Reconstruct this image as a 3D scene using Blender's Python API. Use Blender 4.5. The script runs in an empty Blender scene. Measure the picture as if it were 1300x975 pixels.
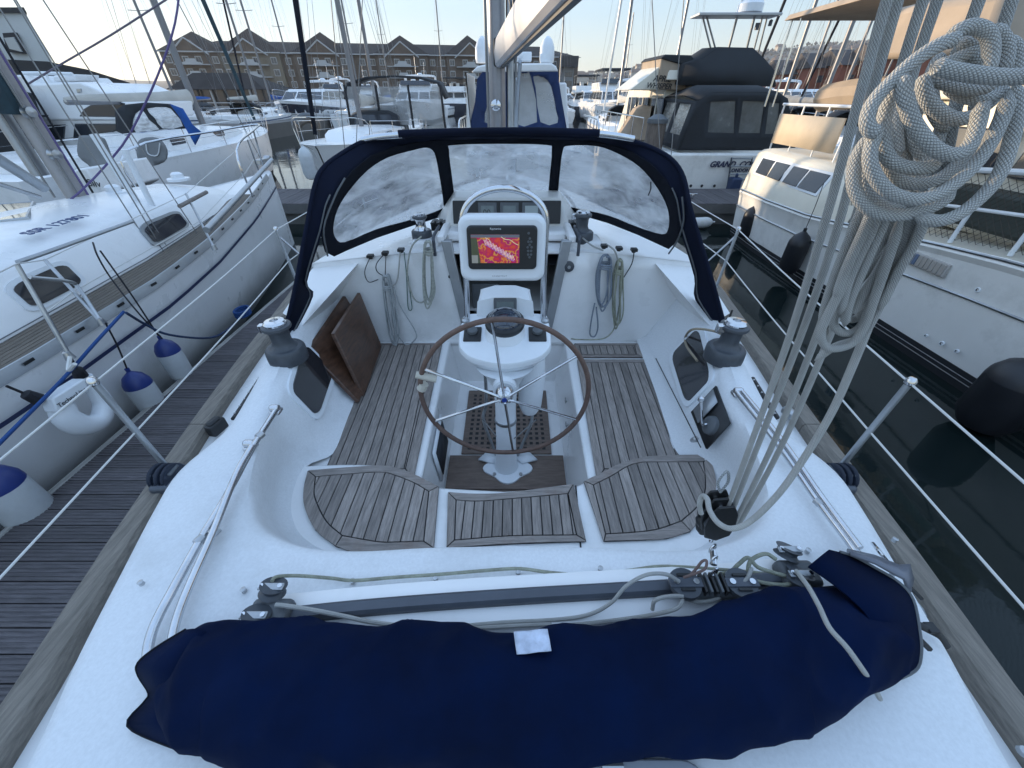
import bpy, bmesh, math, random
from mathutils import Vector, Matrix, geometry
from mathutils.geometry import delaunay_2d_cdt
random.seed(7)
S = bpy.context.scene
COL = S.collection
R = math.radians
V = Vector

# ---------------------------------------------------------------- camera, sky, sun, exposure
CAM = V((0.04, 0.0, 2.6))
PITCH = math.atan(0.75)
FPX = 490.0
cd = bpy.data.cameras.new('camera'); cam = bpy.data.objects.new('camera', cd); COL.objects.link(cam)
cam.location = CAM
cam.rotation_euler = (math.pi/2 - PITCH, 0, 0)
cd.sensor_fit = 'HORIZONTAL'; cd.sensor_width = 36.0; cd.lens = 36.0*FPX/1300.0
cd.clip_start = 0.02; cd.clip_end = 6000
S.camera = cam

SUN_AZ, SUN_EL = R(-54), R(4.7)
w = bpy.data.worlds.new('World'); S.world = w; w.use_nodes = True
wt = w.node_tree; bg = wt.nodes['Background']
sky = wt.nodes.new('ShaderNodeTexSky'); sky.sky_type = 'NISHITA'; sky.sun_disc = False
sky.sun_elevation = SUN_EL; sky.sun_rotation = SUN_AZ
sky.air_density = 1.0; sky.dust_density = 0.6; sky.ozone_density = 1.0; sky.altitude = 0
gm = wt.nodes.new('ShaderNodeGamma'); gm.inputs[1].default_value = 0.25      # softens the contrast between the glow and the zenith
wt.links.new(sky.outputs[0], gm.inputs[0])
wtc = wt.nodes.new('ShaderNodeTexCoord'); wsp = wt.nodes.new('ShaderNodeSeparateXYZ'); wt.links.new(wtc.outputs['Generated'], wsp.inputs[0])
wr_ = wt.nodes.new('ShaderNodeValToRGB'); wt.links.new(wsp.outputs[2], wr_.inputs[0])      # pale at the horizon, bluer overhead
for p_, c_ in ((0.0, (1.74, 1.78, 1.84, 1)), (.12, (1.34, 1.68, 2.08, 1)), (.45, (1.72, 2.2, 2.95, 1)), (1.0, (2.0, 2.62, 3.6, 1))):
    e_ = wr_.color_ramp.elements.new(p_) if p_ not in (0.0, 1.0) else wr_.color_ramp.elements[0 if p_ == 0.0 else -1]
    e_.color = c_
mc = wt.nodes.new('ShaderNodeMix'); mc.data_type = 'RGBA'; mc.blend_type = 'MULTIPLY'; mc.inputs[0].default_value = 1.0
wt.links.new(gm.outputs[0], mc.inputs[6]); wt.links.new(wr_.outputs[0], mc.inputs[7])
wt.links.new(mc.outputs[2], bg.inputs[0]); bg.inputs[1].default_value = 0.15
sd = V((math.sin(SUN_AZ)*math.cos(SUN_EL), math.cos(SUN_AZ)*math.cos(SUN_EL), math.sin(SUN_EL)))
ld = bpy.data.lights.new('sun', 'SUN'); ld.energy = 2.8; ld.angle = R(0.6); ld.color = (1.0, 0.79, 0.55)
lo = bpy.data.objects.new('sun', ld); COL.objects.link(lo)
lo.rotation_euler = sd.to_track_quat('Z', 'Y').to_euler(); lo.location = (-20, 20, 20)
S.view_settings.view_transform = 'Standard'; S.view_settings.look = 'None'
S.view_settings.exposure = 1.40; S.view_settings.gamma = 1.0
S.render.engine = 'CYCLES'
S.cycles.max_bounces = 8; S.cycles.transparent_max_bounces = 12

# ---------------------------------------------------------------- geometry of the place
FW = V((0, math.cos(PITCH), -math.sin(PITCH))); UP = V((0, math.sin(PITCH), math.cos(PITCH))); RT = V((1, 0, 0))
def ray(u, v):
    return RT*(u-650.0) + UP*(487.5-v) + FW*FPX
def P(u, v, z=None, y=None, x=None):
    d = ray(u, v)
    if z is not None: t = (z-CAM.z)/d.z
    elif y is not None: t = (y-CAM.y)/d.y
    else: t = (x-CAM.x)/d.x
    return CAM + d*t
def Q(u, v, d):
    return CAM + ray(u, v)*(d/FPX)

# ---------------------------------------------------------------- materials
MC = {}
def nd(t, ty, **k):
    n = t.nodes.new(ty)
    for a, b in k.items(): setattr(n, a, b)
    return n
def mat(name, col, rough=0.5, metal=0.0, var=0.0, vs=3.0, bump=0.0, bs=80.0, stretch=None, spec=0.5, coat=0.0,
        rnd=0.0, dirt=None, ds=2.0, alpha=1.0, trans=0.0, sub=0.0, emit=None, es=0.0, weave=0.0, wsc=300.0):
    if name in MC: return MC[name]
    m = bpy.data.materials.new(name); m.use_nodes = True; MC[name] = m
    t = m.node_tree; b = t.nodes['Principled BSDF']; L = t.links.new
    b.inputs['Base Color'].default_value = (*col, 1); b.inputs['Roughness'].default_value = rough
    b.inputs['Metallic'].default_value = metal; b.inputs['Specular IOR Level'].default_value = spec
    b.inputs['Coat Weight'].default_value = coat; b.inputs['Coat Roughness'].default_value = 0.08
    b.inputs['Alpha'].default_value = alpha; b.inputs['Transmission Weight'].default_value = trans
    if emit: b.inputs['Emission Color'].default_value = (*emit, 1); b.inputs['Emission Strength'].default_value = es
    if not (var or bump or rnd or dirt or weave): return m
    tc = nd(t, 'ShaderNodeTexCoord'); mp = nd(t, 'ShaderNodeMapping'); L(tc.outputs['Object'], mp.inputs[0])
    if stretch: mp.inputs['Scale'].default_value = stretch
    out = None
    rgb = nd(t, 'ShaderNodeRGB'); rgb.outputs[0].default_value = (*col, 1); out = rgb.outputs[0]
    if rnd:
        oi = nd(t, 'ShaderNodeObjectInfo'); hs = nd(t, 'ShaderNodeHueSaturation')
        mr = nd(t, 'ShaderNodeMapRange'); L(oi.outputs['Random'], mr.inputs[0])
        mr.inputs[3].default_value = 1-rnd; mr.inputs[4].default_value = 1+rnd
        L(mr.outputs[0], hs.inputs['Value']); L(out, hs.inputs['Color']); out = hs.outputs[0]
        ad = nd(t, 'ShaderNodeVectorMath', operation='SCALE'); cb = nd(t, 'ShaderNodeCombineXYZ')
        for i in range(3): L(oi.outputs['Random'], cb.inputs[i])
        L(cb.outputs[0], ad.inputs[0]); ad.inputs['Scale'].default_value = 37.0; L(ad.outputs[0], mp.inputs['Location'])
    if var:
        nz = nd(t, 'ShaderNodeTexNoise'); nz.inputs['Scale'].default_value = vs; nz.inputs['Detail'].default_value = 6
        nz.inputs['Roughness'].default_value = 0.62
        L(mp.outputs[0], nz.inputs[0]); hs = nd(t, 'ShaderNodeHueSaturation'); mr = nd(t, 'ShaderNodeMapRange')
        mr.inputs[1].default_value = 0.3; mr.inputs[2].default_value = 0.7
        mr.inputs[3].default_value = 1-var; mr.inputs[4].default_value = 1+var
        L(nz.outputs[0], mr.inputs[0]); L(mr.outputs[0], hs.inputs['Value']); L(out, hs.inputs['Color']); out = hs.outputs[0]
        rr = nd(t, 'ShaderNodeMapRange'); rr.inputs[3].default_value = max(0.02, rough*0.8); rr.inputs[4].default_value = min(1, rough*1.25)
        L(nz.outputs[0], rr.inputs[0]); L(rr.outputs[0], b.inputs['Roughness'])
    if dirt:
        nz = nd(t, 'ShaderNodeTexNoise'); nz.inputs['Scale'].default_value = ds; nz.inputs['Detail'].default_value = 8
        nz.inputs['Roughness'].default_value = 0.7
        L(tc.outputs['Object'], nz.inputs[0]); cr = nd(t, 'ShaderNodeMapRange'); cr.inputs[1].default_value = 0.52; cr.inputs[2].default_value = 0.75
        cr.inputs[4].default_value = 0.55
        L(nz.outputs[0], cr.inputs[0]); mx = nd(t, 'ShaderNodeMix', data_type='RGBA'); L(cr.outputs[0], mx.inputs[0]); L(out, mx.inputs[6])
        mx.inputs[7].default_value = (*dirt, 1); out = mx.outputs[2]
    L(out, b.inputs['Base Color'])
    if bump:
        nz = nd(t, 'ShaderNodeTexNoise'); nz.inputs['Scale'].default_value = bs; nz.inputs['Detail'].default_value = 4
        L(mp.outputs[0], nz.inputs[0]); bp = nd(t, 'ShaderNodeBump'); bp.inputs['Strength'].default_value = bump
        bp.inputs['Distance'].default_value = 0.01; L(nz.outputs[0], bp.inputs['Height']); L(bp.outputs[0], b.inputs['Normal'])
        lastn = bp
    else: lastn = None
    if weave:
        def wave(direc):
            wv = nd(t, 'ShaderNodeTexWave', bands_direction=direc); wv.inputs['Scale'].default_value = wsc/6.2832
            wv.inputs['Distortion'].default_value = 0.6; L(tc.outputs['Object'], wv.inputs[0]); return wv
        a, c = wave('X'), wave('Y'); mu = nd(t, 'ShaderNodeMath', operation='MULTIPLY'); L(a.outputs[1], mu.inputs[0]); L(c.outputs[1], mu.inputs[1])
        bp = nd(t, 'ShaderNodeBump'); bp.inputs['Strength'].default_value = weave; bp.inputs['Distance'].default_value = 0.002
        L(mu.outputs[0], bp.inputs['Height'])
        if lastn: L(lastn.outputs[0], bp.inputs['Normal'])
        L(bp.outputs[0], b.inputs['Normal'])
    return m

GEL = mat('gelcoat_white', (0.80, 0.80, 0.80), 0.28, var=0.035, vs=1.5, dirt=(0.52, 0.53, 0.50), ds=1.3, bump=0.02, bs=6)
DECK = mat('nonskid_deck', (0.74, 0.76, 0.78), 0.6, var=0.06, vs=90, dirt=(0.54, 0.55, 0.55), ds=2.2, weave=0.3, wsc=1500)
GELOLD = mat('gelcoat_weathered', (0.78, 0.77, 0.74), 0.35, var=0.06, vs=1.2, dirt=(0.36, 0.35, 0.32), ds=1.1, bump=0.03, bs=5)
CREAM = mat('cream_paint', (0.74, 0.69, 0.58), 0.4, var=0.05, vs=2, dirt=(0.52, 0.44, 0.33), ds=1.6)
TEAK = mat('weathered_teak', (0.25, 0.22, 0.20), 0.75, var=0.36, vs=9, rnd=0.27, stretch=(9, 0.9, 9), bump=0.5, bs=40)
TEAKX = mat('weathered_teak_cross', (0.25, 0.22, 0.20), 0.75, var=0.32, vs=9, rnd=0.16, stretch=(0.9, 9, 9), bump=0.5, bs=40, dirt=(0.17, 0.10, 0.07), ds=5)
RAILW = mat('silvered_rail_teak', (0.205, 0.182, 0.155), 0.8, var=0.35, vs=7, stretch=(14, 1.0, 14), bump=0.6, bs=30, dirt=(0.13, 0.11, 0.09), ds=3)
SOLE = mat('sole_teak', (0.16, 0.12, 0.10), 0.7, var=0.3, vs=8, stretch=(1.2, 8, 8), bump=0.3, bs=40)
CAULK = mat('black_caulk', (0.012, 0.012, 0.014), 0.6)
MAHOG = mat('varnished_board', (0.075, 0.036, 0.021), 0.42, var=0.5, vs=7, stretch=(2, 1.5, 9), coat=0.25, dirt=(0.17, 0.10, 0.07), ds=4)
NAVY = mat('navy_canvas', (0.0006, 0.0062, 0.031), 0.9, var=0.35, vs=4, bump=0.2, bs=12, spec=0.1, weave=0.35, wsc=1800)
HOODN = mat('faded_navy_canvas', (0.0055, 0.0085, 0.022), 0.85, var=0.3, vs=3, bump=0.2, bs=7, spec=0.15)
NAVYD = mat('dark_navy_canvas', (0.007, 0.009, 0.016), 0.85, var=0.2, vs=3, bump=0.15, bs=9, spec=0.2, weave=0.3, wsc=1500)
STEEL = mat('polished_steel', (0.62, 0.63, 0.65), 0.12, 1.0, var=0.08, vs=20)
STEELD = mat('dull_steel', (0.45, 0.46, 0.47), 0.35, 1.0, var=0.15, vs=15)
ALU = mat('anodised_aluminium', (0.40, 0.42, 0.44), 0.42, 0.75, var=0.1, vs=6)
ALUG = mat('grey_anodised', (0.085, 0.095, 0.115), 0.45, 0.4, var=0.1, vs=12)
BLACKP = mat('black_plastic', (0.014, 0.015, 0.017), 0.45, bump=0.05, bs=60)
GREYP = mat('grey_plastic', (0.10, 0.11, 0.12), 0.5, var=0.1, vs=20)
RUBBER = mat('winch_grey', (0.055, 0.063, 0.075), 0.42, var=0.15, vs=25, bump=0.05, bs=90)
WHITEP = mat('white_plastic', (0.76, 0.79, 0.82), 0.3, var=0.03, vs=8)
WHEELW = mat('leather_wheel_rim', (0.125, 0.078, 0.062), 0.6, var=0.25, vs=22, bump=0.3, bs=90)
DARKIN = mat('dark_interior', (0.02, 0.022, 0.028), 0.7, var=0.3, vs=4)
WIRE = mat('guard_wire_white', (0.62, 0.62, 0.60), 0.4, 0.2)
STAY = mat('rigging_wire', (0.22, 0.22, 0.22), 0.45, 0.5)
SMOKE = mat('smoked_acrylic', (0.03, 0.03, 0.035), 0.08, coat=0.6, var=0.2, vs=3)
GLASSD = mat('dark_glass', (0.03, 0.035, 0.045), 0.16, coat=0.5, spec=0.4)
ROPEFINE = mat('thin_rope', (0.36, 0.37, 0.33), 0.9, var=0.3, vs=60, bump=0.6, bs=220)
ROPEGRN = mat('green_stained_rope', (0.30, 0.31, 0.24), 0.9, var=0.3, vs=25, bump=0.6, bs=200)
PURPLE = mat('purple_rope', (0.12, 0.09, 0.22), 0.8, bump=0.4, bs=120)
BLUEROPE = mat('blue_rope', (0.01, 0.055, 0.20), 0.8, bump=0.4, bs=120)
BLACKROPE = mat('black_rope', (0.012, 0.013, 0.018), 0.8, bump=0.4, bs=120)
FENDW = mat('fender_vinyl', (0.55, 0.58, 0.60), 0.45, var=0.15, vs=4, dirt=(0.34, 0.33, 0.28), ds=4, bump=0.1, bs=8)
FENDB = mat('fender_blue_end', (0.012, 0.03, 0.16), 0.35, var=0.2, vs=8)
FENDK = mat('fender_black', (0.012, 0.013, 0.017), 0.4, var=0.2, vs=5, bump=0.1, bs=6)

def braid(name, c1, c2, cells_u=6, cells_v=1.0, bstr=0.9):
    m = bpy.data.materials.new(name); m.use_nodes = True; t = m.node_tree; b = t.nodes['Principled BSDF']; L = t.links.new
    b.inputs['Roughness'].default_value = 0.85; b.inputs['Specular IOR Level'].default_value = 0.25
    uv = nd(t, 'ShaderNodeUVMap'); sp = nd(t, 'ShaderNodeSeparateXYZ'); L(uv.outputs[0], sp.inputs[0])
    def M(op, a, c=None):
        n = nd(t, 'ShaderNodeMath', operation=op)
        for i, x in enumerate((a, c)):
            if x is None: continue
            if isinstance(x, (int, float)): n.inputs[i].default_value = x
            else: L(x, n.inputs[i])
        return n.outputs[0]
    U = M('MULTIPLY', sp.outputs[0], cells_u); W = M('MULTIPLY', sp.outputs[1], cells_u*cells_v)
    a = M('ADD', U, W); c = M('SUBTRACT', U, W)
    fa = M('FRACT', a); fc = M('FRACT', c)
    par = M('FRACT', M('MULTIPLY', M('ADD', M('FLOOR', a), M('FLOOR', c)), 0.5))
    par = M('GREATER_THAN', par, 0.25)
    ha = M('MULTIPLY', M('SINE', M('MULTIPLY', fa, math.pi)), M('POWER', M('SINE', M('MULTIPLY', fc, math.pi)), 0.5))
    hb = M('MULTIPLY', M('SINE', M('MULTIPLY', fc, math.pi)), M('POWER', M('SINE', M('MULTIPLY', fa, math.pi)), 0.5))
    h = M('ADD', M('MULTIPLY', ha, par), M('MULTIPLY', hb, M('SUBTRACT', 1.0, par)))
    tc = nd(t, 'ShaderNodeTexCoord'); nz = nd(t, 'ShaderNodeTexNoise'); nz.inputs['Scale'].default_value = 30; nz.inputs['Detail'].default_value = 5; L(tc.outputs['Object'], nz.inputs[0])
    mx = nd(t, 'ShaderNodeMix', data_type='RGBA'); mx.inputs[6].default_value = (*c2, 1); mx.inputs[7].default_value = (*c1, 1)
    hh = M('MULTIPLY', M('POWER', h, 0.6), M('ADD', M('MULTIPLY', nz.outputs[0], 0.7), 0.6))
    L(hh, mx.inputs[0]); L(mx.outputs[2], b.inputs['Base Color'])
    nf = nd(t, 'ShaderNodeTexNoise'); nf.inputs['Scale'].default_value = 900; L(tc.outputs['Object'], nf.inputs[0])
    bp = nd(t, 'ShaderNodeBump'); bp.inputs['Strength'].default_value = bstr; bp.inputs['Distance'].default_value = 0.0016
    L(M('ADD', h, M('MULTIPLY', nf.outputs[0], 0.25)), bp.inputs['Height']); L(bp.outputs[0], b.inputs['Normal'])
    MC[name] = m; return m
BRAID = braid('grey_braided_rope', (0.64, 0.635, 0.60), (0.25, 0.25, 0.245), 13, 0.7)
BRAIDW = braid('white_flecked_rope', (0.58, 0.60, 0.60), (0.10, 0.12, 0.14), 4, 0.6)

# ---------------------------------------------------------------- mesh builder
def cat(pts, k=6, closed=False):
    pts = [V(p) for p in pts]; n = len(pts)
    if n < 3 and not closed: 
        return [pts[0].lerp(pts[1], i/k) for i in range(k+1)]
    out = []
    rng = range(n if closed else n-1)
    for i in rng:
        p0 = pts[(i-1) % n] if (closed or i > 0) else pts[0]*2-pts[1]
        p1 = pts[i]; p2 = pts[(i+1) % n]
        p3 = pts[(i+2) % n] if (closed or i+2 < n) else pts[n-1]*2-pts[n-2]
        for j in range(k):
            t = j/k
            out.append(0.5*((2*p1)+(p2-p0)*t+(2*p0-5*p1+4*p2-p3)*t*t+(3*p1-p0-3*p2+p3)*t**3))
    if not closed: out.append(pts[-1])
    return out

class MB:
    def __init__(s): s.v = []; s.f = []; s.m = []; s.uv = {}; s.sm = []
    def add(s, vs, fs, m=0, uv=None, sm=True):
        o = len(s.v); s.v += [V(x) for x in vs]
        for i, f in enumerate(fs):
            if uv: s.uv[len(s.f)] = uv[i]
            s.f.append([o+k for k in f]); s.m.append(m); s.sm.append(sm)
        return s
    def box(s, c, d, rz=0.0, m=0, M=None, ax=None):
        x, y, z = d[0]/2, d[1]/2, d[2]/2
        vs = [V((a*x, b*y, e*z)) for e in (-1, 1) for b in (-1, 1) for a in (-1, 1)]
        Mt = M if M is not None else Matrix.Rotation(rz, 3, 'Z')
        vs = [Mt @ p + V(c) for p in vs]
        return s.add(vs, [(0, 2, 3, 1), (4, 5, 7, 6), (0, 1, 5, 4), (2, 6, 7, 3), (0, 4, 6, 2), (1, 3, 7, 5)], m, sm=False)
    def prism(s, poly, dv, m=0, sm=False):
        """poly: 3-D points counter-clockwise seen from the side dv points away from; extruded by dv"""
        n = len(poly); a = [V(p) for p in poly]; b = [p+V(dv) for p in a]
        fs = [tuple(range(n)), tuple(range(2*n-1, n-1, -1))] + [((i+1) % n, i, n+i, n+(i+1) % n) for i in range(n)]
        return s.add(a+b, fs, m, sm=sm)
    def quad(s, a, b, c, d, m=0): return s.add([a, b, c, d], [(0, 1, 2, 3)], m, sm=False)
    def poly(s, pts, m=0): return s.add(pts, [tuple(range(len(pts)))], m, sm=False)
    def tube(s, pts, r=0.01, n=8, k=0, closed=False, m=0, caps=True, ry=None, up0=None):
        p = cat(pts, k, closed) if k else [V(q) for q in pts]
        q = [p[0]]
        for a in p[1:]:
            if (a-q[-1]).length > 1e-6: q.append(a)
        p = q; N = len(p)
        if N < 2: return s
        rr = (lambda t: r) if not callable(r) else r
        T = []
        for i in range(N):
            a = p[(i-1) % N] if (closed or i > 0) else p[0]
            b = p[(i+1) % N] if (closed or i < N-1) else p[-1]
            d = (b-a); T.append(d.normalized() if d.length > 1e-9 else V((0, 0, 1)))
        nrm = T[0].orthogonal().normalized()
        if up0 is not None:
            nrm = (V(up0)-T[0]*V(up0).dot(T[0])).normalized()
        vs = []; L = 0.0; Ls = []
        rmean = rr(0.5)
        for i in range(N):
            if i > 0:
                L += (p[i]-p[i-1]).length
                nrm = (nrm - T[i]*nrm.dot(T[i]))
                nrm = nrm.normalized() if nrm.length > 1e-6 else T[i].orthogonal().normalized()
            Ls.append(L/(2*math.pi*rmean))
            bn = T[i].cross(nrm); R0 = rr(i/(N-1)); R1 = R0 if ry is None else R0*ry
            for j in range(n):
                a = 2*math.pi*j/n
                vs.append(p[i] + nrm*(R0*math.cos(a)) + bn*(R1*math.sin(a)))
        fs = []; uv = []
        for i in range(N if closed else N-1):
            i2 = (i+1) % N; La = Ls[i]; Lb = Ls[i2] if i2 else Ls[i]+(p[0]-p[-1]).length/(2*math.pi*rmean)
            for j in range(n):
                j2 = (j+1) % n
                fs.append((i*n+j, i*n+j2, i2*n+j2, i2*n+j)); uv.append(((j/n, La), ((j+1)/n, La), ((j+1)/n, Lb), (j/n, Lb)))
        if caps and not closed:
            fs.append(tuple(range(n-1, -1, -1))); uv.append(tuple((0.5, 0) for _ in range(n)))
            fs.append(tuple((N-1)*n+j for j in range(n))); uv.append(tuple((0.5, 0) for _ in range(n)))
        return s.add(vs, fs, m, uv)
    def lathe(s, prof, c=(0, 0, 0), axis=(0, 0, 1), n=20, m=0, ms=None):
        ax = V(axis).normalized(); q = V((0, 0, 1)).rotation_difference(ax); C = V(c); vs = []; fs = []; mm = []
        for (r, z) in prof:
            for j in range(n):
                a = 2*math.pi*j/n; vs.append(C + q @ V((r*math.cos(a), r*math.sin(a), z)))
        K = len(prof)
        for i in range(K-1):
            for j in range(n):
                j2 = (j+1) % n
                s_m = ms[i] if ms else m
                fs.append(((i*n+j, i*n+j2, (i+1)*n+j2, (i+1)*n+j), s_m))
        o = len(s.v); s.v += vs
        for f, q_ in fs: s.f.append([o+k for k in f]); s.m.append(q_); s.sm.append(True)
        if prof[0][0] > 1e-4: s.f.append([o+k for k in range(n-1, -1, -1)]); s.m.append(ms[0] if ms else m); s.sm.append(False)
        if prof[-1][0] > 1e-4: s.f.append([o+(K-1)*n+k for k in range(n)]); s.m.append(ms[-1] if ms else m); s.sm.append(False)
        return s
    def loft(s, rings, closed=True, caps=False, m=0, sm=True):
        n = len(rings[0]); vs = [V(p) for r in rings for p in r]; fs = []
        for i in range(len(rings)-1):
            for j in range(n if closed else n-1):
                j2 = (j+1) % n; fs.append((i*n+j, i*n+j2, (i+1)*n+j2, (i+1)*n+j))
        if caps:
            fs.append(tuple(range(n-1, -1, -1))); fs.append(tuple((len(rings)-1)*n+j for j in range(n)))
        return s.add(vs, fs, m, sm=sm)
    def cyl(s, a, b, r, n=10, m=0, r2=None):
        a, b = V(a), V(b); L = (b-a).length
        return s.lathe([(r, 0), (r if r2 is None else r2, L)], a, b-a, n, m)
    def build(s, name, mats, parent=None, bevel=0.0, sharp=35, solid=0.0, sub=0, **props):
        me = bpy.data.meshes.new(name)
        base = V((0, 0, 0))
        if parent is not None: base = V(parent.get('_w', (0, 0, 0)))
        else:
            xs = [p.x for p in s.v]; ys = [p.y for p in s.v]; zs = [p.z for p in s.v]
            base = V(((min(xs)+max(xs))/2, (min(ys)+max(ys))/2, min(zs)))
        me.from_pydata([tuple(p-base) for p in s.v], [], s.f)
        if not isinstance(mats, (list, tuple)): mats = [mats]
        for q in mats: me.materials.append(q)
        me.polygons.foreach_set('material_index', s.m)
        if s.uv:
            ul = me.uv_layers.new(name='UVMap')
            for fi, u in s.uv.items():
                pl = me.polygons[fi]
                for k, li in enumerate(pl.loop_indices): ul.data[li].uv = u[k]
        me.polygons.foreach_set('use_smooth', [True]*len(s.f))
        me.set_sharp_from_angle(angle=R(sharp)) if hasattr(me, 'set_sharp_from_angle') else None
        me.validate(); me.update()
        o = bpy.data.objects.new(name, me); COL.objects.link(o)
        if parent is not None:
            o.parent = parent; o['_w'] = tuple(base)
        else: o.location = base; o['_w'] = tuple(base)
        if solid:
            md = o.modifiers.new('solid', 'SOLIDIFY'); md.thickness = solid; md.offset = 0
        if bevel:
            md = o.modifiers.new('bevel', 'BEVEL'); md.width = bevel; md.segments = 2; md.limit_method = 'ANGLE'; md.angle_limit = R(40)
        if sub:
            md = o.modifiers.new('sub', 'SUBSURF'); md.levels = sub; md.render_levels = sub
        for k, q in props.items(): o[k] = q
        return o

def thing(name, label, category, loc=(0, 0, 0), group=None):
    o = bpy.data.objects.new(name, None); COL.objects.link(o); o.location = loc; o['_w'] = tuple(loc)
    o['label'] = label; o['category'] = category
    if group: o['group'] = group
    return o
def inst(src, name, parent, loc=(0, 0, 0), rz=0.0, sc=(1, 1, 1), rot=None):
    o = bpy.data.objects.new(name, src.data); COL.objects.link(o)
    if parent: o.parent = parent
    o.location = loc; o.rotation_euler = rot if rot is not None else (0, 0, rz); o.scale = sc
    return o
def dup(root, loc, rz=None, label=None, group=None, sc=None):
    r = root.copy(); COL.objects.link(r); r.location = loc; r['_w'] = tuple(loc)
    if rz is not None: r.rotation_euler = (0, 0, rz)
    if sc is not None: r.scale = sc
    if label: r['label'] = label
    if group: r['group'] = group
    for ch in list(root.children):
        c = ch.copy(); COL.objects.link(c); c.parent = r
        for g in ch.children:
            d = g.copy(); COL.objects.link(d); d.parent = c
    return r
def lerp(a, b, t): return a+(b-a)*t
def interp(tab, x):
    if x <= tab[0][0]: return tab[0][1]
    for (a, p), (b, q) in zip(tab, tab[1:]):
        if x <= b: 
            t = (x-a)/(b-a); return p+(q-p)*t
    return tab[-1][1]
def inset(poly, d):
    n = len(poly); out = []
    ar = sum(poly[i][0]*poly[(i+1) % n][1]-poly[(i+1) % n][0]*poly[i][1] for i in range(n)); sg = 1 if ar > 0 else -1
    for i in range(n):
        a, b, c = (V((poly[k % n][0], poly[k % n][1])) for k in (i-1, i, i+1))
        e1 = (b-a).normalized() if (b-a).length > 1e-9 else V((1, 0)); e2 = (c-b).normalized() if (c-b).length > 1e-9 else e1
        n1 = V((-e1.y, e1.x))*sg; n2 = V((-e2.y, e2.x))*sg; k = n1+n2
        den = max(0.35, 1+n1.dot(n2)); out.append(b + k*(d/den))
    return out
def clip(poly, nx, ny, c):
    """keep the side nx*x+ny*y <= c"""
    out = []; n = len(poly)
    for i in range(n):
        a, b = poly[i], poly[(i+1) % n]; da = nx*a[0]+ny*a[1]-c; db = nx*b[0]+ny*b[1]-c
        if da <= 0: out.append(a)
        if (da < 0 < db) or (db < 0 < da):
            t = da/(da-db); out.append((a[0]+(b[0]-a[0])*t, a[1]+(b[1]-a[1])*t))
    return out
def area(p): return abs(sum(p[i][0]*p[(i+1) % len(p)][1]-p[(i+1) % len(p)][0]*p[i][1] for i in range(len(p))))/2
def ccw(p):
    return list(p) if sum(p[i][0]*p[(i+1) % len(p)][1]-p[(i+1) % len(p)][0]*p[i][1] for i in range(len(p))) > 0 else list(p)[::-1]
def slab(poly, z0, z1, name, m, parent, bevel=0.0, **k):
    pl = ccw(poly); mb = MB(); mb.prism([(p[0], p[1], z1) for p in reversed(pl)][::-1], (0, 0, z0-z1)) if False else None
    n = len(pl); vs = [(p[0], p[1], z0) for p in pl]+[(p[0], p[1], z1) for p in pl]
    mb.add(vs, [tuple(range(n-1, -1, -1)), tuple(range(n, 2*n))]+[(i, (i+1) % n, n+(i+1) % n, n+i) for i in range(n)], sm=False)
    return mb.build(name, m, parent, bevel, **k)
def inside(p, poly):
    x, y = p[0], p[1]; c = False; n = len(poly); j = n-1
    for i in range(n):
        xi, yi = poly[i][0], poly[i][1]; xj, yj = poly[j][0], poly[j][1]
        if (yi > y) != (yj > y) and x < (xj-xi)*(y-yi)/(yj-yi)+xi: c = not c
        j = i
    return c
def region(outer, holes, fn, step):
    """triangulated patch of a 2-D outline with holes, carried onto a surface by fn"""
    pts = []; edges = []
    for lp in [outer]+holes:
        o = len(pts); n = len(lp); pts += [V((p[0], p[1])) for p in lp]; edges += [(o+i, o+(i+1) % n) for i in range(n)]
    x0 = min(p[0] for p in outer); x1 = max(p[0] for p in outer); y0 = min(p[1] for p in outer); y1 = max(p[1] for p in outer)
    x = x0+step/2
    while x < x1:
        y = y0+step/2
        while y < y1:
            if inside((x, y), outer) and not any(inside((x, y), h) for h in holes): pts.append(V((x, y)))
            y += step
        x += step
    vv, ee, ff, *_ = delaunay_2d_cdt(pts, edges, [], 0, 1e-5)
    fs = []
    for f in ff:
        c = sum((vv[i] for i in f), V((0, 0)))/len(f)
        if inside(c, outer) and not any(inside(c, h) for h in holes): fs.append(tuple(f))
    mb = MB(); mb.add([fn(p.x, p.y) for p in vv], fs); return mb
def text(body, size, name, m, parent, loc, M, ext=0.001, shear=0.0, align='LEFT', bold=0.0, **k):
    cu = bpy.data.curves.new('t', 'FONT'); cu.body = body; cu.size = size; cu.extrude = ext; cu.align_x = align; cu.shear = shear; cu.offset = bold
    cu.resolution_u = 3
    o = bpy.data.objects.new('t', cu); COL.objects.link(o)
    me = bpy.data.meshes.new_from_object(o.evaluated_get(bpy.context.evaluated_depsgraph_get()))
    bpy.data.objects.remove(o); mb = MB(); M3 = M.to_3x3()
    mb.add([M3 @ p.co + V(loc) for p in me.vertices], [tuple(f.vertices) for f in me.polygons], sm=False)
    bpy.data.meshes.remove(me)
    return mb.build(name, m, parent, **k)
def frame(xa, ya):
    """3x3 whose columns are x axis, y axis and their cross"""
    x = V(xa).normalized(); y = V(ya); y = (y-x*y.dot(x)).normalized(); z = x.cross(y)
    return Matrix((x, y, z)).transposed()
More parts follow.
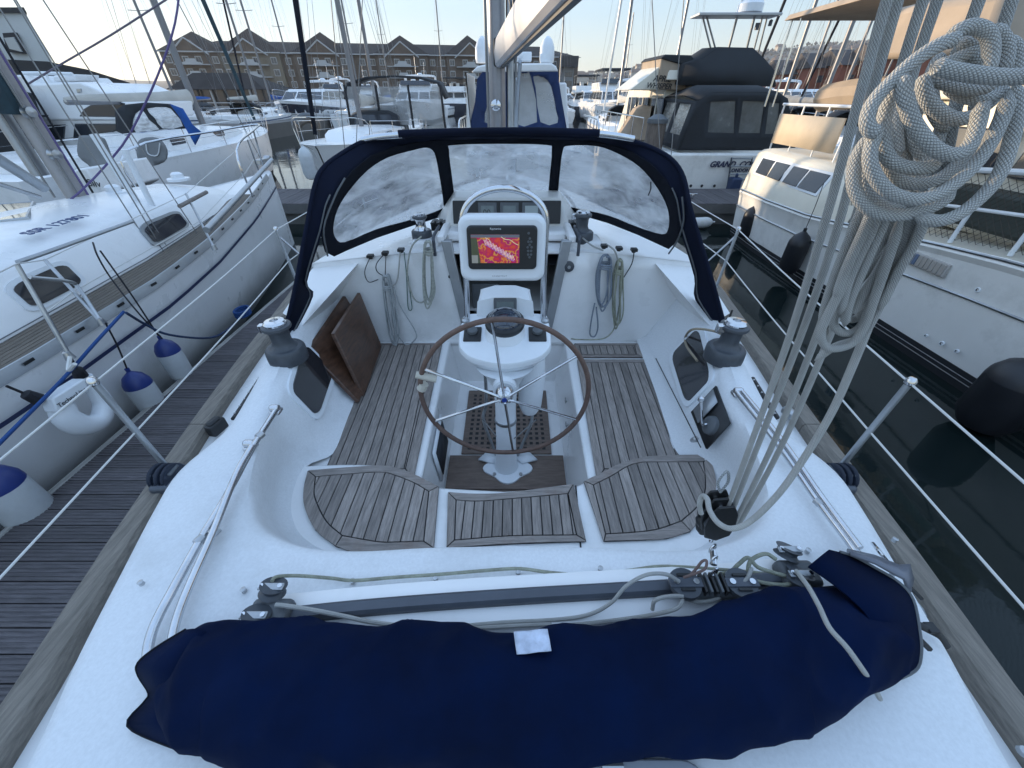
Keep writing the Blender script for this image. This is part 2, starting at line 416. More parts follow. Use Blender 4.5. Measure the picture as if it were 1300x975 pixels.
# ================================================================ the yacht we stand on
Y = thing('sailing_yacht', 'white sailing yacht seen from its own stern deck, teak cockpit with wheel and blue sprayhood', 'sailboat', (0, 0, 0))
HWT = [(-.75, 1.30), (-.3, 1.40), (.385, 1.50), (.9, 1.60), (1.5, 1.69), (2.2, 1.80), (3.3, 1.95), (4.4, 2.0), (5.6, 1.86), (6.8, 1.52), (7.9, 1.02), (8.9, .45), (9.45, .05)]
CWT = [(-.75, 1.02), (.19, 1.20), (.43, 1.275), (.75, 1.365), (.98, 1.415), (1.12, 1.43), (1.22, 1.42), (1.32, 1.39), (1.5, 1.40), (1.76, 1.435), (2.2, 1.51), (2.85, 1.60)]
def HW(y): return interp(HWT, y)
def CW(y): return interp(CWT, y)
ZD = 1.13                                     # side deck
def sheer(y): return ZD + 0.02*max(0, y-3)
ys = [-.75+i*0.3 for i in range(35)]; ys = [y for y in ys if y < 9.45]+[9.45]
mb = MB(); rings = []
for y in ys:
    h = HW(y); s = sheer(y); k = 0.9 if y > 8 else 1
    rings.append([(-h, y, s), (-h*.985, y, s-.35), (-h*.90, y, .15), (-h*.55, y, -.3), (0, y, -.45), (h*.55, y, -.3), (h*.90, y, .15), (h*.985, y, s-.35), (h, y, s)])
mb.loft(rings, closed=False); mb.poly([V(p) for p in rings[0]])
mb.build('hull', GEL, Y)
# side decks and foredeck
mb = MB()
for sg in (-1, 1):
    L = [y for y in ys if y < 3.0]+[3.0]
    for a, b in zip(L, L[1:]):
        mb.quad((sg*HW(a), a, sheer(a)), (sg*HW(b), b, sheer(b)), (sg*(CW(b)-.06), b, sheer(b)), (sg*(CW(a)-.06), a, sheer(a)))
L = [3.0]+[y for y in ys if y > 3.0]
for a, b in zip(L, L[1:]):
    mb.quad((-HW(a), a, sheer(a)), (HW(a), a, sheer(a)), (HW(b), b, sheer(b)), (-HW(b), b, sheer(b)))
mb.build('side_deck', GEL, Y)
# teak toe rail with a scarf joint on each side
for sg in (-1, 1):
    for (ya, yb) in ((-.75, 1.52), (1.525, 4.4), (4.405, 9.4)):
        n = max(4, int((yb-ya)/.22)); rr = []
        for i in range(n+1):
            y = ya+(yb-ya)*i/n; h = HW(y); s = sheer(y); w_ = .098
            rr.append([(sg*(h+.012), y, s-.03), (sg*(h+.010), y, s+.045), (sg*(h-.008), y, s+.06), (sg*(h-w_+.01), y, s+.06), (sg*(h-w_), y, s+.045), (sg*(h-w_), y, s-.01)])
        mb = MB(); mb.loft(rr, closed=True, caps=True); mb.build('toe_rail', RAILW, Y, sharp=30)
# coaming moulding: O outer edge, L inner lip, B foot of the inner wall
# key rows: outer(x,y) lip(x,y,z) lip2(x,y,z) foot(x,y,z)
KEY = [
 ((1.60, 2.86), (1.44, 2.86, 1.50), (1.15, 2.86, .93)),
 ((1.56, 2.6), (1.43, 2.60, 1.42), (1.13, 2.60, .93)),
 ((1.47, 2.2), (1.34, 2.20, 1.36), (1.10, 2.20, .93)),
 ((1.405, 1.78), (1.235, 1.78, 1.325), (1.06, 1.78, .93)),
 ((1.375, 1.56), (1.19, 1.55, 1.31), (1.05, 1.56, .93)),
 ((1.37, 1.36), (1.16, 1.38, 1.30), (1.16, 1.43, .95)),
 ((1.43, 1.12), (1.10, 1.15, 1.30), (1.14, 1.22, .95)),
 ((1.40, .92), (1.03, .96, 1.30), (1.07, 1.08, .95)),
 ((1.34, .68), (.93, .84, 1.30), (.98, .985, .95)),
 ((1.275, .43), (.76, .765, 1.30), (.84, .915, .95)),
 ((1.20, .19), (.56, .745, 1.30), (.62, .89, .95)),
 ((1.10, -.30), (.30, .76, 1.30), (.32, .89, .95)),
 ((1.02, -.75), (.12, .765, 1.30), (.12, .89, .95)),
 ((0, -.75), (0, .77, 1.30), (0, .89, .95))]
O = [V((a[0], a[1], 1.285)) for a, b, c in KEY]; Lp = [V(b) for a, b, c in KEY]; Ft = [V(c) for a, b, c in KEY]
def mir(p): return V((-p.x, p.y, p.z))
Oc = [1.285]*14
def dense(pts, k=4): 
    a = cat(pts, k); return a+[mir(p) for p in reversed(a[:-1])]
O = dense(O); Lp = dense(Lp); Ft = dense(Ft)
for p in O:
    if p.y > 1.4: p.z = 1.285+ (p.y-1.4)*.06
rows = []
for o, l, f in zip(O, Lp, Ft):
    dn = (o-l); dn.z = 0; dn.normalize()
    ob = o+dn*.05; ob = V((ob.x, ob.y, ZD-.005))
    if o.y < -.7: ob = V((o.x*1.05, -.78, ZD-.3))
    up = V((0, 0, 1))
    wl = (f-l).normalized()
    rows.append([ob, o-up*.03+dn*.012, o+dn*.0, o-dn*.035+up*.012, o.lerp(l, .35)+up*.018, o.lerp(l, .7)+up*.020, l+dn*.05+up*.012, l+dn*.012+up*.004, l+wl*.03, l+wl*.10, l.lerp(f, .6), f-wl*.05-dn*0, f-dn*.05*1.0+V((0, 0, -.002))])
mb = MB(); mb.loft(rows, closed=False)
co = mb.build('coaming', DECK, Y, sharp=55)
# seat slabs
fw = .455
seatz = .915
def seat_edge(x):                              # front edge of the stern seats
    x = abs(x); return interp([(0, 1.27), (.37, 1.295), (.45, 1.34), (.56, 1.41), (.68, 1.445), (.85, 1.455), (1.17, 1.44)], x)
for sg in (-1, 1):
    pl = [(sg*fw, 1.30), (sg*1.22, 1.30), (sg*1.20, 1.56), (sg*1.24, 2.2), (sg*1.30, 2.86), (sg*(fw+.03), 2.86)]
    slab(pl, seatz-.06, seatz, 'side_seat', GEL, Y, bevel=.012)
xs = [-1.17+i*.09 for i in range(27)]
pl = [(x, seat_edge(x)) for x in xs]+[(1.17, 1.2), (1.05, .95), (.85, .84), (.4, .82), (0, .82), (-.4, .82), (-.85, .84), (-1.05, .95), (-1.17, 1.2)]
slab(pl, .86, .955, 'stern_seat', GEL, Y, bevel=.014)
for sg in (-1, 1):                             # joints between the three stern seats
    mb = MB(); a, b = P(563, 618, z=.958), P(558, 697, z=.958)
    a = V((sg*.375, 1.30, .958)); b = V((sg*.345, .86, .958))
    mb.tube([a, b], .004, 6); mb.build('seat_joint', CAULK, Y)
# footwell
mb = MB()
for sg in (-1, 1):
    mb.quad((sg*fw, 1.0, .90), (sg*(fw+.03), 2.86, .90), (sg*(.43), 2.86, .49), (sg*.41, 1.0, .49))
mb.quad((-.41, 1.1, .49), (.41, 1.1, .49), (fw, 1.1, .90), (-fw, 1.1, .90))
mb.quad((-.42, 1.05, .488), (.42, 1.05, .488), (.44, 2.86, .488), (-.44, 2.86, .488))
mb.build('footwell', GEL, Y)
# cockpit sole: two plain aft boards and a drilled grating
for k, (ya, yb) in enumerate(((1.12, 1.62), (1.63, 1.93))):
    slab([(-.405, ya), (.405, ya), (.41, yb), (-.41, yb)], .49, .508, 'sole_board', SOLE, Y, bevel=.004)
g = slab([(-.33, 1.95), (.33, 1.95), (.34, 2.7), (-.34, 2.7)], .49, .505, 'sole_grating', SOLE, Y, bevel=.003)
hole = MB(); hole.box((0, 0, 0), (.026, .026, .004)); 
mbh = MB()
for i in range(-6, 7):
    for j in range(13):
        if abs(i) < 2: continue
        mbh.box((i*.046, 2.0+j*.052, .5055), (.024, .026, .0012))
mbh.build('grating_holes', CAULK, Y, kind='stuff')
# steps down to the companionway
# ---- teak panels
def piece(pl, name, z, m, th=.011):
    pl = inset(ccw(pl), .0031)
    if area(pl) < 2e-4: return
    n = len(pl); mb = MB(); vs = [(p[0], p[1], z-th) for p in pl]+[(p[0], p[1], z) for p in pl]
    mb.add(vs, [tuple(range(n, 2*n))]+[(i, (i+1) % n, n+(i+1) % n, n+i) for i in range(n)], sm=False)
    mb.build(name, m, Y)
def planks(inner, pitch, slope=0.0, ph=0.0, z=.97, m=TEAK):
    """planks along y (leaning by slope) clipped to the inner outline"""
    inner = ccw(inner); c0 = [p[0]-slope*p[1] for p in inner]; a, b = min(c0), max(c0)
    n = int(math.ceil((b-a)/pitch))
    for i in range(-1, n+1):
        lo = a+(i+ph)*pitch; hi = lo+pitch
        q = clip(clip(inner, 1, -slope, hi), -1, slope, -lo)
        if len(q) > 2 and area(q) > 4e-4: piece(q, 'teak_plank', z, m)
def px2(l, z, s, ox, oy): return [tuple(P(a/s+ox, b/s+oy, z=z)[:2]) for a, b in l]
ZT = .972
def base_pl(poly, z): slab(inset(ccw(poly), .002), z-.011, z-.006, 'caulking', CAULK, Y)
# port stern seat
s7 = 1300/340
outL = px2([(115, 140), (300, 125), (480, 115), (560, 130), (640, 160), (755, 218), (730, 520), (550, 532), (370, 545), (250, 510), (150, 430), (98, 320), (94, 230)], ZT, s7, 360, 560)
inL = px2([(155, 172), (300, 160), (470, 150), (540, 165), (630, 200), (705, 243), (680, 485), (550, 489), (460, 488), (285, 458), (205, 385), (152, 275), (150, 215)], ZT, s7, 360, 560)
outR = px2([(232, 192), (330, 145), (400, 110), (500, 80), (600, 68), (845, 62), (880, 200), (850, 320), (755, 437), (640, 472), (500, 480), (330, 485)], ZT, s7, 680, 560)
inR = px2([(280, 212), (365, 170), (450, 120), (520, 102), (620, 101), (815, 100), (825, 225), (790, 310), (708, 387), (600, 425), (500, 440), (340, 450)], ZT, s7, 680, 560)
def symm(A): return A
def panel(out, inn, groups, pitch, ph, z=ZT, slope=0.0):
    base_pl(out, z)
    n = len(out); innS = []
    c2 = lambda q: [(p.x, p.y) for p in cat([V((a[0], a[1], 0)) for a in q], 4)] if len(q) > 2 else list(q)
    for (i, j) in groups: innS += c2([inn[k % n] for k in range(i, j+1)])[:-1]
    for (i, j) in groups:
        idx = list(range(i, j+1)); a_ = c2([out[k % n] for k in idx]); pl = a_+c2([inn[k % n] for k in idx])[::-1]; idx = a_
        dx = abs(pl[0][0]-pl[len(idx)-1][0]); dy = abs(pl[0][1]-pl[len(idx)-1][1])
        piece(pl, 'teak_border', z, TEAKX if dx > dy else TEAK)
    planks(innS, pitch, slope, ph, z)
panel(outL, inL, [(0, 5), (5, 6), (6, 9), (9, 13)], .0575, .35)
panel(outR, inR, [(0, 5), (5, 8), (8, 11), (11, 12)], .0575, .6)
om = [P(568, 624, z=ZT), P(606, 626, z=ZT), P(648, 624, z=ZT), P(728.5, 613.5, z=ZT), P(745, 687, z=ZT), P(650, 690, z=ZT), P(566, 695.5, z=ZT)]
im = [P(579, 634.5, z=ZT), P(606, 636, z=ZT), P(648, 633, z=ZT), P(721, 626.5, z=ZT), P(732, 679, z=ZT), P(650, 680, z=ZT), P(577, 685.5, z=ZT)]
om = [tuple(p[:2]) for p in om]; im = [tuple(p[:2]) for p in im]
panel(om, im, [(0, 3), (3, 4), (4, 6), (6, 7)], .047, .0)
# side seats
ZS = .930
def sidepanel(out, inn, groups, pitch, slope, ph=.0): 
    base_pl(out, ZS); n = len(out)
    for idx in groups:
        a = [out[k] for k in idx]; b = [inn[k] for k in reversed(idx)]
        piece(a+b, 'teak_border', ZS, TEAK if abs(a[0][1]-a[-1][1]) > abs(a[0][0]-a[-1][0]) else TEAKX)
    planks(inn, pitch, slope, ph, ZS)
pL = [P(481, 439, z=ZS), P(560, 437, z=ZS), P(533, 592, z=ZS), P(428, 600, z=ZS)]
pL = [(-1.085, 2.80), (-.545, 2.80), (-.495, 1.36), (-1.0, 1.36)]
iL = [(-1.08, 2.775), (-.60, 2.775), (-.555, 1.44), (-.995, 1.40)]
sidepanel(pL, iL, [(0, 1), (1, 2), (2, 3)], .0555, -.055)
# starboard: a short hatch forward and the long lid, a white gap between
mR = lambda l: [(-x, y) for x, y in l]
oA = [(1.10, 2.80), (.56, 2.80), (.555, 2.585), (1.085, 2.585)]; iA = [(1.06, 2.765), (.60, 2.765), (.60, 2.625), (1.045, 2.625)]
sidepanel(oA, iA, [(0, 1), (1, 2), (2, 3), (3, 0)], .0555, .055)
oB = [(1.083, 2.555), (.552, 2.555), (.50, 1.36), (1.0, 1.36)]; iB = [(1.078, 2.51), (.60, 2.51), (.555, 1.44), (.998, 1.40)]
sidepanel(oB, iB, [(0, 1), (1, 2), (2, 3)], .0555, .055)

# ---- cabin trunk, bulkhead, cabin top
def ctz(x): return 1.69-.10*(abs(x)/1.45)**2
YB = 2.86
def cabx(y): return interp([(2.86, 1.45), (3.6, 1.36), (5.0, 1.1), (6.3, .72), (7.0, .45)], y)
mb = MB(); N = 14; rr = []
for y in (2.845, 2.93, 3.2, 3.6, 4.2, 5, 5.8, 6.5, 7.0, 7.12):
    h = cabx(y); zt = ctz(0)-.02*(y-2.86)-(.03 if y == 7.0 else 0)-(.25 if y == 7.12 else 0)
    ring = []
    for i in range(N+1):
        x = -h+2*h*i/N; ring.append((x, y, min(zt, zt-.10*(abs(x)/h)**2)))
    rr.append([(-h-.06, y, sheer(y)-.01)]+[(-h-.03, y, ring[0][2]-.05)]+ring+[(h+.03, y, ring[-1][2]-.05), (h+.06, y, sheer(y)-.01)])
mb.loft(rr, closed=False)
mb.build('cabin_trunk', GEL, Y, sharp=50)
# aft bulkhead with the companionway opening (narrower at the foot)
ob = [(-1.47, .90)]+[(-1.46+2.92*i/16, ctz(-1.46+2.92*i/16)-.0) for i in range(17)]+[(1.47, .90)]
cw0, cw1 = .30, .41
hole_ = [(-cw0, .93), (cw0, .93), (cw1, 1.66), (-cw1, 1.66)]
ob = [(-1.47, .88)]+[(x, ctz(x)) for x in [-1.46+2.92*i/16 for i in range(17)]]+[(1.47, .88)]
mb = region(ob, [hole_], lambda a, b: V((a, YB-.002-.05*max(0, 1.69-b)*0, b)), .12); mb.build('cockpit_bulkhead', GEL, Y, solid=.02)
# sill below, interior
mb = MB(); mb.box((0, 2.885, .70), (1.06, .05, .46)); mb.build('companionway_sill', GEL, Y, bevel=.01)
mb = MB()
x0, x1, y0, y1, z0, z1 = -1.2, 1.2, 2.9, 5.2, .0, 1.56
mb.quad((x0, y1, z0), (x1, y1, z0), (x1, y1, z1), (x0, y1, z1)); mb.quad((x0, y0, z0), (x1, y0, z0), (x1, y1, z0), (x0, y1, z0))
mb.quad((x0, y0, z0), (x0, y1, z0), (x0, y1, z1), (x0, y0, z1)); mb.quad((x1, y0, z0), (x1, y1, z0), (x1, y1, z1), (x1, y0, z1))
mb.quad((x0, y0, z1), (x1, y0, z1), (x1, y1, z1), (x0, y1, z1)); mb.build('cabin_interior', DARKIN, Y)
for k in range(3):
    mb = MB(); mb.box((0, 3.0+.14*k, .95-.24*k), (.52, .2, .03)); mb.build('companion_step', SOLE, Y, bevel=.004)
mb = MB(); mb.box((-.18, 3.05, 1.22), (.22, .012, .26)); mb.box((-.05, 3.05, 1.02), (.5, .02, .035)); mb.build('interior_locker', GREYP, Y)
for sg in (-1, 1):                            # grey channels beside the opening, hatch runners above
    mb = MB(); a = V((sg*(cw0+.02), YB-.03, .93)); b = V((sg*(cw1+.025), YB-.03, 1.76))
    d = (b-a).normalized(); sx = V((1, 0, 0))
    mb.add([a-sx*.036, a+sx*.036, b+sx*.036, b-sx*.036, a-sx*.036+V((0, .05, 0)), a+sx*.036+V((0, .05, 0)), b+sx*.036+V((0, .05, 0)), b-sx*.036+V((0, .05, 0))],
           [(0, 1, 2, 3), (7, 6, 5, 4), (0, 4, 5, 1), (1, 5, 6, 2), (2, 6, 7, 3), (3, 7, 4, 0)], sm=False)
    mb.build('companionway_channel', ALU, Y, bevel=.006)
    mb = MB(); mb.box((sg*.475, 3.15, 1.765), (.05, .62, .05)); mb.build('hatch_runner', GEL, Y, bevel=.008)
    mb = MB(); mb.tube([(sg*.52, 3.1, 1.79), (sg*.52, 2.84, 1.79), (sg*.52, 2.815, 1.74), (sg*.52, 2.81, 1.66)], .012, 8, k=4); mb.build('runner_trim', ALUG, Y)
mb = MB(); mb.box((0, 3.33, 1.73), (.92, .6, .07)); mb.build('sliding_hatch', GEL, Y, bevel=.02)
# instrument pod above the hatch
mb = MB(); mb.add([(-.50, 3.20, 1.75), (.50, 3.20, 1.75), (.42, 3.26, 1.96), (-.42, 3.26, 1.96), (-.62, 3.60, 1.75), (.62, 3.60, 1.75), (.44, 3.55, 1.965), (-.44, 3.55, 1.965)],
    [(0, 1, 2, 3), (3, 2, 6, 7), (0, 3, 7, 4), (1, 5, 6, 2), (4, 7, 6, 5)], sm=False)
mb.build('instrument_garage', GELOLD, Y, bevel=.02)
pm = frame((1, 0, 0), (0, .27, .96))
mb = MB(); mb.box((0, 3.212, 1.865), (.84, .165, .02), M=pm); ip = mb.build('instrument_panel', BLACKP, Y, bevel=.006)
SCR = mat('lcd_grey', (0.16, 0.19, 0.19), 0.25, var=.1, vs=30)
for k, xx in enumerate((-.15, .02, .19)):
    mb = MB(); mb.box((xx, 3.199, 1.875), (.145, .125, .022), M=pm); mb.build('instrument_display', GREYP, Y, bevel=.006)
    mb = MB(); mb.box((xx, 3.187, 1.878), (.10, .078, .004), M=pm); mb.build('instrument_screen', mat('lcd_pale', (.33, .38, .38), .3) if k == 2 else SCR, Y)
text('00', .06, 'instrument_digits', BLACKP, Y, (-.185, 3.176, 1.852), pm, .0005)

# ---- wheel
WC = V((0, 1.62, 1.315)); WR = .447
mb = MB(); ring = [WC+V((WR*math.cos(t), 0, WR*math.sin(t))) for t in [2*math.pi*i/64 for i in range(64)]]
mb.tube(ring, .0135, 12, closed=True)
wheel = thing('steering_wheel', '', ''); del wheel['label']; del wheel['category']; wheel.parent = Y; wheel['_w'] = (0, 0, 0)
mb.build('wheel_rim', WHEELW, wheel)
for a in (97, 34, 158, -24, -154, -84):
    mb = MB(); d = V((math.cos(R(a)), 0, math.sin(R(a)))); mb.tube([WC+V((0, -.05, 0))+d*.03, WC+V((0, -.03, 0))+d*.06, WC+d*WR*.98], .0075, 8, k=4)
    mb.build('spoke', STEEL, wheel)
mb = MB(); mb.lathe([(.022, .10), (.045, .06), (.050, .02), (.048, -.01), (.040, -.03), (.020, -.045), (.0, -.048)], WC, (0, 1, 0), 24); mb.build('hub', STEEL, wheel)
mb = MB(); mb.lathe([(.014, 0), (.014, .004), (.0, .004)], WC+V((0, -.047, 0)), (0, -1, 0), 16); mb.build('hub_badge', mat('badge_blue', (.02, .05, .25), .3), wheel)
mb = MB(); d = V((math.cos(R(164)), 0, math.sin(R(164)))); 
mb.tube([WC+d*WR*.82, WC+d*WR*1.06], .019, 8); mb.tube([WC+V((-WR*.985, 0, WR*.08)), WC+V((-WR*.945, 0, WR*.16))], .026, 10); mb.build('tape_wrap', mat('masking_tape', (.5, .47, .40), .7), wheel)
# ---- pedestal
mb = MB(); n = 40; pl = []
for i in range(n):
    a = 2*math.pi*i/n; r = .145+.02*math.cos(4*a); pl.append((.01+r*1.05*math.cos(a), 1.80+r*.82*math.sin(a)))
slab(pl, .505, .522, 'pedestal_flange', WHITEP, Y, bevel=.004)
for sg in (-1, 1):
    q = [(.01+sg*.21, 1.865, .53), (.01+sg*.10, 1.83, .53), (.01+sg*.05, 1.88, .53), (.01+sg*.07, 1.94, .53), (.01+sg*.16, 1.93, .53)]
    mb = MB(); mb.add(q, [(0, 1, 2, 3, 4)] if sg < 0 else [(4, 3, 2, 1, 0)]); mb.build('flange_lug', WHITEP, Y, solid=.012)
for dx, dy in ((-.09, -.06), (.09, -.06), (-.09, .07), (.09, .07)):
    mb = MB(); mb.cyl((.01+dx, 1.80+dy, .52), (.01+dx, 1.80+dy, .531), .012, 8); mb.build('flange_bolt', STEELD, Y)
mb = MB(); mb.lathe([(.085, 0), (.076, .04), (.066, .2), (.064, .55), (.075, .68), (.12, .78), (.17, .84)], (.0, 1.82, .52), (0, .04, 1), 28); mb.build('pedestal_column', WHITEP, Y)
mb = MB(); mb.lathe([(.070, 0), (.072, .01), (.070, .02)], (.0, 1.835, .93), (0, .04, 1), 24); mb.build('column_clamp', STEELD, Y)
mb = MB(); mb.cyl((0, 1.80, 1.315), (0, 1.66, 1.315), .05, 20); mb.cyl((0, 1.70, 1.315), (0, 1.655, 1.315), .065, 20); mb.build('wheel_bearing', WHITEP, Y)
# two legs (engine cable tubes) behind
for sg, tx in ((-1, -.115), (1, .13)):
    mb = MB(); mb.tube([(tx*1.1, 1.95, 1.36), (tx*1.15, 2.0, .95), (tx*1.35, 1.98, .80), (tx*.6, 1.90, .53)], .011, 8, k=6); mb.build('pedestal_strut', STEELD, Y)
mb = MB(); mb.tube([(-.16, 1.93, .86), (0, 1.78, .80), (.20, 1.90, .88)], .004, 6, k=6); mb.build('strut_wire', STAY, Y)
# white throttle housing to starboard
mb = MB(); mb.lathe([(.05, 0), (.075, .06), (.082, .28), (.07, .42)], (.155, 1.93, .93), (.03, .03, 1), 18); mb.build('throttle_housing', WHITEP, Y)
# binnacle tray: outline in plan, tilted towards the helm
BP = lambda x, y: V((x, 1.93+y*.94, 1.49+y*.22))
bo = [(-.255, .14), (-.262, -.05), (-.235, -.13), (-.16, -.195), (0, -.235), (.16, -.195), (.235, -.13), (.262, -.05), (.255, .14), (.20, .20), (-.20, .20)]
bo = [tuple(p[:2]) for p in cat([V((a, b, 0)) for a, b in bo], 5, True)]
def tray(scale, h0, h1):
    mb = MB(); n = len(bo); up = V((0, -.22, .975))
    a = [BP(x*scale, y*scale)+up*h0 for x, y in bo]; b = [BP(x, y)+up*h1 for x, y in bo]; c = [BP(x*.975, y*.975)+up*(h1+.012) for x, y in bo]
    mb.loft([a, b, c]); mb.poly(c); mb.poly(a[::-1]); return mb
tray(.86, -.085, -.022).build('binnacle_underside', WHITEP, Y, sharp=50); tray(.995, -.018, .0).build('binnacle_tray', WHITEP, Y, sharp=50)
# raised hood forward with display
hp = [(-.165, 0), (-.15, .155), (-.06, .18), (.06, .18), (.15, .155), (.165, 0)]
mb = MB(); a = [V((x*1.08, 2.09, 1.48+z)) for x, z in hp]; b = [V((x*.98, 2.17, 1.52+z)) for x, z in hp]; mb.loft([a, b], closed=False); mb.poly(a[::-1]); mb.poly(b); mb.build('binnacle_hood', WHITEP, Y, bevel=.02)
hm = frame((1, 0, 0), (0, .3, .95))
mb = MB(); mb.box((0, 2.083, 1.60), (.135, .12, .022), M=hm); mb.build('autopilot_head', GREYP, Y, bevel=.006)
mb = MB(); mb.box((0, 2.069, 1.61), (.10, .06, .006), M=hm); mb.build('autopilot_screen', SCR, Y)
up = V((0, -.22, .975))
mb = MB(); c = BP(0, .02)+up*.0; mb.lathe([(.118, 0), (.112, .05), (.108, .075)], c, up, 32); mb.build('compass_base', WHITEP, Y)
mb = MB(); c = BP(0, .02)+up*.074; mb.lathe([(.108, 0), (.112, .012), (.11, .03), (.096, .042)], c, up, 32); mb.build('compass_bezel', BLACKP, Y)
mb = MB(); c = BP(0, .02)+up*.105; mb.lathe([(.096*math.cos(R(a)), .062*math.sin(R(a))) for a in range(0, 91, 10)], c, up, 32); cd_ = mb.build('compass_dome', mat('compass_glass', (.02, .03, .05), .04, coat=1.0, var=.6, vs=30), Y)
mb = MB(); c = BP(0, .02)+up*.107; mb.lathe([(.075, .0), (.078, .004), (.070, .008)], c, up, 32); mb.build('compass_card', ALU, Y)
bm_ = frame((1, 0, 0), (0, .94, .22))
for sg in (-1, 1):
    c = BP(sg*.185, .005)+up*.012
    mb = MB(); mb.box(c, (.10, .115, .022), M=bm_); mb.build('control_unit', BLACKP, Y, bevel=.005)
    mb = MB(); mb.lathe([(.030, 0), (.028, .02), (.0, .022)], c+up*.01+V((0, .015, 0)), up, 16); mb.build('control_knob', GREYP, Y)
    mb = MB(); c2 = BP(sg*.235, .125); mb.lathe([(.026, 0), (.024, .02), (.014, .03)], c2, (0, 0, 1), 16); mb.build('tube_foot', STEELD, Y)
# stainless guard hoop
hw_ = .218
path = [V((-hw_-.01, 2.07, 1.50)), V((-hw_, 2.09, 1.75)), V((-hw_, 2.10, 2.04))]
for a in range(180, -1, -15): path.append(V((hw_*math.cos(R(a)) if abs(math.cos(R(a))) > 1e-3 else 0, 2.10, 2.06+.17*math.sin(R(a))**.9 if math.sin(R(a)) > 0 else 2.06)))
path += [V((hw_, 2.10, 2.04)), V((hw_, 2.09, 1.75)), V((hw_+.01, 2.07, 1.50))]
mb = MB(); mb.tube(path, .0165, 14, k=3); mb.build('guard_hoop', STEEL, Y)
# plotter pod
PC = V((-.01, 2.05, 1.955)); pmx = frame((1, 0, 0), (0, .10, 1)); pn = pmx.col[2]*1.0   # normal points to -y
pn = V((0, -1, .10)).normalized()
def rrect(w_, h_, r, n=5):
    o = []
    for cx, cy, a0 in ((w_/2-r, h_/2-r, 0), (-w_/2+r, h_/2-r, 90), (-w_/2+r, -h_/2+r, 180), (w_/2-r, -h_/2+r, 270)):
        for i in range(n+1): a = R(a0+90*i/n); o.append((cx+r*math.cos(a), cy+r*math.sin(a)))
    return o
def plate(c, w_, h_, r, t0, t1, ins=.0, M=None, nn=None, n=5):
    M = M or pmx; nn = nn or pn; mb = MB(); q = rrect(w_, h_, r, n)
    f = lambda s, t: [V(c)+M.col[0]*(a*s[0])+M.col[1]*(b*s[1])+nn*t for a, b in q]
    s1 = (1-2*ins/w_, 1-2*ins/h_)
    mb.loft([f((1, 1), t0), f((1, 1), t1-ins*.6), f(((1+s1[0])/2, (1+s1[1])/2), t1-ins*.15), f(s1, t1)]); mb.poly(f(s1, t1)); mb.poly(f((1, 1), t0)[::-1]); return mb
plate(PC, .445, .325, .05, -.06, .045, .018).build('pod_housing', WHITEP, Y, sharp=60)
PS = PC+V((0, 0, .012))
plate(PS, .355, .215, .022, .04, .060, .008).build('plotter_bezel', BLACKP, Y, sharp=60)
# screen: flat chart print
m = bpy.data.materials.new('chart_screen'); m.use_nodes = True; t = m.node_tree; b = t.nodes['Principled BSDF']; L_ = t.links.new
tc = nd(t, 'ShaderNodeTexCoord'); mp = nd(t, 'ShaderNodeMapping'); L_(tc.outputs['Object'], mp.inputs[0])
nz = nd(t, 'ShaderNodeTexNoise'); nz.inputs['Scale'].default_value = 22; nz.inputs['Detail'].default_value = 3; L_(mp.outputs[0], nz.inputs[0])
cr = nd(t, 'ShaderNodeValToRGB'); e = cr.color_ramp.elements
e[0].position = .30; e[0].color = (.50, .09, .02, 1); e[1].position = .62; e[1].color = (.34, .01, .10, 1)
for p_, c_ in ((.38, (.55, .035, .03, 1)), (.46, (.38, .012, .09, 1)), (.52, (.45, .03, .05, 1)), (.56, (.60, .20, .03, 1)), (.585, (.55, .26, .06, 1))):
    x = e.new(p_); x.color = c_
L_(nz.outputs[0], cr.inputs[0]); L_(cr.outputs[0], b.inputs['Base Color']); L_(cr.outputs[0], b.inputs['Emission Color']); b.inputs['Emission Strength'].default_value = .14; b.inputs['Roughness'].default_value = .15
SW, SH = .245, .140; sc_ = PS+V((-.035, 0, -.004))+pn*.061
plate(sc_, SW, SH, .002, .0, .001, .0, n=1).build('screen', m, Y)
def spt(a, b, t=.0025): return sc_+pmx.col[0]*a+pmx.col[1]*b+pn*t
def smat(n_, c, e_=.16): return mat(n_, c, .3, emit=c, es=e_)
mb = MB(); mb.quad(spt(-SW/2, -SH/2), spt(-SW/2+.045, -SH/2), spt(-SW/2+.030, SH/2-.016), spt(-SW/2, SH/2-.016)); mb.build('chart_land', smat('chart_dark', (.05, .06, .035)), Y)
mb = MB(); mb.quad(spt(-SW/2, SH/2-.014, .003), spt(SW/2, SH/2-.014, .003), spt(SW/2, SH/2, .003), spt(-SW/2, SH/2, .003)); mb.build('status_bar', smat('bar_grey', (.10, .11, .14)), Y)
mb = MB(); mb.quad(spt(-SW/2, -SH/2, .003), spt(-SW/2+.032, -SH/2, .003), spt(-SW/2+.032, -SH/2+.04, .003), spt(-SW/2, -SH/2+.04, .003)); mb.build('chart_inset', smat('inset_grey', (.22, .22, .20)), Y)
random.seed(3); mb = MB(); mb2 = MB(); mb3 = MB()
for k in range(9):                             # pontoon fingers drawn on the chart
    cx = -.045+k*.0165; cy = .035-k*.0095
    for j in range(-1, 2):
        a = spt(cx+j*.006-.006, cy+.012+j*.002, .004); b_ = spt(cx+j*.006+.006, cy-.016+j*.002, .004)
        mb.tube([a, b_], .0011, 4)
    mb2.tube([spt(cx-.012, cy-.012, .004), spt(cx+.010, cy-.020, .004)], .0013, 4)
    if k < 4: mb3.quad(spt(cx-.004, cy+.005, .0045), spt(cx+.007, cy-.002, .0045), spt(cx+.012, cy+.008, .0045), spt(cx, cy+.016, .0045))
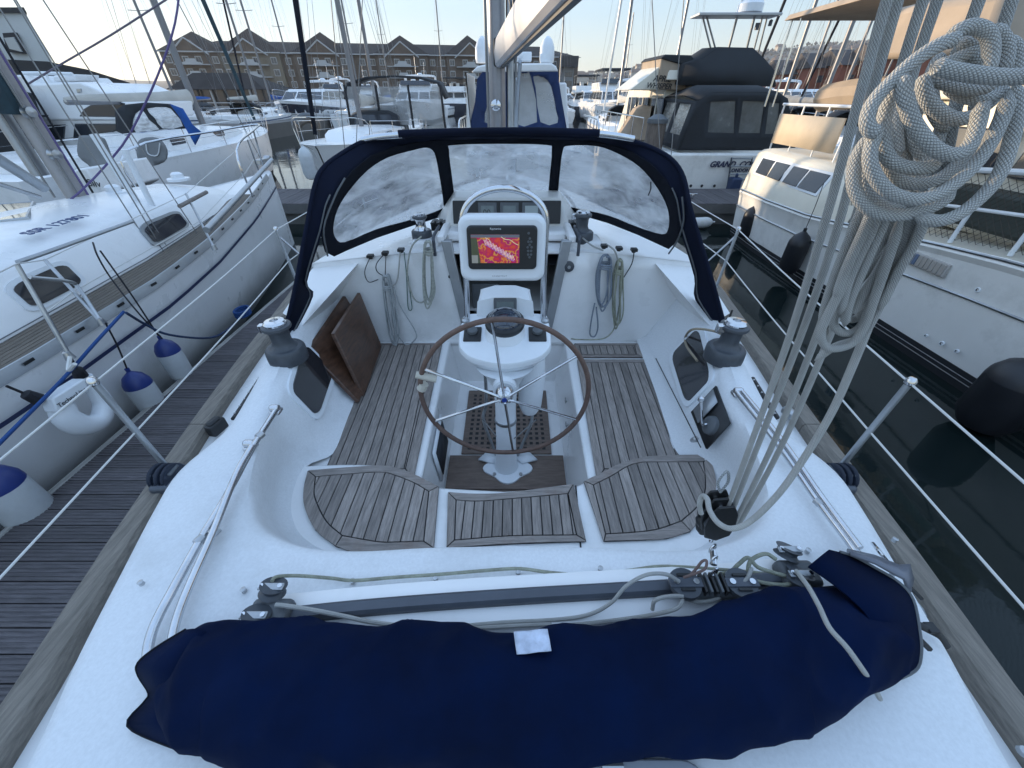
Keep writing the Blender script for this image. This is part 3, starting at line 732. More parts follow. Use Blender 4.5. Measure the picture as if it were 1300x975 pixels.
mb.build('chart_pontoons', smat('chart_white', (.75, .72, .80)), Y); mb2.build('chart_berths', smat('chart_purple', (.20, .05, .45)), Y)
mb = MB(); mb.tube([spt(.03, .060, .004), spt(.05, .048, .004), (spt(.075, .045, .004)), spt(.10, .028, .004), spt(.118, .02, .004)], .0016, 4, k=3); mb.tube([spt(-.05, .056, .004), spt(-.03, .045, .004), spt(-.02, .03, .004)], .0014, 4, k=3); mb.build('chart_outline', smat('chart_pale', (.65, .60, .35)), Y)
for k, (x_, y_) in enumerate([(.118, .08), (.125, .052), (.118, .035), (.132, .035), (.125, .018), (.115, .005), (.135, .005), (.118, -.015), (.133, -.015), (.118, -.035), (.133, -.035), (.125, -.05)]):
    mb = MB(); c = PS+pmx.col[0]*(x_+.015)+pmx.col[1]*(y_*.9)+pn*.059; mb.lathe([(.0065, 0), (.006, .004), (0, .0045)], c, pn, 10); mb.build('plotter_button', GREYP, Y)
text('Raymarine', .013, 'maker_name', WHITEP, Y, PS+pmx.col[0]*(-.06)+pmx.col[1]*.089+pn*.0605, frame(pmx.col[0], pmx.col[1]), .0004)
text('S C A N S T R U T', .010, 'pod_lettering', GREYP, Y, PC+pmx.col[0]*(-.055)+pmx.col[1]*(-.138)+pn*.0455, frame(pmx.col[0], pmx.col[1]), .0003)

# ---- engine panel dial on bulkhead, plus small fittings
c = P(722, 338, y=YB-.012); mb = MB(); mb.lathe([(.040, 0), (.040, .014), (.030, .02), (.012, .021), (.012, .026), (0, .027)], c, (0, -1, 0), 24, ms=[0, 0, 0, 1, 1]); mb.build('bulkhead_dial', [RUBBER, ALU], Y)
c = P(571, 351, y=YB-.012); mb = MB(); mb.lathe([(.012, 0), (.010, .012), (0, .014)], c, (0, -1, 0), 12); mb.build('bulkhead_button', BLACKP, Y)
for (u, v) in ((470, 325), (489, 321), (509, 317), (767, 312), (786, 315), (805, 317)):
    c = P(u, v, y=YB-.03); mb = MB(); mb.box(c, (.045, .05, .02)); mb.lathe([(.012, 0), (.016, -.02), (.0, -.022)], c, (0, 0, 1), 10); mb.build('rope_hook', BLACKP, Y, bevel=.003)

# ---- inner coaming window ports, locker, catches
def lerpw(p, q, t): return p.lerp(q, t)
def wallpt(y, t, sg, off=.0):
    """point on the inner coaming wall at station y, t from lip (0) to foot (1)"""
    l = V((interp([(1.36, 1.16), (1.55, 1.19), (1.78, 1.235), (2.2, 1.34), (2.6, 1.43), (2.86, 1.44)], y), y, interp([(1.36, 1.30), (1.55, 1.31), (1.78, 1.325), (2.2, 1.36), (2.6, 1.42), (2.86, 1.5)], y)))
    f = V((interp([(1.36, 1.05), (1.56, 1.05), (1.78, 1.06), (2.2, 1.10), (2.6, 1.13), (2.86, 1.15)], y), y, .93))
    p = l.lerp(f, t); nn_ = V((-(l.z-f.z), 0, (l.x-f.x))).normalized()
    p = p+nn_*off; p.x *= sg; return p
def wallpanel(y0, y1, t0, t1, sg, off, r=.03):
    q = rrect(1, 1, .18, 4); return [wallpt(lerp(y0, y1, a+.5), lerp(t0, t1, b+.5), sg, off) for a, b in q]
for sg, (y0, y1, t0, t1) in ((-1, (1.70, 2.14, .10, .62)), (1, (1.83, 2.36, .16, .66))):
    for nm, m_, g, off in (('port_frame', WHITEP, .028, .013), ('port_pane', SMOKE, 0, .017)):
        mb = MB(); gy, gt = g, g/.42
        a = wallpanel(y0-gy, y1+gy, t0-gt, t1+gt, sg, -.01); b = wallpanel(y0-gy, y1+gy, t0-gt, t1+gt, sg, off)
        if sg > 0: a = a[::-1]; b = b[::-1]
        mb.loft([a, b]); mb.poly(b); mb.build(nm, m_, Y)
# open engine control recess to starboard
q = [wallpt(1.45, .12, 1, .012), wallpt(1.74, .12, 1, .012), wallpt(1.74, .62, 1, .012), wallpt(1.45, .62, 1, .012)]
mb = MB(); mb.add(q, [(3, 2, 1, 0)]); mb.build('control_recess', BLACKP, Y, solid=.012)
q = [wallpt(1.62, .16, 1, .024), wallpt(1.725, .16, 1, .024), wallpt(1.725, .56, 1, .024), wallpt(1.62, .56, 1, .024)]
mb = MB(); mb.add(q, [(3, 2, 1, 0)]); mb.build('switch_panel', ALU, Y, solid=.006)
c = wallpt(1.53, .38, 1, .02); nn_ = (wallpt(1.52, .42, 1, .1)-wallpt(1.52, .42, 1, 0)).normalized()
mb = MB(); mb.lathe([(.055, 0), (.05, .02), (.03, .03), (.0, .03)], c, nn_, 20); mb.build('control_boss', GREYP, Y)
mb = MB(); mb.tube([c+nn_*.03, c+nn_*.06, c+nn_*.08+V((0, .05, .10))], .008, 8, k=4); mb.lathe([(.0, 0), (.016, .012), (.016, .03), (0, .04)], c+nn_*.08+V((0, .05, .09)), (0, .3, 1), 12); mb.build('throttle_lever', STEEL, Y)
for (u, v) in ((826, 449), (881, 559)):
    c = P(u, v, x=1.09) if u > 850 else P(u, v, x=1.16)
    mb = MB(); mb.lathe([(.0, -.055), (.018, -.035), (.02, 0), (.018, .035), (0, .055)], c, (0, -.5, .8), 12); mb.build('locker_catch', STEELD, Y)
mb = MB(); mb.tube([P(833, 455, x=1.15)+V((-.002, 0, 0)), P(890, 568, x=1.065)+V((-.002, 0, 0))], .003, 6); mb.build('locker_seam', CAULK, Y)
# footwell locker to port, pad eye to starboard
mb = MB(); q = [V((-.452, 1.62, .86)), V((-.462, 1.98, .86)), V((-.44, 1.98, .60)), V((-.43, 1.62, .60))]; q = [p+V((.014, 0, 0)) for p in q]; mb.add(q, [(0, 1, 2, 3)], sm=False); mb.build('footwell_locker_frame', WHITEP, Y, solid=.014)
mb = MB(); q = [p+V((.011, (1 if i in (0, 3) else -1)*.03, (-1 if i < 2 else 1)*.03)) for i, p in enumerate(q)]; mb.add(q, [(0, 1, 2, 3)], sm=False); mb.build('footwell_locker_door', DARKIN, Y, solid=.006)
for p in ((.445, 2.2, .80), (.44, 2.05, .70), (.44, 1.45, .70)):
    mb = MB(); mb.tube([V(p)+V((-.01, .02*math.cos(t), .02*math.sin(t))) for t in [2*math.pi*i/12 for i in range(12)]], .004, 6, closed=True); mb.lathe([(.012, 0), (.01, .01), (0, .011)], V(p), (-1, 0, 0), 10); mb.build('pad_eye', STEELD, Y)

# ---- winches
def winch(c, s, name_m=RUBBER, chrome=False, seed=0):
    wr = thing('winch', '', ''); del wr['label']; del wr['category']; wr.parent = Y; wr.location = c; wr['_w'] = tuple(c)
    f = lambda pr: [(r*s, z*s) for r, z in pr]
    dm = STEEL if chrome else name_m
    mb = MB(); mb.lathe(f([(.106, -.02), (.108, .01), (.106, .055), (.096, .068), (.082, .072)]), c, (0, 0, 1), 32); mb.build('winch_base', name_m, wr)
    mb = MB(); mb.lathe(f([(.076, .072), (.060, .088), (.052, .11), (.053, .16), (.060, .178), (.074, .186)]), c, (0, 0, 1), 32); mb.build('winch_drum', dm, wr)
    mb = MB(); mb.lathe(f([(.074, .186), (.078, .194), (.076, .206), (.060, .212)]), c, (0, 0, 1), 32); mb.build('self_tailing_jaw', name_m, wr)
    mb = MB(); mb.lathe(f([(.060, .208), (.060, .222), (.050, .232), (.022, .236), (.020, .225), (0, .225)]), c, (0, 0, 1), 28); mb.build('winch_cap', STEEL, wr)
    mb = MB(); mb.box(V(c)+V((-.075*s, .0, .185*s)), (.045*s, .035*s, .05*s)); mb.build('stripper_arm', STEEL, wr, bevel=.006)
    return wr
winch(V((-1.30, 1.95, 1.345)), 1.02); winch(V((1.305, 1.95, 1.345)), 1.02)
winch(P(536, 300, z=1.72)+V((0, 0, .0)), .72, chrome=True); winch(P(737, 303, z=1.72), .86)
mb = MB(); mb.box((-.62, 3.05, 1.67), (.20, .20, .10)); mb.build('winch_plinth', GEL, Y, bevel=.02)
mb = MB(); mb.box((.60, 3.05, 1.67), (.24, .24, .10)); mb.build('winch_plinth', GEL, Y, bevel=.02)
# rope clutches by the cabin-top winches
for sg in (-1, 1):
    for k in range(3):
        mb = MB(); mb.box((sg*(.50+.045*k), 3.30, 1.75), (.036, .16, .055)); mb.box((sg*(.50+.045*k), 3.24, 1.785), (.028, .10, .014)); mb.build('rope_clutch', BLACKP, Y, bevel=.004)

# ---- jib tracks, cleats, stern blocks
for sg in (-1, 1):
    mb = MB(); a = V((sg*1.51, 1.60, 1.16)); b = V((sg*1.56, 1.98, 1.16))
    mb.tube([a, b], .017, 6, ry=.6); mb.build('genoa_track', BLACKP, Y)
    for k in range(6):
        p = a.lerp(b, (k+.5)/6); mb = MB(); mb.cyl(p, p+V((0, 0, .014)), .006, 8); mb.build('track_bolt', STEELD, Y)
c = P(277, 545, z=1.17); mb = MB(); mb.box(c+V((0, 0, .02)), (.05, .095, .07), rz=R(-12)); mb.box(c+V((.0, 0, .06)), (.038, .07, .02), rz=R(-12)); mb.lathe([(.022, -.02), (.022, .02)], c+V((-.02, 0, .03)), (1, 0, 0), 14); mb.build('deck_block', BLACKP, Y, bevel=.012)
c = P(1001, 527, z=1.17); mb = MB(); mb.box(c+V((0, 0, .015)), (.045, .085, .05), rz=R(12)); mb.build('deck_block', STEELD, Y, bevel=.014)
for sg in (-1, 1):
    c = V((sg*1.525, 1.15, ZD+.055)); mb = MB()
    mb.box(c, (.09, .15, .07), rz=R(sg*-6)); bb = mb.build('foot_block', ALUG, Y, bevel=.016)
    for dx in (-.03, .0, .03):
        mb = MB(); mb.lathe([(.060, -.009), (.048, 0), (.060, .009)], c+V((dx, 0, .03)), (1, 0, 0), 20); mb.build('block_sheave', mat('sheave_navy', (.022, .03, .05), .5), Y)
    mb = MB(); mb.box(c+V((0, 0, .065)), (.10, .06, .012), rz=R(sg*-6)); mb.build('block_strap', GREYP, Y, bevel=.004)

# ---- stanchions and guard wires
ST = [(-1.40, -.6), (-1.60, 1.22), (-1.92, 3.35), (-1.88, 5.4), (-1.30, 7.3), (-.3, 9.1)]
tops = {}
for sg in (-1, 1):
    tp = []; md = []
    for i, (x, y) in enumerate(ST):
        z0 = sheer(y)+.0; x_ = -x*sg*1.0; a = V((x_*.99, y, z0)); b = V((x_*1.005, y, z0+.57))
        if 0 < i < 5:
            mb = MB(); mb.cyl(a, b, .0125, 12); mb.build('stanchion', ALU, Y)
            mb = MB(); mb.lathe([(.013, -.02), (.019, -.012), (.019, .004), (.012, .014), (0, .016)], b, (0, 0, 1), 14); mb.build('stanchion_cap', STEEL, Y)
            mb = MB(); mb.lathe([(.035, 0), (.03, .02), (.018, .06)], a, (0, 0, 1), 14); mb.build('stanchion_socket', STEEL, Y)
        tp.append(b-V((0, 0, .01))); md.append(a.lerp(b, .52))
    for l in (tp, md):
        for a, b in zip(l, l[1:]):
            mb = MB(); m_ = a.lerp(b, .5)-V((0, 0, .012)); mb.tube([a, m_, b], .0042, 6, k=6); mb.build('guard_wire', WIRE, Y)
    # brace on the gate stanchion
    x, y = ST[2]; a = V((-x*sg, y, sheer(y)+.5)); b = V((-x*sg*.985, y+.42, sheer(y)+.04)); mb = MB(); mb.cyl(a, b, .010, 10); mb.build('stanchion_brace', STEEL, Y)

# ---- folded stainless bimini tubes lying on the coaming
def tubepath(name, pts, r, m=STEEL, k=6, **kw):
    mb = MB(); mb.tube(pts, r, 12, k=k); return mb.build(name, m, Y, **kw)
zc = 1.335
tubepath('bimini_tube', [P(350, 521, z=zc+.01), P(322, 566, z=zc+.02), P(284, 636, z=zc+.02), P(254, 686, z=zc+.02), P(217, 753, z=zc+.02), P(198, 790, z=zc+.015), P(189, 818, z=zc), P(186, 850, z=zc-.01)], .0135)
tubepath('bimini_tube', [P(320, 566, z=zc+.06), P(300, 602, z=zc+.05), P(270, 677, z=zc+.03), P(245, 733, z=zc+.02), P(228, 775, z=zc+.015), P(219, 810, z=zc+.01), P(216, 850, z=zc)], .0125)
tubepath('bimini_tube', [P(936, 499, z=zc+.015), P(985, 560, z=zc+.02), P(1040, 638, z=zc+.02), P(1088, 702, z=zc+.02), P(1150, 800, z=zc+.01)], .0135)
tubepath('bimini_tube', [P(942, 497, z=zc+.03), P(992, 558, z=zc+.04), P(1044, 632, z=zc+.04), P(1092, 696, z=zc+.04)], .0105)
for (u, v) in ((350, 521), (318, 566), (936, 499)):
    c = P(u, v, z=zc); mb = MB(); mb.box(c+V((0, 0, -.005)), (.05, .05, .02)); mb.lathe([(.018, -.022), (.018, .022)], c+V((0, 0, .015)), (1, 0, 0), 12); mb.build('tube_hinge', STEEL, Y, bevel=.006)
for (u, v, d) in ((254, 686, (-.35, -1, 0)), (272, 675, (-.3, -1, 0)), (1040, 638, (.35, -1, 0)), (330, 553, (-.35, -1, 0))):
    c = P(u, v, z=zc+.02); mb = MB(); mb.lathe([(.0165, -.014), (.0175, 0), (.0165, .014)], c, d, 14); mb.build('tube_collar', STEELD, Y)
mb = MB(); mb.tube([P(1108, 690, z=1.36), P(1116, 700, z=1.40), P(1128, 715, z=1.36)], .006, 8, k=4); mb.build('deck_eye', STEEL, Y)
# push-button studs on the aft deck
for (u, v) in ((448, 739), (553, 735), (658, 727), (762, 723), (310, 750), (180, 741), (1133, 729), (1025, 700), (1135, 686)):
    c = P(u, v, z=1.322); mb = MB(); mb.lathe([(.008, -.004), (.007, .008), (.009, .011), (0, .014)], c, (0, 0, 1), 10); mb.build('canvas_stud', STEELD, Y)

# ---- traveller on its raised moulding
TP = [P(345, 783, z=1.36), P(450, 772, z=1.365), P(560, 763, z=1.37), P(680, 755, z=1.37), P(800, 748, z=1.365), P(930, 740, z=1.36), P(1010, 732, z=1.355)]
TP = [V((p.x, p.y, p.z-.012)) for p in TP]
def sweep(pts, sec, name, m, k=6, **kw):
    pp = cat(pts, k); rings = []
    for i, p in enumerate(pp):
        a = pp[max(0, i-1)]; b = pp[min(len(pp)-1, i+1)]; t_ = (b-a).normalized(); s_ = V((t_.y, -t_.x, 0)).normalized()
        rings.append([p+s_*a_+V((0, 0, b_)) for a_, b_ in sec])
    mb = MB(); mb.loft(rings, caps=True); return mb.build(name, m, Y, sharp=30, **kw)
sweep(TP, [(-.10, -.06), (-.075, -.012), (-.05, -.003), (.05, -.003), (.075, -.012), (.10, -.06)], 'traveller_moulding', GEL)
sweep(TP, [(-.022, -.001), (-.022, .016), (-.013, .024), (.013, .024), (.022, .016), (.022, -.001)], 'traveller_track', ALUG)
tA = V((-.745, .50, 1.36))
for nm, ce in (('traveller_end_block', TP[0]), ('traveller_end_block', TP[-1])):
    tb = thing(nm, '', ''); del tb['label']; del tb['category']; tb.parent = Y; tb.location = ce; tb['_w'] = tuple(ce)
    mb = MB(); mb.box(ce+V((0, 0, .022)), (.12, .085, .05)); mb.build('end_housing', GREYP, tb, bevel=.015)
    for dx, dy, dz in ((-.01, .06, .055), (-.02, -.02, .055)):
        c = ce+V((dx, dy, dz)); mb = MB(); mb.lathe([(.038, -.014), (.028, -.004), (.028, .004), (.038, .014)], c, (.3, .5, 1), 22); mb.build('sheave', RUBBER, tb)
        mb = MB(); mb.box(c+V((0, 0, .016)), (.075, .022, .006)); mb.build('cheek_strap', ALU, tb, bevel=.003)
        for ex in (-.028, .028):
            mb = MB(); mb.cyl(c+V((ex, 0, .018)), c+V((ex, 0, .024)), .007, 8); mb.build('rivet', STEEL, tb)
CC = P(902, 746, z=1.385)
tcar = thing('traveller_car', '', ''); del tcar['label']; del tcar['category']; tcar.parent = Y; tcar.location = CC; tcar['_w'] = tuple(CC)
mb = MB(); mb.box(CC+V((0, 0, -.002)), (.19, .062, .034)); mb.build('car_body', GREYP, tcar, bevel=.01)
for sg in (-1, 1):
    c = CC+V((sg*.085, .0, .022)); mb = MB(); mb.lathe([(.046, -.010), (.048, .002), (.046, .010)], c, (0, 0, 1), 24); mb.build('car_plate', RUBBER, tcar)
    mb = MB(); mb.box(c+V((0, 0, .012)), (.10, .03, .006)); mb.build('plate_rib', ALUG, tcar, bevel=.004)
    for ex in (-.03, .03):
        mb = MB(); mb.cyl(c+V((ex, 0, .012)), c+V((ex, 0, .02)), .009, 10); mb.build('rivet', STEEL, tcar)
    for yy in (-.022, .022):
        mb = MB(); mb.box(c+V((0, yy, .014)), (.04, .008, .004)); mb.build('slot', BLACKP, tcar)
for k in range(5):
    mb = MB(); mb.box(CC+V((-.032+.016*k, 0, .022)), (.008, .06, .03)); mb.build('car_rib', GREYP if k % 2 else BLACKP, tcar, bevel=.002)
# stern hatch in the aft deck
hp_ = [(x_, y_) for x_, y_ in rrect(.62, .36, .06)]
HC = (.19, .02)
slab([(HC[0]+a, HC[1]+b) for a, b in hp_], 1.315, 1.335, 'stern_hatch_frame', mat('hatch_grey', (.28, .30, .34), .4), Y, bevel=.004)
slab([(HC[0]+a*.88, HC[1]+b*.82) for a, b in hp_], 1.33, 1.341, 'stern_hatch_pane', mat('hatch_pane', (.20, .23, .28), .15, coat=.5), Y, bevel=.003)
for dx in (-.02, .06):
    mb = MB(); mb.tube([(HC[0]+dx, .185, 1.343), (HC[0]+dx+.05, .185, 1.343)], .008, 8); mb.build('hatch_hinge', ALU, Y)
mb = MB(); mb.tube([P(1123, 686, z=1.15), P(1138, 705, z=1.15), P(1158, 745, z=1.15), P(1176, 783, z=1.15)], .006, 6, k=3); mb.build('deck_pipe', ALU, Y)
mb = MB(); c = P(1298, 955, z=1.2); mb.lathe([(.014, 0), (.012, .012), (0, .014)], c, (0, 0, 1), 10); mb.build('rail_bolt', STEELD, Y)

# ---- mast and boom
MY = 4.62; mz0 = 1.66
def oval(cx, cy, z, a, b, n=20): return [V((cx+a*math.cos(2*math.pi*i/n), cy+b*math.sin(2*math.pi*i/n), z)) for i in range(n)]
mb = MB(); mb.loft([oval(-.10, MY, z, .078, .105) for z in (mz0, 4, 8, 13.5)], caps=True); mb.build('mast', mat('mast_alu', (.30, .30, .32), .4, .5, var=.15, vs=4), Y)
mb = MB(); mb.lathe([(.14, 0), (.13, .04), (.10, .06)], (-.10, MY, mz0-.04), (0, 0, 1), 20); mb.build('mast_collar', STEELD, Y)
mb = MB(); mb.lathe([(.05, 0), (.045, .03), (.04, .06), (.045, .09), (.03, .10), (0, .105)], (-.11, MY-.10, 2.52), (0, -1, 0), 18); mb.build('mast_winch', STEEL, Y)
for dx, rr_ in ((.10, .03), (.145, .012), (-.115, .012)):
    mb = MB(); mb.cyl((dx-.07, MY-.12, 1.7), (dx-.08, MY-.10, 9), rr_, 10); mb.build('mast_halyard', ALU if rr_ > .02 else STAY, Y)
B0 = V((-.06, MY-.12, 2.90)); B1 = V((.40, .22, 2.98)); bd = (B1-B0).normalized(); sx = V((bd.y, -bd.x, 0)).normalized(); bz = V((0, 0, 1))
sec = [(-.052, -.085), (-.034, -.105), (.034, -.105), (.052, -.085), (.06, 0), (.046, .085), (.02, .105), (-.02, .105), (-.046, .085), (-.06, 0)]
mb = MB(); mb.loft([[p+sx*a+bz*b for a, b in sec] for p in (B0, B1)], caps=True); mb.build('boom', mat('boom_alu', (.52, .51, .52), .38, .35, var=.08, vs=2), Y, sharp=25)
mb = MB(); mb.loft([[p+sx*a+bz*(b-.108) for a, b in ((-.014, -.01), (.014, -.01), (.014, .01), (-.014, .01))] for p in (B0+bd*.1, B1)], caps=True); mb.build('boom_groove', BLACKP, Y)
mb = MB(); mb.box(B0-bd*.05, (.12, .12, .2)); mb.build('gooseneck', BLACKP, Y, bevel=.02)
mb = MB(); mb.tube([V((.05, MY-.15, 1.85)), V((.09, 3.9, 2.70))], .022, 10); mb.tube([V((.07, 4.2, 2.32)), V((.10, 3.75, 2.80))], .016, 10); mb.build('kicker_strut', ALU, Y)
for dz, y_ in ((0, 3.72), (.0, 3.55)):
    mb = MB(); mb.tube([B0+bd*(MY-y_)+V((0, 0, .10)), B0+bd*(MY-y_)+V((0.0, 0, .16)), B0+bd*(MY-y_-.14)+V((0, 0, .30)), B0+bd*(MY-y_-.12)+V((0, 0, .9))], .012, 8, k=4); mb.build('lazy_jack_strap', BLACKP, Y)
# foredeck fittings seen through the spray hood
for sg in (-1, 1):
    mb = MB(); mb.tube([(sg*.62, 3.9, 1.72), (sg*.62, 3.95, 1.77), (sg*.56, 4.8, 1.77), (sg*.48, 5.9, 1.73), (sg*.47, 5.95, 1.68)], .014, 8, k=3); mb.build('grab_rail', TEAK, Y)
    mb = MB(); mb.cyl((sg*1.86, 4.7, 1.15), (sg*.10, MY, 12.5), .0045, 6); mb.build('shroud', STAY, Y)
    mb = MB(); mb.cyl((sg*1.80, 4.45, 1.15), (sg*.09, MY, 7.2), .004, 6); mb.build('shroud', STAY, Y)
    mb = MB(); mb.tube([(sg*.6, 8.4, 1.2), (sg*.5, 8.7, 1.8), (sg*.0, 9.7, 1.85)], .013, 8, k=5); mb.build('pulpit', STEEL, Y)
slab([(-.27, 5.3), (.27, 5.3), (.25, 5.8), (-.25, 5.8)], 1.60, 1.68, 'fore_hatch', GLASSD, Y, bevel=.02)
# furled headsail on the forestay
mb = MB(); fa, fb = V((0, 9.35, 1.45)), V((0, 4.75, 12.8)); mb.tube([fa.lerp(fb, t) for t in (0, .03, .06, .3, .6, .95)], lambda t: .02+.045*math.sin(math.pi*min(1, t*1.0+.08)), 10); mb.build('furled_headsail', NAVYD, Y)

# the stern swings a touch to starboard of the camera's line
for o in list(Y.children):
    if o.name.split('.')[0] in ('hull', 'side_deck', 'toe_rail', 'coaming'):
        for v in o.data.vertices:
            v.co.x += .055*max(0, (1.6-v.co.y)/1.4)
# ================================================================ spray hood (a part of the yacht)
def FX(x): return 3.68-.696*abs(x)**3.08
LEAN = .72
def SH(u, v, off=0.0):
    d = ray(u, v); t = .003
    lo_, hi_ = .0, .02
    f = lambda t: (CAM+d*t).y+LEAN*((CAM+d*t).z-1.8)-FX((CAM+d*t).x)-off
    for _ in range(40):
        mid = (lo_+hi_)/2
        if f(mid) < 0: lo_ = mid
        else: hi_ = mid
    return CAM+d*((lo_+hi_)/2)
hood = thing('spray_hood', '', ''); del hood['label']; del hood['category']; hood.parent = Y; hood['_w'] = (0, 0, 0)
def sm2(pts, k=3): return [(p.x, p.y) for p in cat([V((a, b, 0)) for a, b in pts], k, True)]
wl = sm2([(422.5, 289), (426, 303), (438, 308), (478, 291.5), (525, 278.5), (560, 266), (563.5, 258), (558, 221), (552, 194), (542, 187), (525, 190), (492, 199.5), (466, 216), (442.5, 242), (428, 265.5)])
wc = sm2([(569.5, 190), (575, 183.5), (640, 182), (694, 183.5), (701, 190), (698.5, 222), (695, 256), (690, 262), (640, 261), (584, 262), (578, 256), (573, 222)])
wr_ = sm2([(714, 191), (722, 184.5), (758, 185), (786, 195), (812, 211), (831, 232.5), (845, 256), (850, 275), (848.5, 292), (840, 298), (810, 289), (772, 274), (734, 265.5), (713, 260), (708, 252), (710, 222)])
outer = [(408, 303), (411, 280), (416, 262), (428, 240), (447, 217), (470, 198), (500, 186), (540, 179), (580, 176.5), (640, 175.5), (700, 176.5), (740, 178), (775, 183), (803, 193), (826, 207), (846, 229), (860, 256), (865, 285), (861, 305), (849, 316),
         (810, 298), (772, 283), (734, 272), (700, 268), (640, 267), (580, 268), (560, 275), (525, 286), (478, 302), (440, 318), (424, 325.5), (413, 320)]
mb = region(outer, [wl, wc, wr_], lambda u, v: SH(u, v), 7); mb.build('front_panel', NAVYD, hood, solid=.006)
vin = bpy.data.materials.new('clear_vinyl'); vin.use_nodes = True; t = vin.node_tree; L_ = t.links.new
for n_ in list(t.nodes):
    if n_.type == 'BSDF_PRINCIPLED': t.nodes.remove(n_)
ou = [n_ for n_ in t.nodes if n_.type == 'OUTPUT_MATERIAL'][0]
tr = nd(t, 'ShaderNodeBsdfTransparent'); tr.inputs[0].default_value = (.90, .92, .94, 1)
gl = nd(t, 'ShaderNodeBsdfGlossy'); gl.inputs['Roughness'].default_value = .16; gl.inputs[0].default_value = (.55, .57, .6, 1)
df = nd(t, 'ShaderNodeBsdfDiffuse'); df.inputs[0].default_value = (.80, .82, .84, 1); tl = nd(t, 'ShaderNodeBsdfTranslucent'); tl.inputs[0].default_value = (.92, .94, .96, 1)
tc = nd(t, 'ShaderNodeTexCoord'); nz = nd(t, 'ShaderNodeTexNoise'); nz.inputs['Scale'].default_value = 4.5; nz.inputs['Detail'].default_value = 7; nz.inputs['Roughness'].default_value = .55; nz.inputs['Distortion'].default_value = .5
mpv = nd(t, 'ShaderNodeMapping'); mpv.inputs['Scale'].default_value = (1, 1, 2.5); L_(tc.outputs['Object'], mpv.inputs[0]); L_(mpv.outputs[0], nz.inputs[0])
mr = nd(t, 'ShaderNodeMapRange'); mr.inputs[1].default_value = .36; mr.inputs[2].default_value = .68; mr.inputs[3].default_value = .28; mr.inputs[4].default_value = .84; L_(nz.outputs[0], mr.inputs[0])
wv = nd(t, 'ShaderNodeTexNoise'); wv.inputs['Scale'].default_value = 5; L_(tc.outputs['Object'], wv.inputs[0]); bp = nd(t, 'ShaderNodeBump'); bp.inputs['Strength'].default_value = .25; bp.inputs['Distance'].default_value = .02; L_(wv.outputs[0], bp.inputs['Height']); L_(bp.outputs[0], gl.inputs['Normal'])
m0 = nd(t, 'ShaderNodeMixShader'); m0.inputs[0].default_value = .78; L_(df.outputs[0], m0.inputs[1]); L_(tl.outputs[0], m0.inputs[2])
m1 = nd(t, 'ShaderNodeMixShader'); L_(mr.outputs[0], m1.inputs[0]); L_(tr.outputs[0], m1.inputs[1]); L_(m0.outputs[0], m1.inputs[2])
fr = nd(t, 'ShaderNodeFresnel'); fr.inputs[0].default_value = 1.5; L_(bp.outputs[0], fr.inputs['Normal'])
m2 = nd(t, 'ShaderNodeMixShader'); mm_ = nd(t, 'ShaderNodeMath', operation='MULTIPLY'); mm_.inputs[1].default_value = .35; L_(fr.outputs[0], mm_.inputs[0]); L_(mm_.outputs[0], m2.inputs[0]); L_(m1.outputs[0], m2.inputs[1]); L_(gl.outputs[0], m2.inputs[2]); L_(m2.outputs[0], ou.inputs[0])
for wdw in (wl, wc, wr_):
    cx = sum(p[0] for p in wdw)/len(wdw); cy = sum(p[1] for p in wdw)/len(wdw)
    big = [(cx+(a-cx)*1.012, cy+(b-cy)*1.02) for a, b in wdw]
    mb = region(big, [], lambda u, v: SH(u, v, .004), 12); mb.build('window_pane', vin, hood)
    mb = MB(); mb.tube([SH(a, b, -.004) for a, b in wdw], .0035, 5, closed=True); mb.build('window_binding', NAVYD, hood)
# roof and wings: O the aft hoop, I the line where it meets the front panel
OL = [((640, 171), 3.02), ((600, 171), 3.02), ((540, 172.5), 3.0), ((500, 175), 2.97), ((464, 179), 2.92), ((431, 197), 2.80), ((409, 215), 2.68), ((399, 238), 2.58), ((391, 280), 2.47), ((382, 327), 2.38), ((373, 374), 2.28), ((358, 436), 2.14)]
IL = [(640, 177), (600, 177), (560, 178), (520, 182.5), (480, 194), (452, 213), (430, 238), (417, 262), (409, 295), None, None, None]
IF = {9: V((-1.30, 2.42, 1.62)), 10: P(397, 376, y=2.50), 11: P(366, 438, y=2.12)}
OR = [((640, 171), 3.02), ((690, 171.5), 3.02), ((740, 173), 3.0), ((775, 175), 2.97), ((805, 180), 2.92), ((832, 190), 2.84), ((854, 204), 2.74), ((868, 226), 2.64), ((876, 263), 2.52), ((890, 310), 2.44), ((905, 360), 2.36), ((922, 421), 2.30)]
IR = [(640, 177), (690, 177), (735, 178.5), (770, 182.5), (798, 192), (823, 206), (843, 228), (857, 256), (863, 290), None, None, None]
IFR = {9: V((1.27, 2.52, 1.62)), 10: P(883, 380, y=2.52), 11: P(912, 421, y=2.26)}
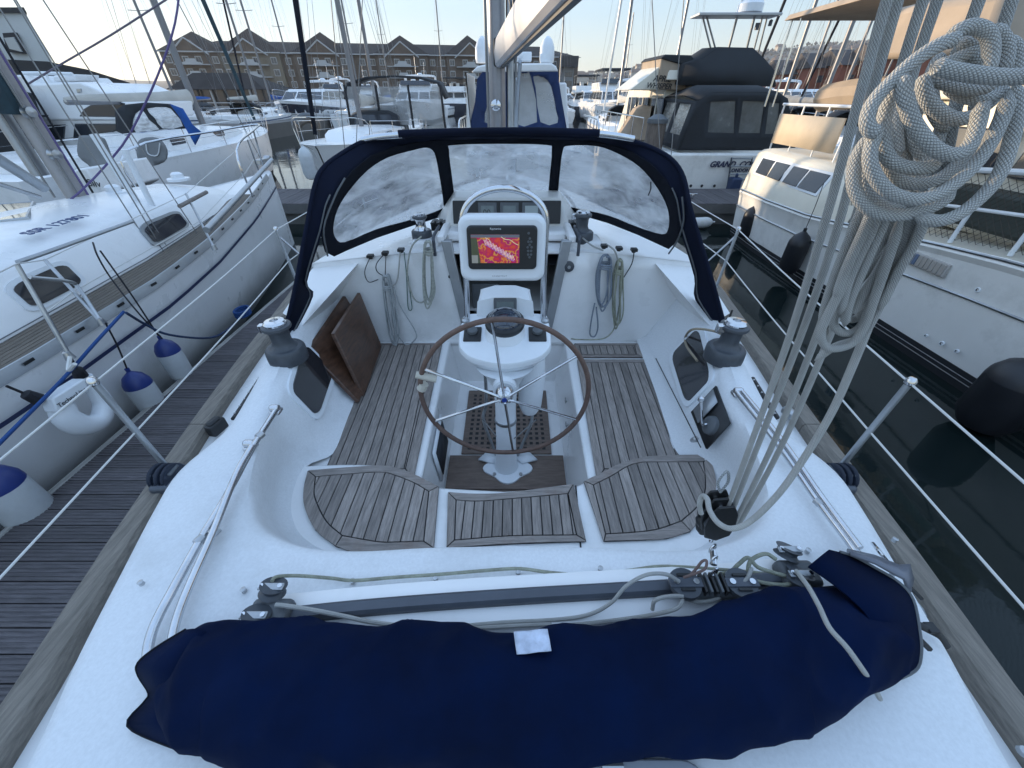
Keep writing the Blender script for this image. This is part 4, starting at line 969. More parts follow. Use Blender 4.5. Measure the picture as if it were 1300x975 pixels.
for O_, I_, F_ in ((OL, IL, IF), (OR, IR, IFR)):
    po = cat([P(p[0], p[1], y=y) for p, y in O_], 4); pi = cat([F_[i] if q is None else SH(q[0], q[1], .003) for i, q in enumerate(I_)], 4)
    rows = []
    for i, (a, b) in enumerate(zip(po, pi)):
        row = []
        for j in range(7):
            s_ = j/6; p = a.lerp(b, s_); bul = math.sin(math.pi*s_)*.025*(1 if i < 30 else .3)
            out = V((p.x, p.y-3.2, (p.z-1.2)*1.0)); out.y = 0; out.normalize()
            row.append(p+out*bul*(.6+.4*math.sin(i*.9)))
        rows.append(row)
    mb = MB(); mb.loft(rows, closed=False); mb.build('roof_cloth', HOODN, hood, solid=.006)
    mb = MB(); mb.tube(po, .014, 10); mb.build('hoop_sleeve', HOODN, hood)
    mb = MB(); mb.tube([pi[k].lerp(po[k], .12)+V((0, -.015, 0)) for k in range(26, 45, 2)], .005, 6, k=2); mb.build('edge_piping', GREYP, hood)
sl = [P(452, 176, y=2.93), P(480, 172, y=2.96), P(508, 169.5, y=2.98)]
# bare stainless grab rail showing through the cut-outs in the hood
sl = [P(459, 178, y=2.92), P(480, 174, y=2.93), P(510, 171, y=2.94)]; sr = [P(757, 169.5, y=2.94), P(780, 172, y=2.93), P(805, 176.5, y=2.92)]
for q in (sl, sr):
    mb = MB(); mb.tube(q, .019, 12, k=4); mb.build('hood_grab_rail', STEEL, hood)
mb = MB(); mb.tube([P(506, 170, y=2.93), P(560, 168, y=2.95), P(640, 166.5, y=2.97), P(700, 167, y=2.95), P(761, 169, y=2.93)], .022, 12, k=6); mb.build('rail_cover', HOODN, hood)
# inner struts of the hood
for pts in ([(438, 226), (425, 250), (411, 290), (416, 325)],):
    mb = MB(); mb.tube([SH(a, b, -.02) for a, b in pts], .006, 8, k=4); mb.build('hood_strap', GREYP, hood)
for pts in ([(866, 250), (868, 280), (860, 305), (849, 322)],):
    mb = MB(); mb.tube([SH(a, b, -.02) for a, b in pts], .006, 8, k=4); mb.build('hood_strap', GREYP, hood)
mb = MB(); mb.tube([SH(826, 231, -.02), SH(826, 240, -.02), SH(823, 248, -.02)], .004, 6, k=3); mb.build('zip_pull', BLACKP, hood)
for c in (P(357, 432, z=1.37), P(924, 420, z=1.40)):
    mb = MB(); mb.tube([c, c+V((0, .03, .05)), c+V((0.01, .05, .12))], .006, 8, k=3); mb.lathe([(.02, -.02), (.02, .02)], c, (1, 0, 0), 12); mb.build('hood_lashing', BLACKP, hood)

# moulded step between bulkhead and coaming (the shoulder beside the hood)
for sg in (-1, 1):
    mb = MB(); mb.add([(sg*1.10, 2.865, 1.60), (sg*1.46, 2.865, 1.56), (sg*1.56, 2.45, 1.38), (sg*1.36, 2.30, 1.365), (sg*1.42, 2.865, 1.20)], [(0, 1, 2, 3), (0, 3, 4)] if sg > 0 else [(3, 2, 1, 0), (4, 3, 0)]); mb.build('coaming_shoulder', GEL, Y)

# ================================================================ loose things on board
# two companionway washboards
def board(cs, th, label):
    a, b, c, d = [V(p) for p in cs]; n_ = (b-a).cross(d-a).normalized()
    t_ = thing('washboard', label, 'wooden board', tuple((a+b)/2), 'companionway washboards')
    mb = MB(); mb.add([a, b, c, d, a-n_*th, b-n_*th, c-n_*th, d-n_*th], [(0, 1, 2, 3), (7, 6, 5, 4), (0, 4, 5, 1), (1, 5, 6, 2), (2, 6, 7, 3), (3, 7, 4, 0)], sm=False)
    mb.build('board', MAHOG, t_, bevel=.005)
    e = th*.5
    mb = MB(); mb.tube([d.lerp(a, .01)-n_*e, c.lerp(b, .01)-n_*e], th*.55, 4); mb.build('edge_strip', MAHOG, t_)
    mb = MB(); mb.cyl(a.lerp(c, .5)+n_*.001, a.lerp(c, .5)+n_*.004, .012, 10); return t_
b1 = [P(458, 503, z=.935), P(481, 440, z=.935), P(453.5, 373, y=2.80), P(420, 425, y=2.24)]
board([b1[1], b1[0], b1[3], b1[2]], .026, 'upright brown washboard standing on the port seat, in front of the other board')
b2 = [P(452, 512, z=.935), P(478, 445, z=.935), P(435, 378, y=2.80), P(388, 447, y=2.15)]
board([b2[1], b2[0], b2[3], b2[2]], .028, 'brown washboard leaning back on the port coaming, behind the upright board')

# rolled navy canvas cover on the stern
def covpt(s, a):
    """s 0..1 along the cover from port to starboard, a angle round it"""
    cx = -.86+1.98*s; cy = interp([(0, .335), (.1, .325), (.3, .31), (.5, .305), (.7, .335), (.85, .40), (1, .47)], s)
    hw = interp([(0, .09), (.04, .125), (.12, .140), (.3, .145), (.5, .14), (.7, .135), (.85, .14), (.94, .13), (1, .11)], s)
    hh = interp([(0, .05), (.05, .08), (.2, .092), (.5, .095), (.8, .10), (.92, .085), (1, .055)], s)
    wob = 1+.05*math.sin(9*s+2*a)+.035*math.sin(23*s+a*3)+.03*math.sin(41*s-a*2)
    ca, sa = math.cos(a), math.sin(a)
    y = cy+hw*wob*(abs(ca)**.9)*(1 if ca > 0 else -1); z = 1.325+hh+hh*wob*sa
    k = .004*math.sin(55*s+7*a)+.006*math.sin(31*s-5*a)*max(0, 1-min(s, 1-s)*5)
    x = cx+.10*(ca)*(-.5 if s < .1 else (.25 if s > .8 else 0))
    return V((x, y, max(1.318, z+k)))
cvr = thing('canvas_cover', 'long rolled navy canvas cover lying across the stern deck with a white label', 'canvas cover', (0.06, .33, 1.318))
mb = MB(); N = 110; rings = [[covpt(i/N, 2*math.pi*j/40) for j in range(40)] for i in range(N+1)]
# tucked ends
e0 = [p.lerp(sum(rings[0], V((0, 0, 0)))/40+V((.03, 0, 0)), .55) for p in rings[0]]; e1 = [p.lerp(sum(rings[-1], V((0, 0, 0)))/40-V((.05, 0, 0)), .35) for p in rings[-1]]
mb.loft([e0]+rings+[e1], caps=True)
m_c = mb.build('cloth', NAVY, cvr, sharp=80)
tx = bpy.data.textures.new('folds', 'CLOUDS'); tx.noise_scale = .16; tx.noise_depth = 3
md = m_c.modifiers.new('sub', 'SUBSURF'); md.levels = 1; md.render_levels = 1
md = m_c.modifiers.new('folds', 'DISPLACE'); md.texture = tx; md.strength = .017; md.mid_level = .5
tx2 = bpy.data.textures.new('creases', 'MUSGRAVE'); tx2.musgrave_type = 'RIDGED_MULTIFRACTAL'; tx2.noise_scale = .22; tx2.octaves = 2
md = m_c.modifiers.new('creases', 'DISPLACE'); md.texture = tx2; md.strength = .013; md.mid_level = .5
# triangular flap at the port end
fl = [P(236, 800, z=1.44), P(200, 822, z=1.41), P(176, 842, z=1.39), P(177, 858, z=1.36), P(190, 880, z=1.335), P(183, 893, z=1.33), P(163, 921, z=1.322), P(210, 945, z=1.325), P(245, 955, z=1.33)]
inn = [P(262, 802, z=1.47), P(240, 830, z=1.48), P(225, 850, z=1.47), P(222, 868, z=1.455), P(228, 885, z=1.44), P(232, 900, z=1.43), P(240, 918, z=1.40), P(262, 940, z=1.37), P(290, 955, z=1.34)]
a = cat(fl, 4); b = cat(inn, 4); mb = MB(); mb.loft([a, [p.lerp(q, .5)+V((0, 0, .012)) for p, q in zip(a, b)], b], closed=False); mb.build('cover_flap', NAVY, cvr, solid=.005)
mb = MB(); mb.tube([p+V((0, 0, .003)) for p in a], .0035, 6); mb.build('hem', NAVYD, cvr)
fr_ = [P(1052, 698, z=1.47), P(1080, 706, z=1.45), P(1110, 722, z=1.44), P(1140, 740, z=1.43), P(1158, 762, z=1.42), P(1166, 800, z=1.39), P(1168, 830, z=1.36), P(1160, 852, z=1.33), P(1125, 868, z=1.325)]
inn = [P(1030, 715, z=1.47), P(1060, 735, z=1.50), P(1085, 755, z=1.51), P(1105, 775, z=1.50), P(1115, 795, z=1.49), P(1118, 815, z=1.46), P(1115, 835, z=1.43), P(1105, 852, z=1.38), P(1085, 868, z=1.34)]
a = cat(fr_, 4); b = [p-V((0, 0, .022)) for p in cat(inn, 4)]; mb = MB(); mb.loft([a, [p.lerp(q, .5)+V((0, 0, .006)) for p, q in zip(a, b)], b], closed=False); mb.build('cover_flap', NAVY, cvr, solid=.005)
mb = MB(); mb.tube([p+V((0, 0, .004)) for p in a[2:]], .0045, 6); mb.build('zip_tape', GREYP, cvr)
lp = [P(652, 803, z=1.517), P(695, 799, z=1.517), P(700, 827, z=1.522), P(656, 832, z=1.522)]
lab = mat('cloth_label', (.50, .55, .66), .8, var=.25, vs=30, bump=.3, bs=60)
mb = MB(); n_ = 8; gr = []
for i in range(n_+1):
    row = []
    for j in range(n_+1):
        p = lp[0].lerp(lp[1], i/n_).lerp(lp[3].lerp(lp[2], i/n_), j/n_); row.append(p+V((0, 0, .004+.002*math.sin(i*1.3+j))))
    gr.append(row)
mb.loft(gr, closed=False); mb.build('sewn_label', lab, cvr, solid=.002)
# grey bag end with strap poking out of the cover
mb = MB(); mb.loft([[P(u, v, z=z) for u, v, z in r_] for r_ in ([(1075, 698, 1.42), (1110, 706, 1.42), (1140, 718, 1.41), (1153, 716, 1.40), (1158, 735, 1.36)], [(1080, 704, 1.47), (1112, 715, 1.47), (1135, 728, 1.46), (1148, 735, 1.44), (1154, 752, 1.40)])], closed=False); mb.build('grey_lining', mat('grey_vinyl', (.13, .14, .17), .4), cvr, solid=.01)
mb = MB(); mb.tube([P(1150, 740, z=1.40), P(1170, 760, z=1.36)], .006, 6); mb.tube([P(1160, 790, z=1.36), P(1180, 800, z=1.35), P(1194, 808, z=1.33), P(1204, 822, z=1.31)], .010, 6, k=4, ry=.4); mb.tube([P(1168, 812, z=1.36), P(1180, 824, z=1.34)], .008, 6); mb.build('webbing_strap', BLACKP, cvr)
c = P(1182, 797, z=1.35); mb = MB(); mb.box(c, (.03, .03, .012)); mb.build('strap_buckle', BLACKP, cvr, bevel=.003)
mb = MB(); a = [P(1011, 725, z=1.51), P(1026, 745, z=1.54), P(1040, 770, z=1.55), P(1053, 797, z=1.555), P(1075, 822, z=1.55), P(1095, 850, z=1.51), P(1108, 870, z=1.42), P(1117, 887, z=1.34)]
mb.tube(a, .0062, 10, k=5); o = mb.build('lashing_rope', BRAID); o['label'] = 'white cord lashed over the starboard end of the navy cover'; o['category'] = 'rope'

# coiled halyard tails hanging on the bulkhead
def coil(name, label, top, bot, w_, n_, r, m, tail=None, seed=0, wrap=True, grp='coiled lines hanging on the bulkhead'):
    random.seed(seed); t_ = thing(name, label, 'rope', tuple(bot), grp); mb = MB()
    top = V(top); bot = V(bot); H = (top-bot).length
    pts = []
    for k in range(n_):
        j = lambda s: random.uniform(-s, s)
        ww = w_*random.uniform(.55, 1.0); dy = -.012-random.uniform(0, .05); bl = bot+V((j(.012), 0, j(.035)))
        pts += [top+V((-ww*.35, dy, j(.01))), top.lerp(bl, .35)+V((-ww*.6+j(.01), dy, 0)), top.lerp(bl, .8)+V((-ww*.5+j(.012), dy, 0)), bl+V((j(.01), dy-.006, 0)),
                top.lerp(bl, .8)+V((ww*.5+j(.012), dy, 0)), top.lerp(bl, .35)+V((ww*.5+j(.01), dy, 0)), top+V((ww*.35, dy, j(.01))), top+V((0, dy-.004, .025+j(.008)))]
    mb.tube(pts, r, 8, k=5); mb.build('coil_turns', m, t_)
    if wrap:
        mb = MB(); c = top.lerp(bot, .07)+V((0, -.035, 0)); q = []
        for k in range(3):
            for a in range(0, 360, 45): q.append(c+V((w_*.42*math.cos(R(a)), .032*math.sin(R(a)), -.014*k-.014*a/360)))
        mb.tube(q, r, 8, k=3); mb.build('wrapping_turns', m, t_)
    if tail:
        mb = MB(); mb.tube([V(p) for p in tail], r, 8, k=6); mb.build('tail', m, t_)
    return t_
yb = YB-.03
coil('coiled_line', 'white flecked line in a long coil with two loops drooping to the port seat', P(492, 352, y=yb), P(503, 432, y=yb-.02), .075, 6, .0052, BRAIDW, seed=1,
     tail=[P(500, 365, y=yb-.04), P(508, 388, y=yb-.04), P(526, 418, y=yb-.04), P(528, 430, y=yb-.06), P(515, 437, y=yb-.05), P(500, 415, y=yb-.04), P(497, 380, y=yb-.04)])
for k, tl_ in enumerate(([(470, 326), (463, 345), (468, 358), (480, 355)], [(488, 322), (478, 335), (479, 345), (490, 352)], [(490, 322), (489, 350)], [(508, 320), (505, 352), (500, 362), (492, 358)])):
    mb = MB(); mb.tube([P(a, b, y=yb-.02) for a, b in tl_], .0035 if k < 3 else .006, 6, k=5); mb.build('hanging_cord', BLACKROPE if k < 3 else BRAID, Y)
coil('coiled_line', 'pale grey line in a loose coil hung from the chrome cabin-top winch', P(545, 308, y=yb), P(546, 383, y=yb-.02), .07, 4, .0060, ROPEFINE, seed=2, tail=[P(535, 300, y=yb), P(522, 315, y=yb-.02), P(517, 350, y=yb-.02), P(525, 378, y=yb-.03), P(535, 384, y=yb-.03), P(543, 378, y=yb-.03)])
mb = MB(); mb.tube([P(513, 320, y=yb), P(516, 350, y=yb), P(518, 390, y=yb), P(523, 392, y=yb), P(521, 375, y=yb), P(518, 350, y=yb)], .0035, 6, k=4); o = mb.build('green_cord', mat('green_cord', (.02, .10, .08), .8)); o['label'] = 'thin dark green cord hanging between the two port coils'; o['category'] = 'rope'
coil('coiled_line', 'blue and grey flecked line coiled nearest the round dial on the bulkhead', P(768, 327, y=yb), P(764, 390, y=yb-.02), .10, 4, .0060, braid('blue_flecked_rope', (.36, .40, .44), (.03, .05, .11), 4, .6), seed=4, tail=[P(755, 385, y=yb-.03), P(751, 405, y=yb-.03), P(749, 424, y=yb-.03), P(755, 427, y=yb-.03), P(759, 415, y=yb-.03), P(757, 390, y=yb-.03)])
coil('coiled_line', 'greenish white line in a narrow coil, outermost on the starboard bulkhead', P(785, 332, y=yb), P(781, 412, y=yb-.02), .065, 5, .0056, ROPEGRN, seed=5, tail=[P(783, 405, y=yb-.03), P(778, 420, y=yb-.05), P(765, 430, y=yb-.12), P(735, 431, y=yb-.10), P(725, 430, z=.94)])
mb = MB(); mb.tube([P(737, 300, y=YB+.1), P(752, 312, y=yb), P(766, 318, y=yb-.02)], .006, 8, k=4); mb.tube([P(770, 310, y=yb), P(780, 318, y=yb-.02), P(785, 332, y=yb-.02)], .006, 8, k=4); mb.build('line_lead', BRAID, Y)
mb = MB(); mb.tube([P(805, 320, y=yb), P(802, 335, y=yb-.02), P(792, 352, y=yb-.02)], .004, 6, k=4); mb.build('hanging_cord', BLACKROPE, Y)
# hose looped into the starboard port
mb = MB(); mb.tube([P(924, 428, z=1.39), P(905, 420, z=1.40), P(880, 418, z=1.41), P(870, 428, x=1.28), P(872, 440, x=1.22), P(885, 458, x=1.20)], .008, 8, k=5); o = mb.build('shore_hose', mat('tan_hose', (.30, .25, .18), .6)); o['label'] = 'tan hose looping from the starboard winch to the side port'; o['category'] = 'hose'

# ---- traveller control lines on the aft deck
def line(name, label, pts, r, m, grp=None, k=6, n=8, cat_='rope'):
    mb = MB(); mb.tube(pts, r, n, k=k); o = mb.build(name, m); o['label'] = label; o['category'] = cat_
    if grp: o['group'] = grp
    return o
zd = 1.333
line('traveller_line', 'long greenish cord lying along the aft deck in front of the traveller', [P(u, v, z=z) for u, v, z in ((345, 738, 1.42), (352, 732, 1.41), (380, 731, 1.36), (420, 734, zd), (450, 737, zd), (500, 733, zd), (560, 729, zd), (620, 724, zd), (660, 722, zd), (700, 727, zd), (750, 730, zd), (800, 724, zd), (840, 719, zd), (900, 722, zd+.01), (960, 727, zd+.02), (985, 732, 1.36))], .0055, ROPEGRN, 'traveller control lines')
line('traveller_line', 'grey cord running from the port end block under the navy cover', [P(u, v, z=z) for u, v, z in ((350, 768, 1.41), (362, 769, 1.41), (400, 775, 1.40), (440, 783, 1.385), (480, 791, 1.37), (560, 798, 1.35), (700, 792, 1.345))], .0065, BRAID, 'traveller control lines')
line('traveller_line', 'thin grey cord below the port traveller block', [P(u, v, z=z) for u, v, z in ((325, 785, 1.39), (345, 789, 1.385), (400, 793, 1.37), (460, 798, 1.35))], .0055, BRAID, 'traveller control lines')
line('traveller_line', 'pale cord arching up from the cover to the traveller car', [P(u, v, z=z) for u, v, z in ((560, 797, 1.35), (640, 790, 1.35), (700, 787, 1.35), (745, 781, 1.36), (775, 766, 1.39), (795, 744, 1.44), (820, 730, 1.47), (845, 729, 1.46), (862, 738, 1.43))], .0058, BRAID, 'traveller control lines')
line('traveller_line', 'short loop of cord round the port side of the traveller car', [P(u, v, z=z) for u, v, z in ((868, 757, 1.40), (862, 770, 1.41), (845, 777, 1.40), (800, 785, 1.35), (700, 797, 1.345))], .0058, BRAID, 'traveller control lines')
line('traveller_line', 'small white loop beside the traveller car', [P(u, v, z=z) for u, v, z in ((828, 774, 1.38), (832, 762, 1.41), (850, 757, 1.42), (870, 757, 1.41))], .0058, BRAID, 'traveller control lines')
line('traveller_line', 'knotted greenish cord round the starboard end block', [P(u, v, z=z) for u, v, z in ((900, 729, 1.39), (925, 727, 1.39), (938, 716, 1.41), (950, 708, 1.43), (962, 720, 1.42), (985, 728, 1.40), (1005, 734, 1.38), (1000, 742, 1.38), (975, 741, 1.38), (955, 735, 1.39), (950, 722, 1.41), (955, 710, 1.43), (972, 703, 1.44), (985, 710, 1.43))], .0062, ROPEGRN, 'traveller control lines')
line('traveller_line', 'grey cord from the traveller car up to the knot', [P(u, v, z=z) for u, v, z in ((936, 744, 1.41), (948, 735, 1.42), (954, 722, 1.42), (951, 735, 1.40), (958, 748, 1.38))], .0058, BRAID, 'traveller control lines')
line('traveller_line', 'grey cord along the aft face of the traveller car', [P(u, v, z=z) for u, v, z in ((870, 760, 1.385), (885, 764, 1.385), (905, 762, 1.385), (915, 757, 1.385))], .0052, BRAID, 'traveller control lines')
line('traveller_line', 'worn brown loop tied at the mainsheet shackle', [P(u, v, z=z) for u, v, z in ((868, 733, 1.44), (875, 731, 1.45), (884, 722, 1.48), (891, 713, 1.51), (897, 712, 1.52), (895, 722, 1.50), (883, 728, 1.47), (868, 733, 1.44))], .004, mat('brown_cord', (.16, .11, .10), .8, bump=.4, bs=150), 'traveller control lines')

# ================================================================ mainsheet tackle
ms = thing('mainsheet_tackle', 'grey braided mainsheet falling from the boom to the black block on the traveller car', 'rope tackle', tuple(CC))
def dl(v): return 1/(2.05+(max(v, -60)/650)*(.86-2.05))
def RQ(pts, dd=0.0, sc=1.0): return [Q(u, v, (dl(v)*sc+dd)) for u, v in pts]
RR = .0070
falls = [[(1150, -60), (1126, 0), (1085, 145), (1045, 290), (1003, 425), (960, 545), (925, 640), (915, 665)],
         [(1160, -60), (1140, 0), (1100, 145), (1063, 290), (1016, 428), (969, 548), (933, 640), (924, 665)],
         [(1195, -60), (1172, 0), (1140, 100), (1085, 280), (1037, 425), (983, 560), (942, 645), (930, 668)],
         [(1208, -60), (1190, 0), (1160, 90), (1105, 280), (1054, 425), (995, 560), (948, 648), (934, 668)]]
for k, f in enumerate(falls):
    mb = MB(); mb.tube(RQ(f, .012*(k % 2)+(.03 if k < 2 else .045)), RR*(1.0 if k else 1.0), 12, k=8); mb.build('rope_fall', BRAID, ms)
# two more parts going up to the boom
for f in ([(1262, -60), (1243, 0), (1226, 44), (1215, 70)], [(1310, -60), (1285, 0), (1270, 44), (1250, 90)]):
    mb = MB(); mb.tube(RQ(f, .03), RR, 12, k=8); mb.build('rope_fall', BRAID, ms)
# lower block
BC = P(910, 655, y=.72); bdir = (Q(1060, 200, dl(200))-BC).normalized()
bx = frame(bdir.cross(V((0, 1, 0))).normalized(), bdir)      # x across, y along the tackle
nz_ = bx.col[2]
def BL(a, b, c=0): return BC+bx.col[0]*(a*1.3)+bx.col[1]*(b*1.25)+nz_*(c*1.3)
for c in (-.022, .0, .022):
    pl = [(0, -.075), (.030, -.055), (.036, -.01), (.032, .04), (.018, .075), (-.018, .075), (-.032, .04), (-.036, -.01), (-.030, -.055)]
    mb = MB(); mb.loft([[BL(a, b, c-.003) for a, b in pl], [BL(a, b, c+.003) for a, b in pl]], caps=True, sm=False); mb.build('block_cheek', BLACKP, ms, bevel=.003)
for c in (-.011, .011):
    mb = MB(); mb.lathe([(.038, -.009), (.030, 0), (.038, .009)], BL(0, -.02, c), nz_, 20); mb.build('block_sheave', RUBBER, ms)
for b_ in (-.03, .005, .045):
    mb = MB(); mb.lathe([(.007, -.030), (.008, -.028), (.008, .028), (.007, .030)], BL(0, b_, 0), nz_, 10); mb.build('block_rivet', STEEL, ms)
mb = MB(); ca = P(893, 662, y=.74); mb.tube([BL(-.01, .04), ca], .016, 8); mb.lathe([(.020, -.016), (.024, 0), (.020, .016)], ca, nz_, 14); mb.lathe([(.020, -.016), (.024, 0), (.020, .016)], ca+V((.01, 0, -.035)), nz_, 14); mb.build('cam_cleat', BLACKP, ms)
mb = MB(); sp0 = BL(0, -.075); sp1 = CC+V((0, 0, .045))
for t_ in (0.05, .28, .52, .76):
    c = sp0.lerp(sp1, t_+.08); q = [c+V((.011*math.cos(a)*(1 if int(t_*10) % 4 else .4), .011*math.cos(a)*(0.5 if int(t_*10) % 4 else 1), .020*math.sin(a))) for a in [2*math.pi*i/14 for i in range(14)]]
    mb.tube(q, .004, 6, closed=True)
mb.build('shackle', STEEL, ms, kind='stuff')
mb = MB(); mb.cyl(sp0.lerp(sp1, .4), sp0.lerp(sp1, .7), .009, 10); mb.build('swivel', STEEL, ms)
for off in (.014,):
    mb = MB(); mb.tube([BL(.0, .08, off), BL(.012, .12, off), BL(.0, .16, off), BL(-.01, .12, off), BL(0, .08, off)], .004, 6, k=4); mb.build('becket_lashing', BRAIDW, ms)
# tail of the sheet through the cam cleat
tailp = [(1150, 285, .60), (1110, 395, .68), (1080, 470, .73), (1055, 525, .78), (1025, 575, .83), (990, 625, .88), (955, 660, .92), (930, 671, .94), (912, 664, .97), (901, 648, 1.0), (898, 634, 1.02), (892, 630, 1.04), (888, 640, 1.05), (890, 652, 1.06)]
mb = MB(); mb.tube([Q(*p) for p in tailp], RR, 12, k=8); mb.build('sheet_tail', BRAID, ms)

hk = thing('mainsheet_coil', 'big bundle of grey braided rope coiled and hung on the mainsheet, upper right', 'rope coil', tuple(Q(1180, 150, .32)))
D0 = .44
strands = [
 ([(1330, 96), (1300, 97), (1260, 97), (1210, 90), (1182, 82)], -.040),
 ([(1185, 86), (1190, 100), (1230, 112), (1265, 108)], -.012),
 ([(1118, 168), (1105, 165), (1101, 150), (1112, 125), (1148, 88), (1180, 64), (1205, 52), (1218, 52)], -.022),
 ([(1218, 52), (1235, 60), (1215, 75), (1190, 85)], .0),
 ([(1205, 50), (1218, 38), (1238, 34), (1255, 45), (1258, 70), (1252, 98)], -.012),
 ([(1256, 40), (1268, 42), (1278, 62), (1274, 95)], .0),
 ([(1272, 52), (1287, 58), (1291, 80), (1288, 110)], .014),
 ([(1235, 60), (1228, 90), (1238, 110)], .012),
 ([(1210, 70), (1225, 64), (1240, 80), (1236, 105)], .006),
 ([(1152, 94), (1147, 108), (1150, 130), (1162, 160), (1186, 188), (1212, 196), (1232, 182), (1243, 150), (1244, 128)], -.026),
 ([(1176, 92), (1173, 110), (1182, 132), (1208, 150), (1236, 147), (1256, 128)], -.010),
 ([(1200, 105), (1225, 122), (1256, 124), (1278, 110)], -.002),
 ([(1140, 108), (1125, 140), (1120, 175), (1132, 205), (1165, 214), (1196, 208)], -.014),
 ([(1122, 150), (1106, 185), (1107, 215), (1128, 243), (1165, 253), (1205, 238), (1245, 200), (1272, 150), (1282, 112)], -.018),
 ([(1110, 165), (1088, 200), (1085, 240), (1108, 268), (1145, 273), (1185, 262), (1215, 240)], -.006),
 ([(1290, 100), (1288, 160), (1268, 222), (1232, 262), (1195, 280), (1160, 275)], -.010),
 ([(1240, 118), (1238, 165), (1225, 205), (1195, 232)], .014),
 ([(1128, 150), (1122, 190), (1140, 228), (1178, 232), (1212, 212), (1238, 176)], .006), ([(1196, 66), (1182, 100), (1186, 140), (1204, 168)], .012), ([(1245, 44), (1262, 60), (1264, 100), (1256, 140)], .010), ([(1108, 190), (1098, 232), (1120, 262), (1150, 266)], .004), ([(1150, 120), (1130, 165), (1128, 205), (1140, 235)], .022), ([(1192, 170), (1176, 205), (1168, 245)], .014), ([(1225, 100), (1212, 140), (1202, 190), (1190, 240)], .026),
 ([(1180, 95), (1165, 130), (1160, 175), (1180, 205), (1200, 200)], .016),
 ([(1150, 110), (1138, 150), (1140, 200)], .020), ([(1200, 150), (1190, 180), (1180, 230)], .024), ([(1165, 120), (1150, 165), (1150, 225)], .026), ([(1230, 190), (1205, 230), (1185, 265)], .018),
]
for pts, dd in strands:
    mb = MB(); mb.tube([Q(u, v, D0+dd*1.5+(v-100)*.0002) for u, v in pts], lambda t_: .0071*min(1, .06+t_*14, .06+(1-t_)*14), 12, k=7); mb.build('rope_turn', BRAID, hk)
def dh(v): return .50+(v-250)*.0010
hank = [
 [(1128, 235), (1110, 285), (1080, 345), (1052, 398), (1042, 425), (1052, 442), (1078, 438), (1095, 418), (1108, 385), (1130, 320), (1150, 255)],
 [(1145, 240), (1128, 290), (1090, 350), (1062, 395), (1058, 412), (1072, 423), (1092, 415), (1112, 372), (1128, 320), (1148, 250)],
 [(1160, 240), (1142, 290), (1100, 345), (1072, 380), (1070, 398), (1085, 405), (1102, 385), (1120, 330), (1140, 280), (1165, 240)],
 [(1118, 240), (1098, 290), (1075, 340), (1060, 380)], [(1175, 240), (1150, 310), (1125, 370), (1095, 425), (1060, 440), (1034, 458)],
 [(1108, 235), (1080, 300), (1060, 350), (1045, 400), (1048, 430)], [(1185, 245), (1165, 300), (1140, 345), (1115, 395)], [(1170, 240), (1148, 285), (1120, 335), (1092, 380), (1080, 400)],
 [(1150, 245), (1135, 300), (1112, 350), (1100, 390), (1088, 398)],
 [(1140, 235), (1118, 290), (1096, 340), (1078, 385), (1072, 415)], [(1158, 240), (1146, 300), (1128, 352), (1108, 395)], [(1176, 238), (1158, 290), (1140, 335), (1120, 372)], [(1128, 238), (1100, 305), (1078, 355), (1066, 400)]]
for k, pts in enumerate(hank):
    mb = MB(); mb.tube([Q(u, v, dh(v)+(.017*(k % 3)-.01)) for u, v in pts], lambda t_: .0067*min(1, .1+t_*14, .1+(1-t_)*14), 12, k=7); mb.build('hank_strand', BRAID, hk)
# ================================================================ surroundings
def setting(o, **k): o['kind'] = 'structure'; return o
m = bpy.data.materials.new('harbour_water'); m.use_nodes = True; t = m.node_tree; b = t.nodes['Principled BSDF']; L_ = t.links.new
b.inputs['Base Color'].default_value = (.010, .018, .017, 1); b.inputs['Roughness'].default_value = .045; b.inputs['IOR'].default_value = 1.33
tc = nd(t, 'ShaderNodeTexCoord'); mp = nd(t, 'ShaderNodeMapping'); mp.inputs['Scale'].default_value = (1, 1.8, 1); L_(tc.outputs['Object'], mp.inputs[0])
n1 = nd(t, 'ShaderNodeTexNoise'); n1.inputs['Scale'].default_value = .6; n1.inputs['Detail'].default_value = 5; n1.inputs['Distortion'].default_value = .6; L_(mp.outputs[0], n1.inputs[0])
bp = nd(t, 'ShaderNodeBump'); bp.inputs['Strength'].default_value = .16; bp.inputs['Distance'].default_value = .04; L_(n1.outputs[0], bp.inputs['Height']); L_(bp.outputs[0], b.inputs['Normal'])
n2 = nd(t, 'ShaderNodeTexNoise'); n2.inputs['Scale'].default_value = .35; n2.inputs['Detail'].default_value = 6; L_(tc.outputs['Object'], n2.inputs[0])
cr = nd(t, 'ShaderNodeMix', data_type='RGBA'); cr.inputs[6].default_value = (.004, .008, .009, 1); cr.inputs[7].default_value = (.010, .017, .016, 1); L_(n2.outputs[0], cr.inputs[0]); L_(cr.outputs[2], b.inputs['Base Color'])
mb = MB(); mb.quad((-3000, -200, 0), (3000, -200, 0), (3000, 5000, 0), (-3000, 5000, 0)); setting(mb.build('water', m))

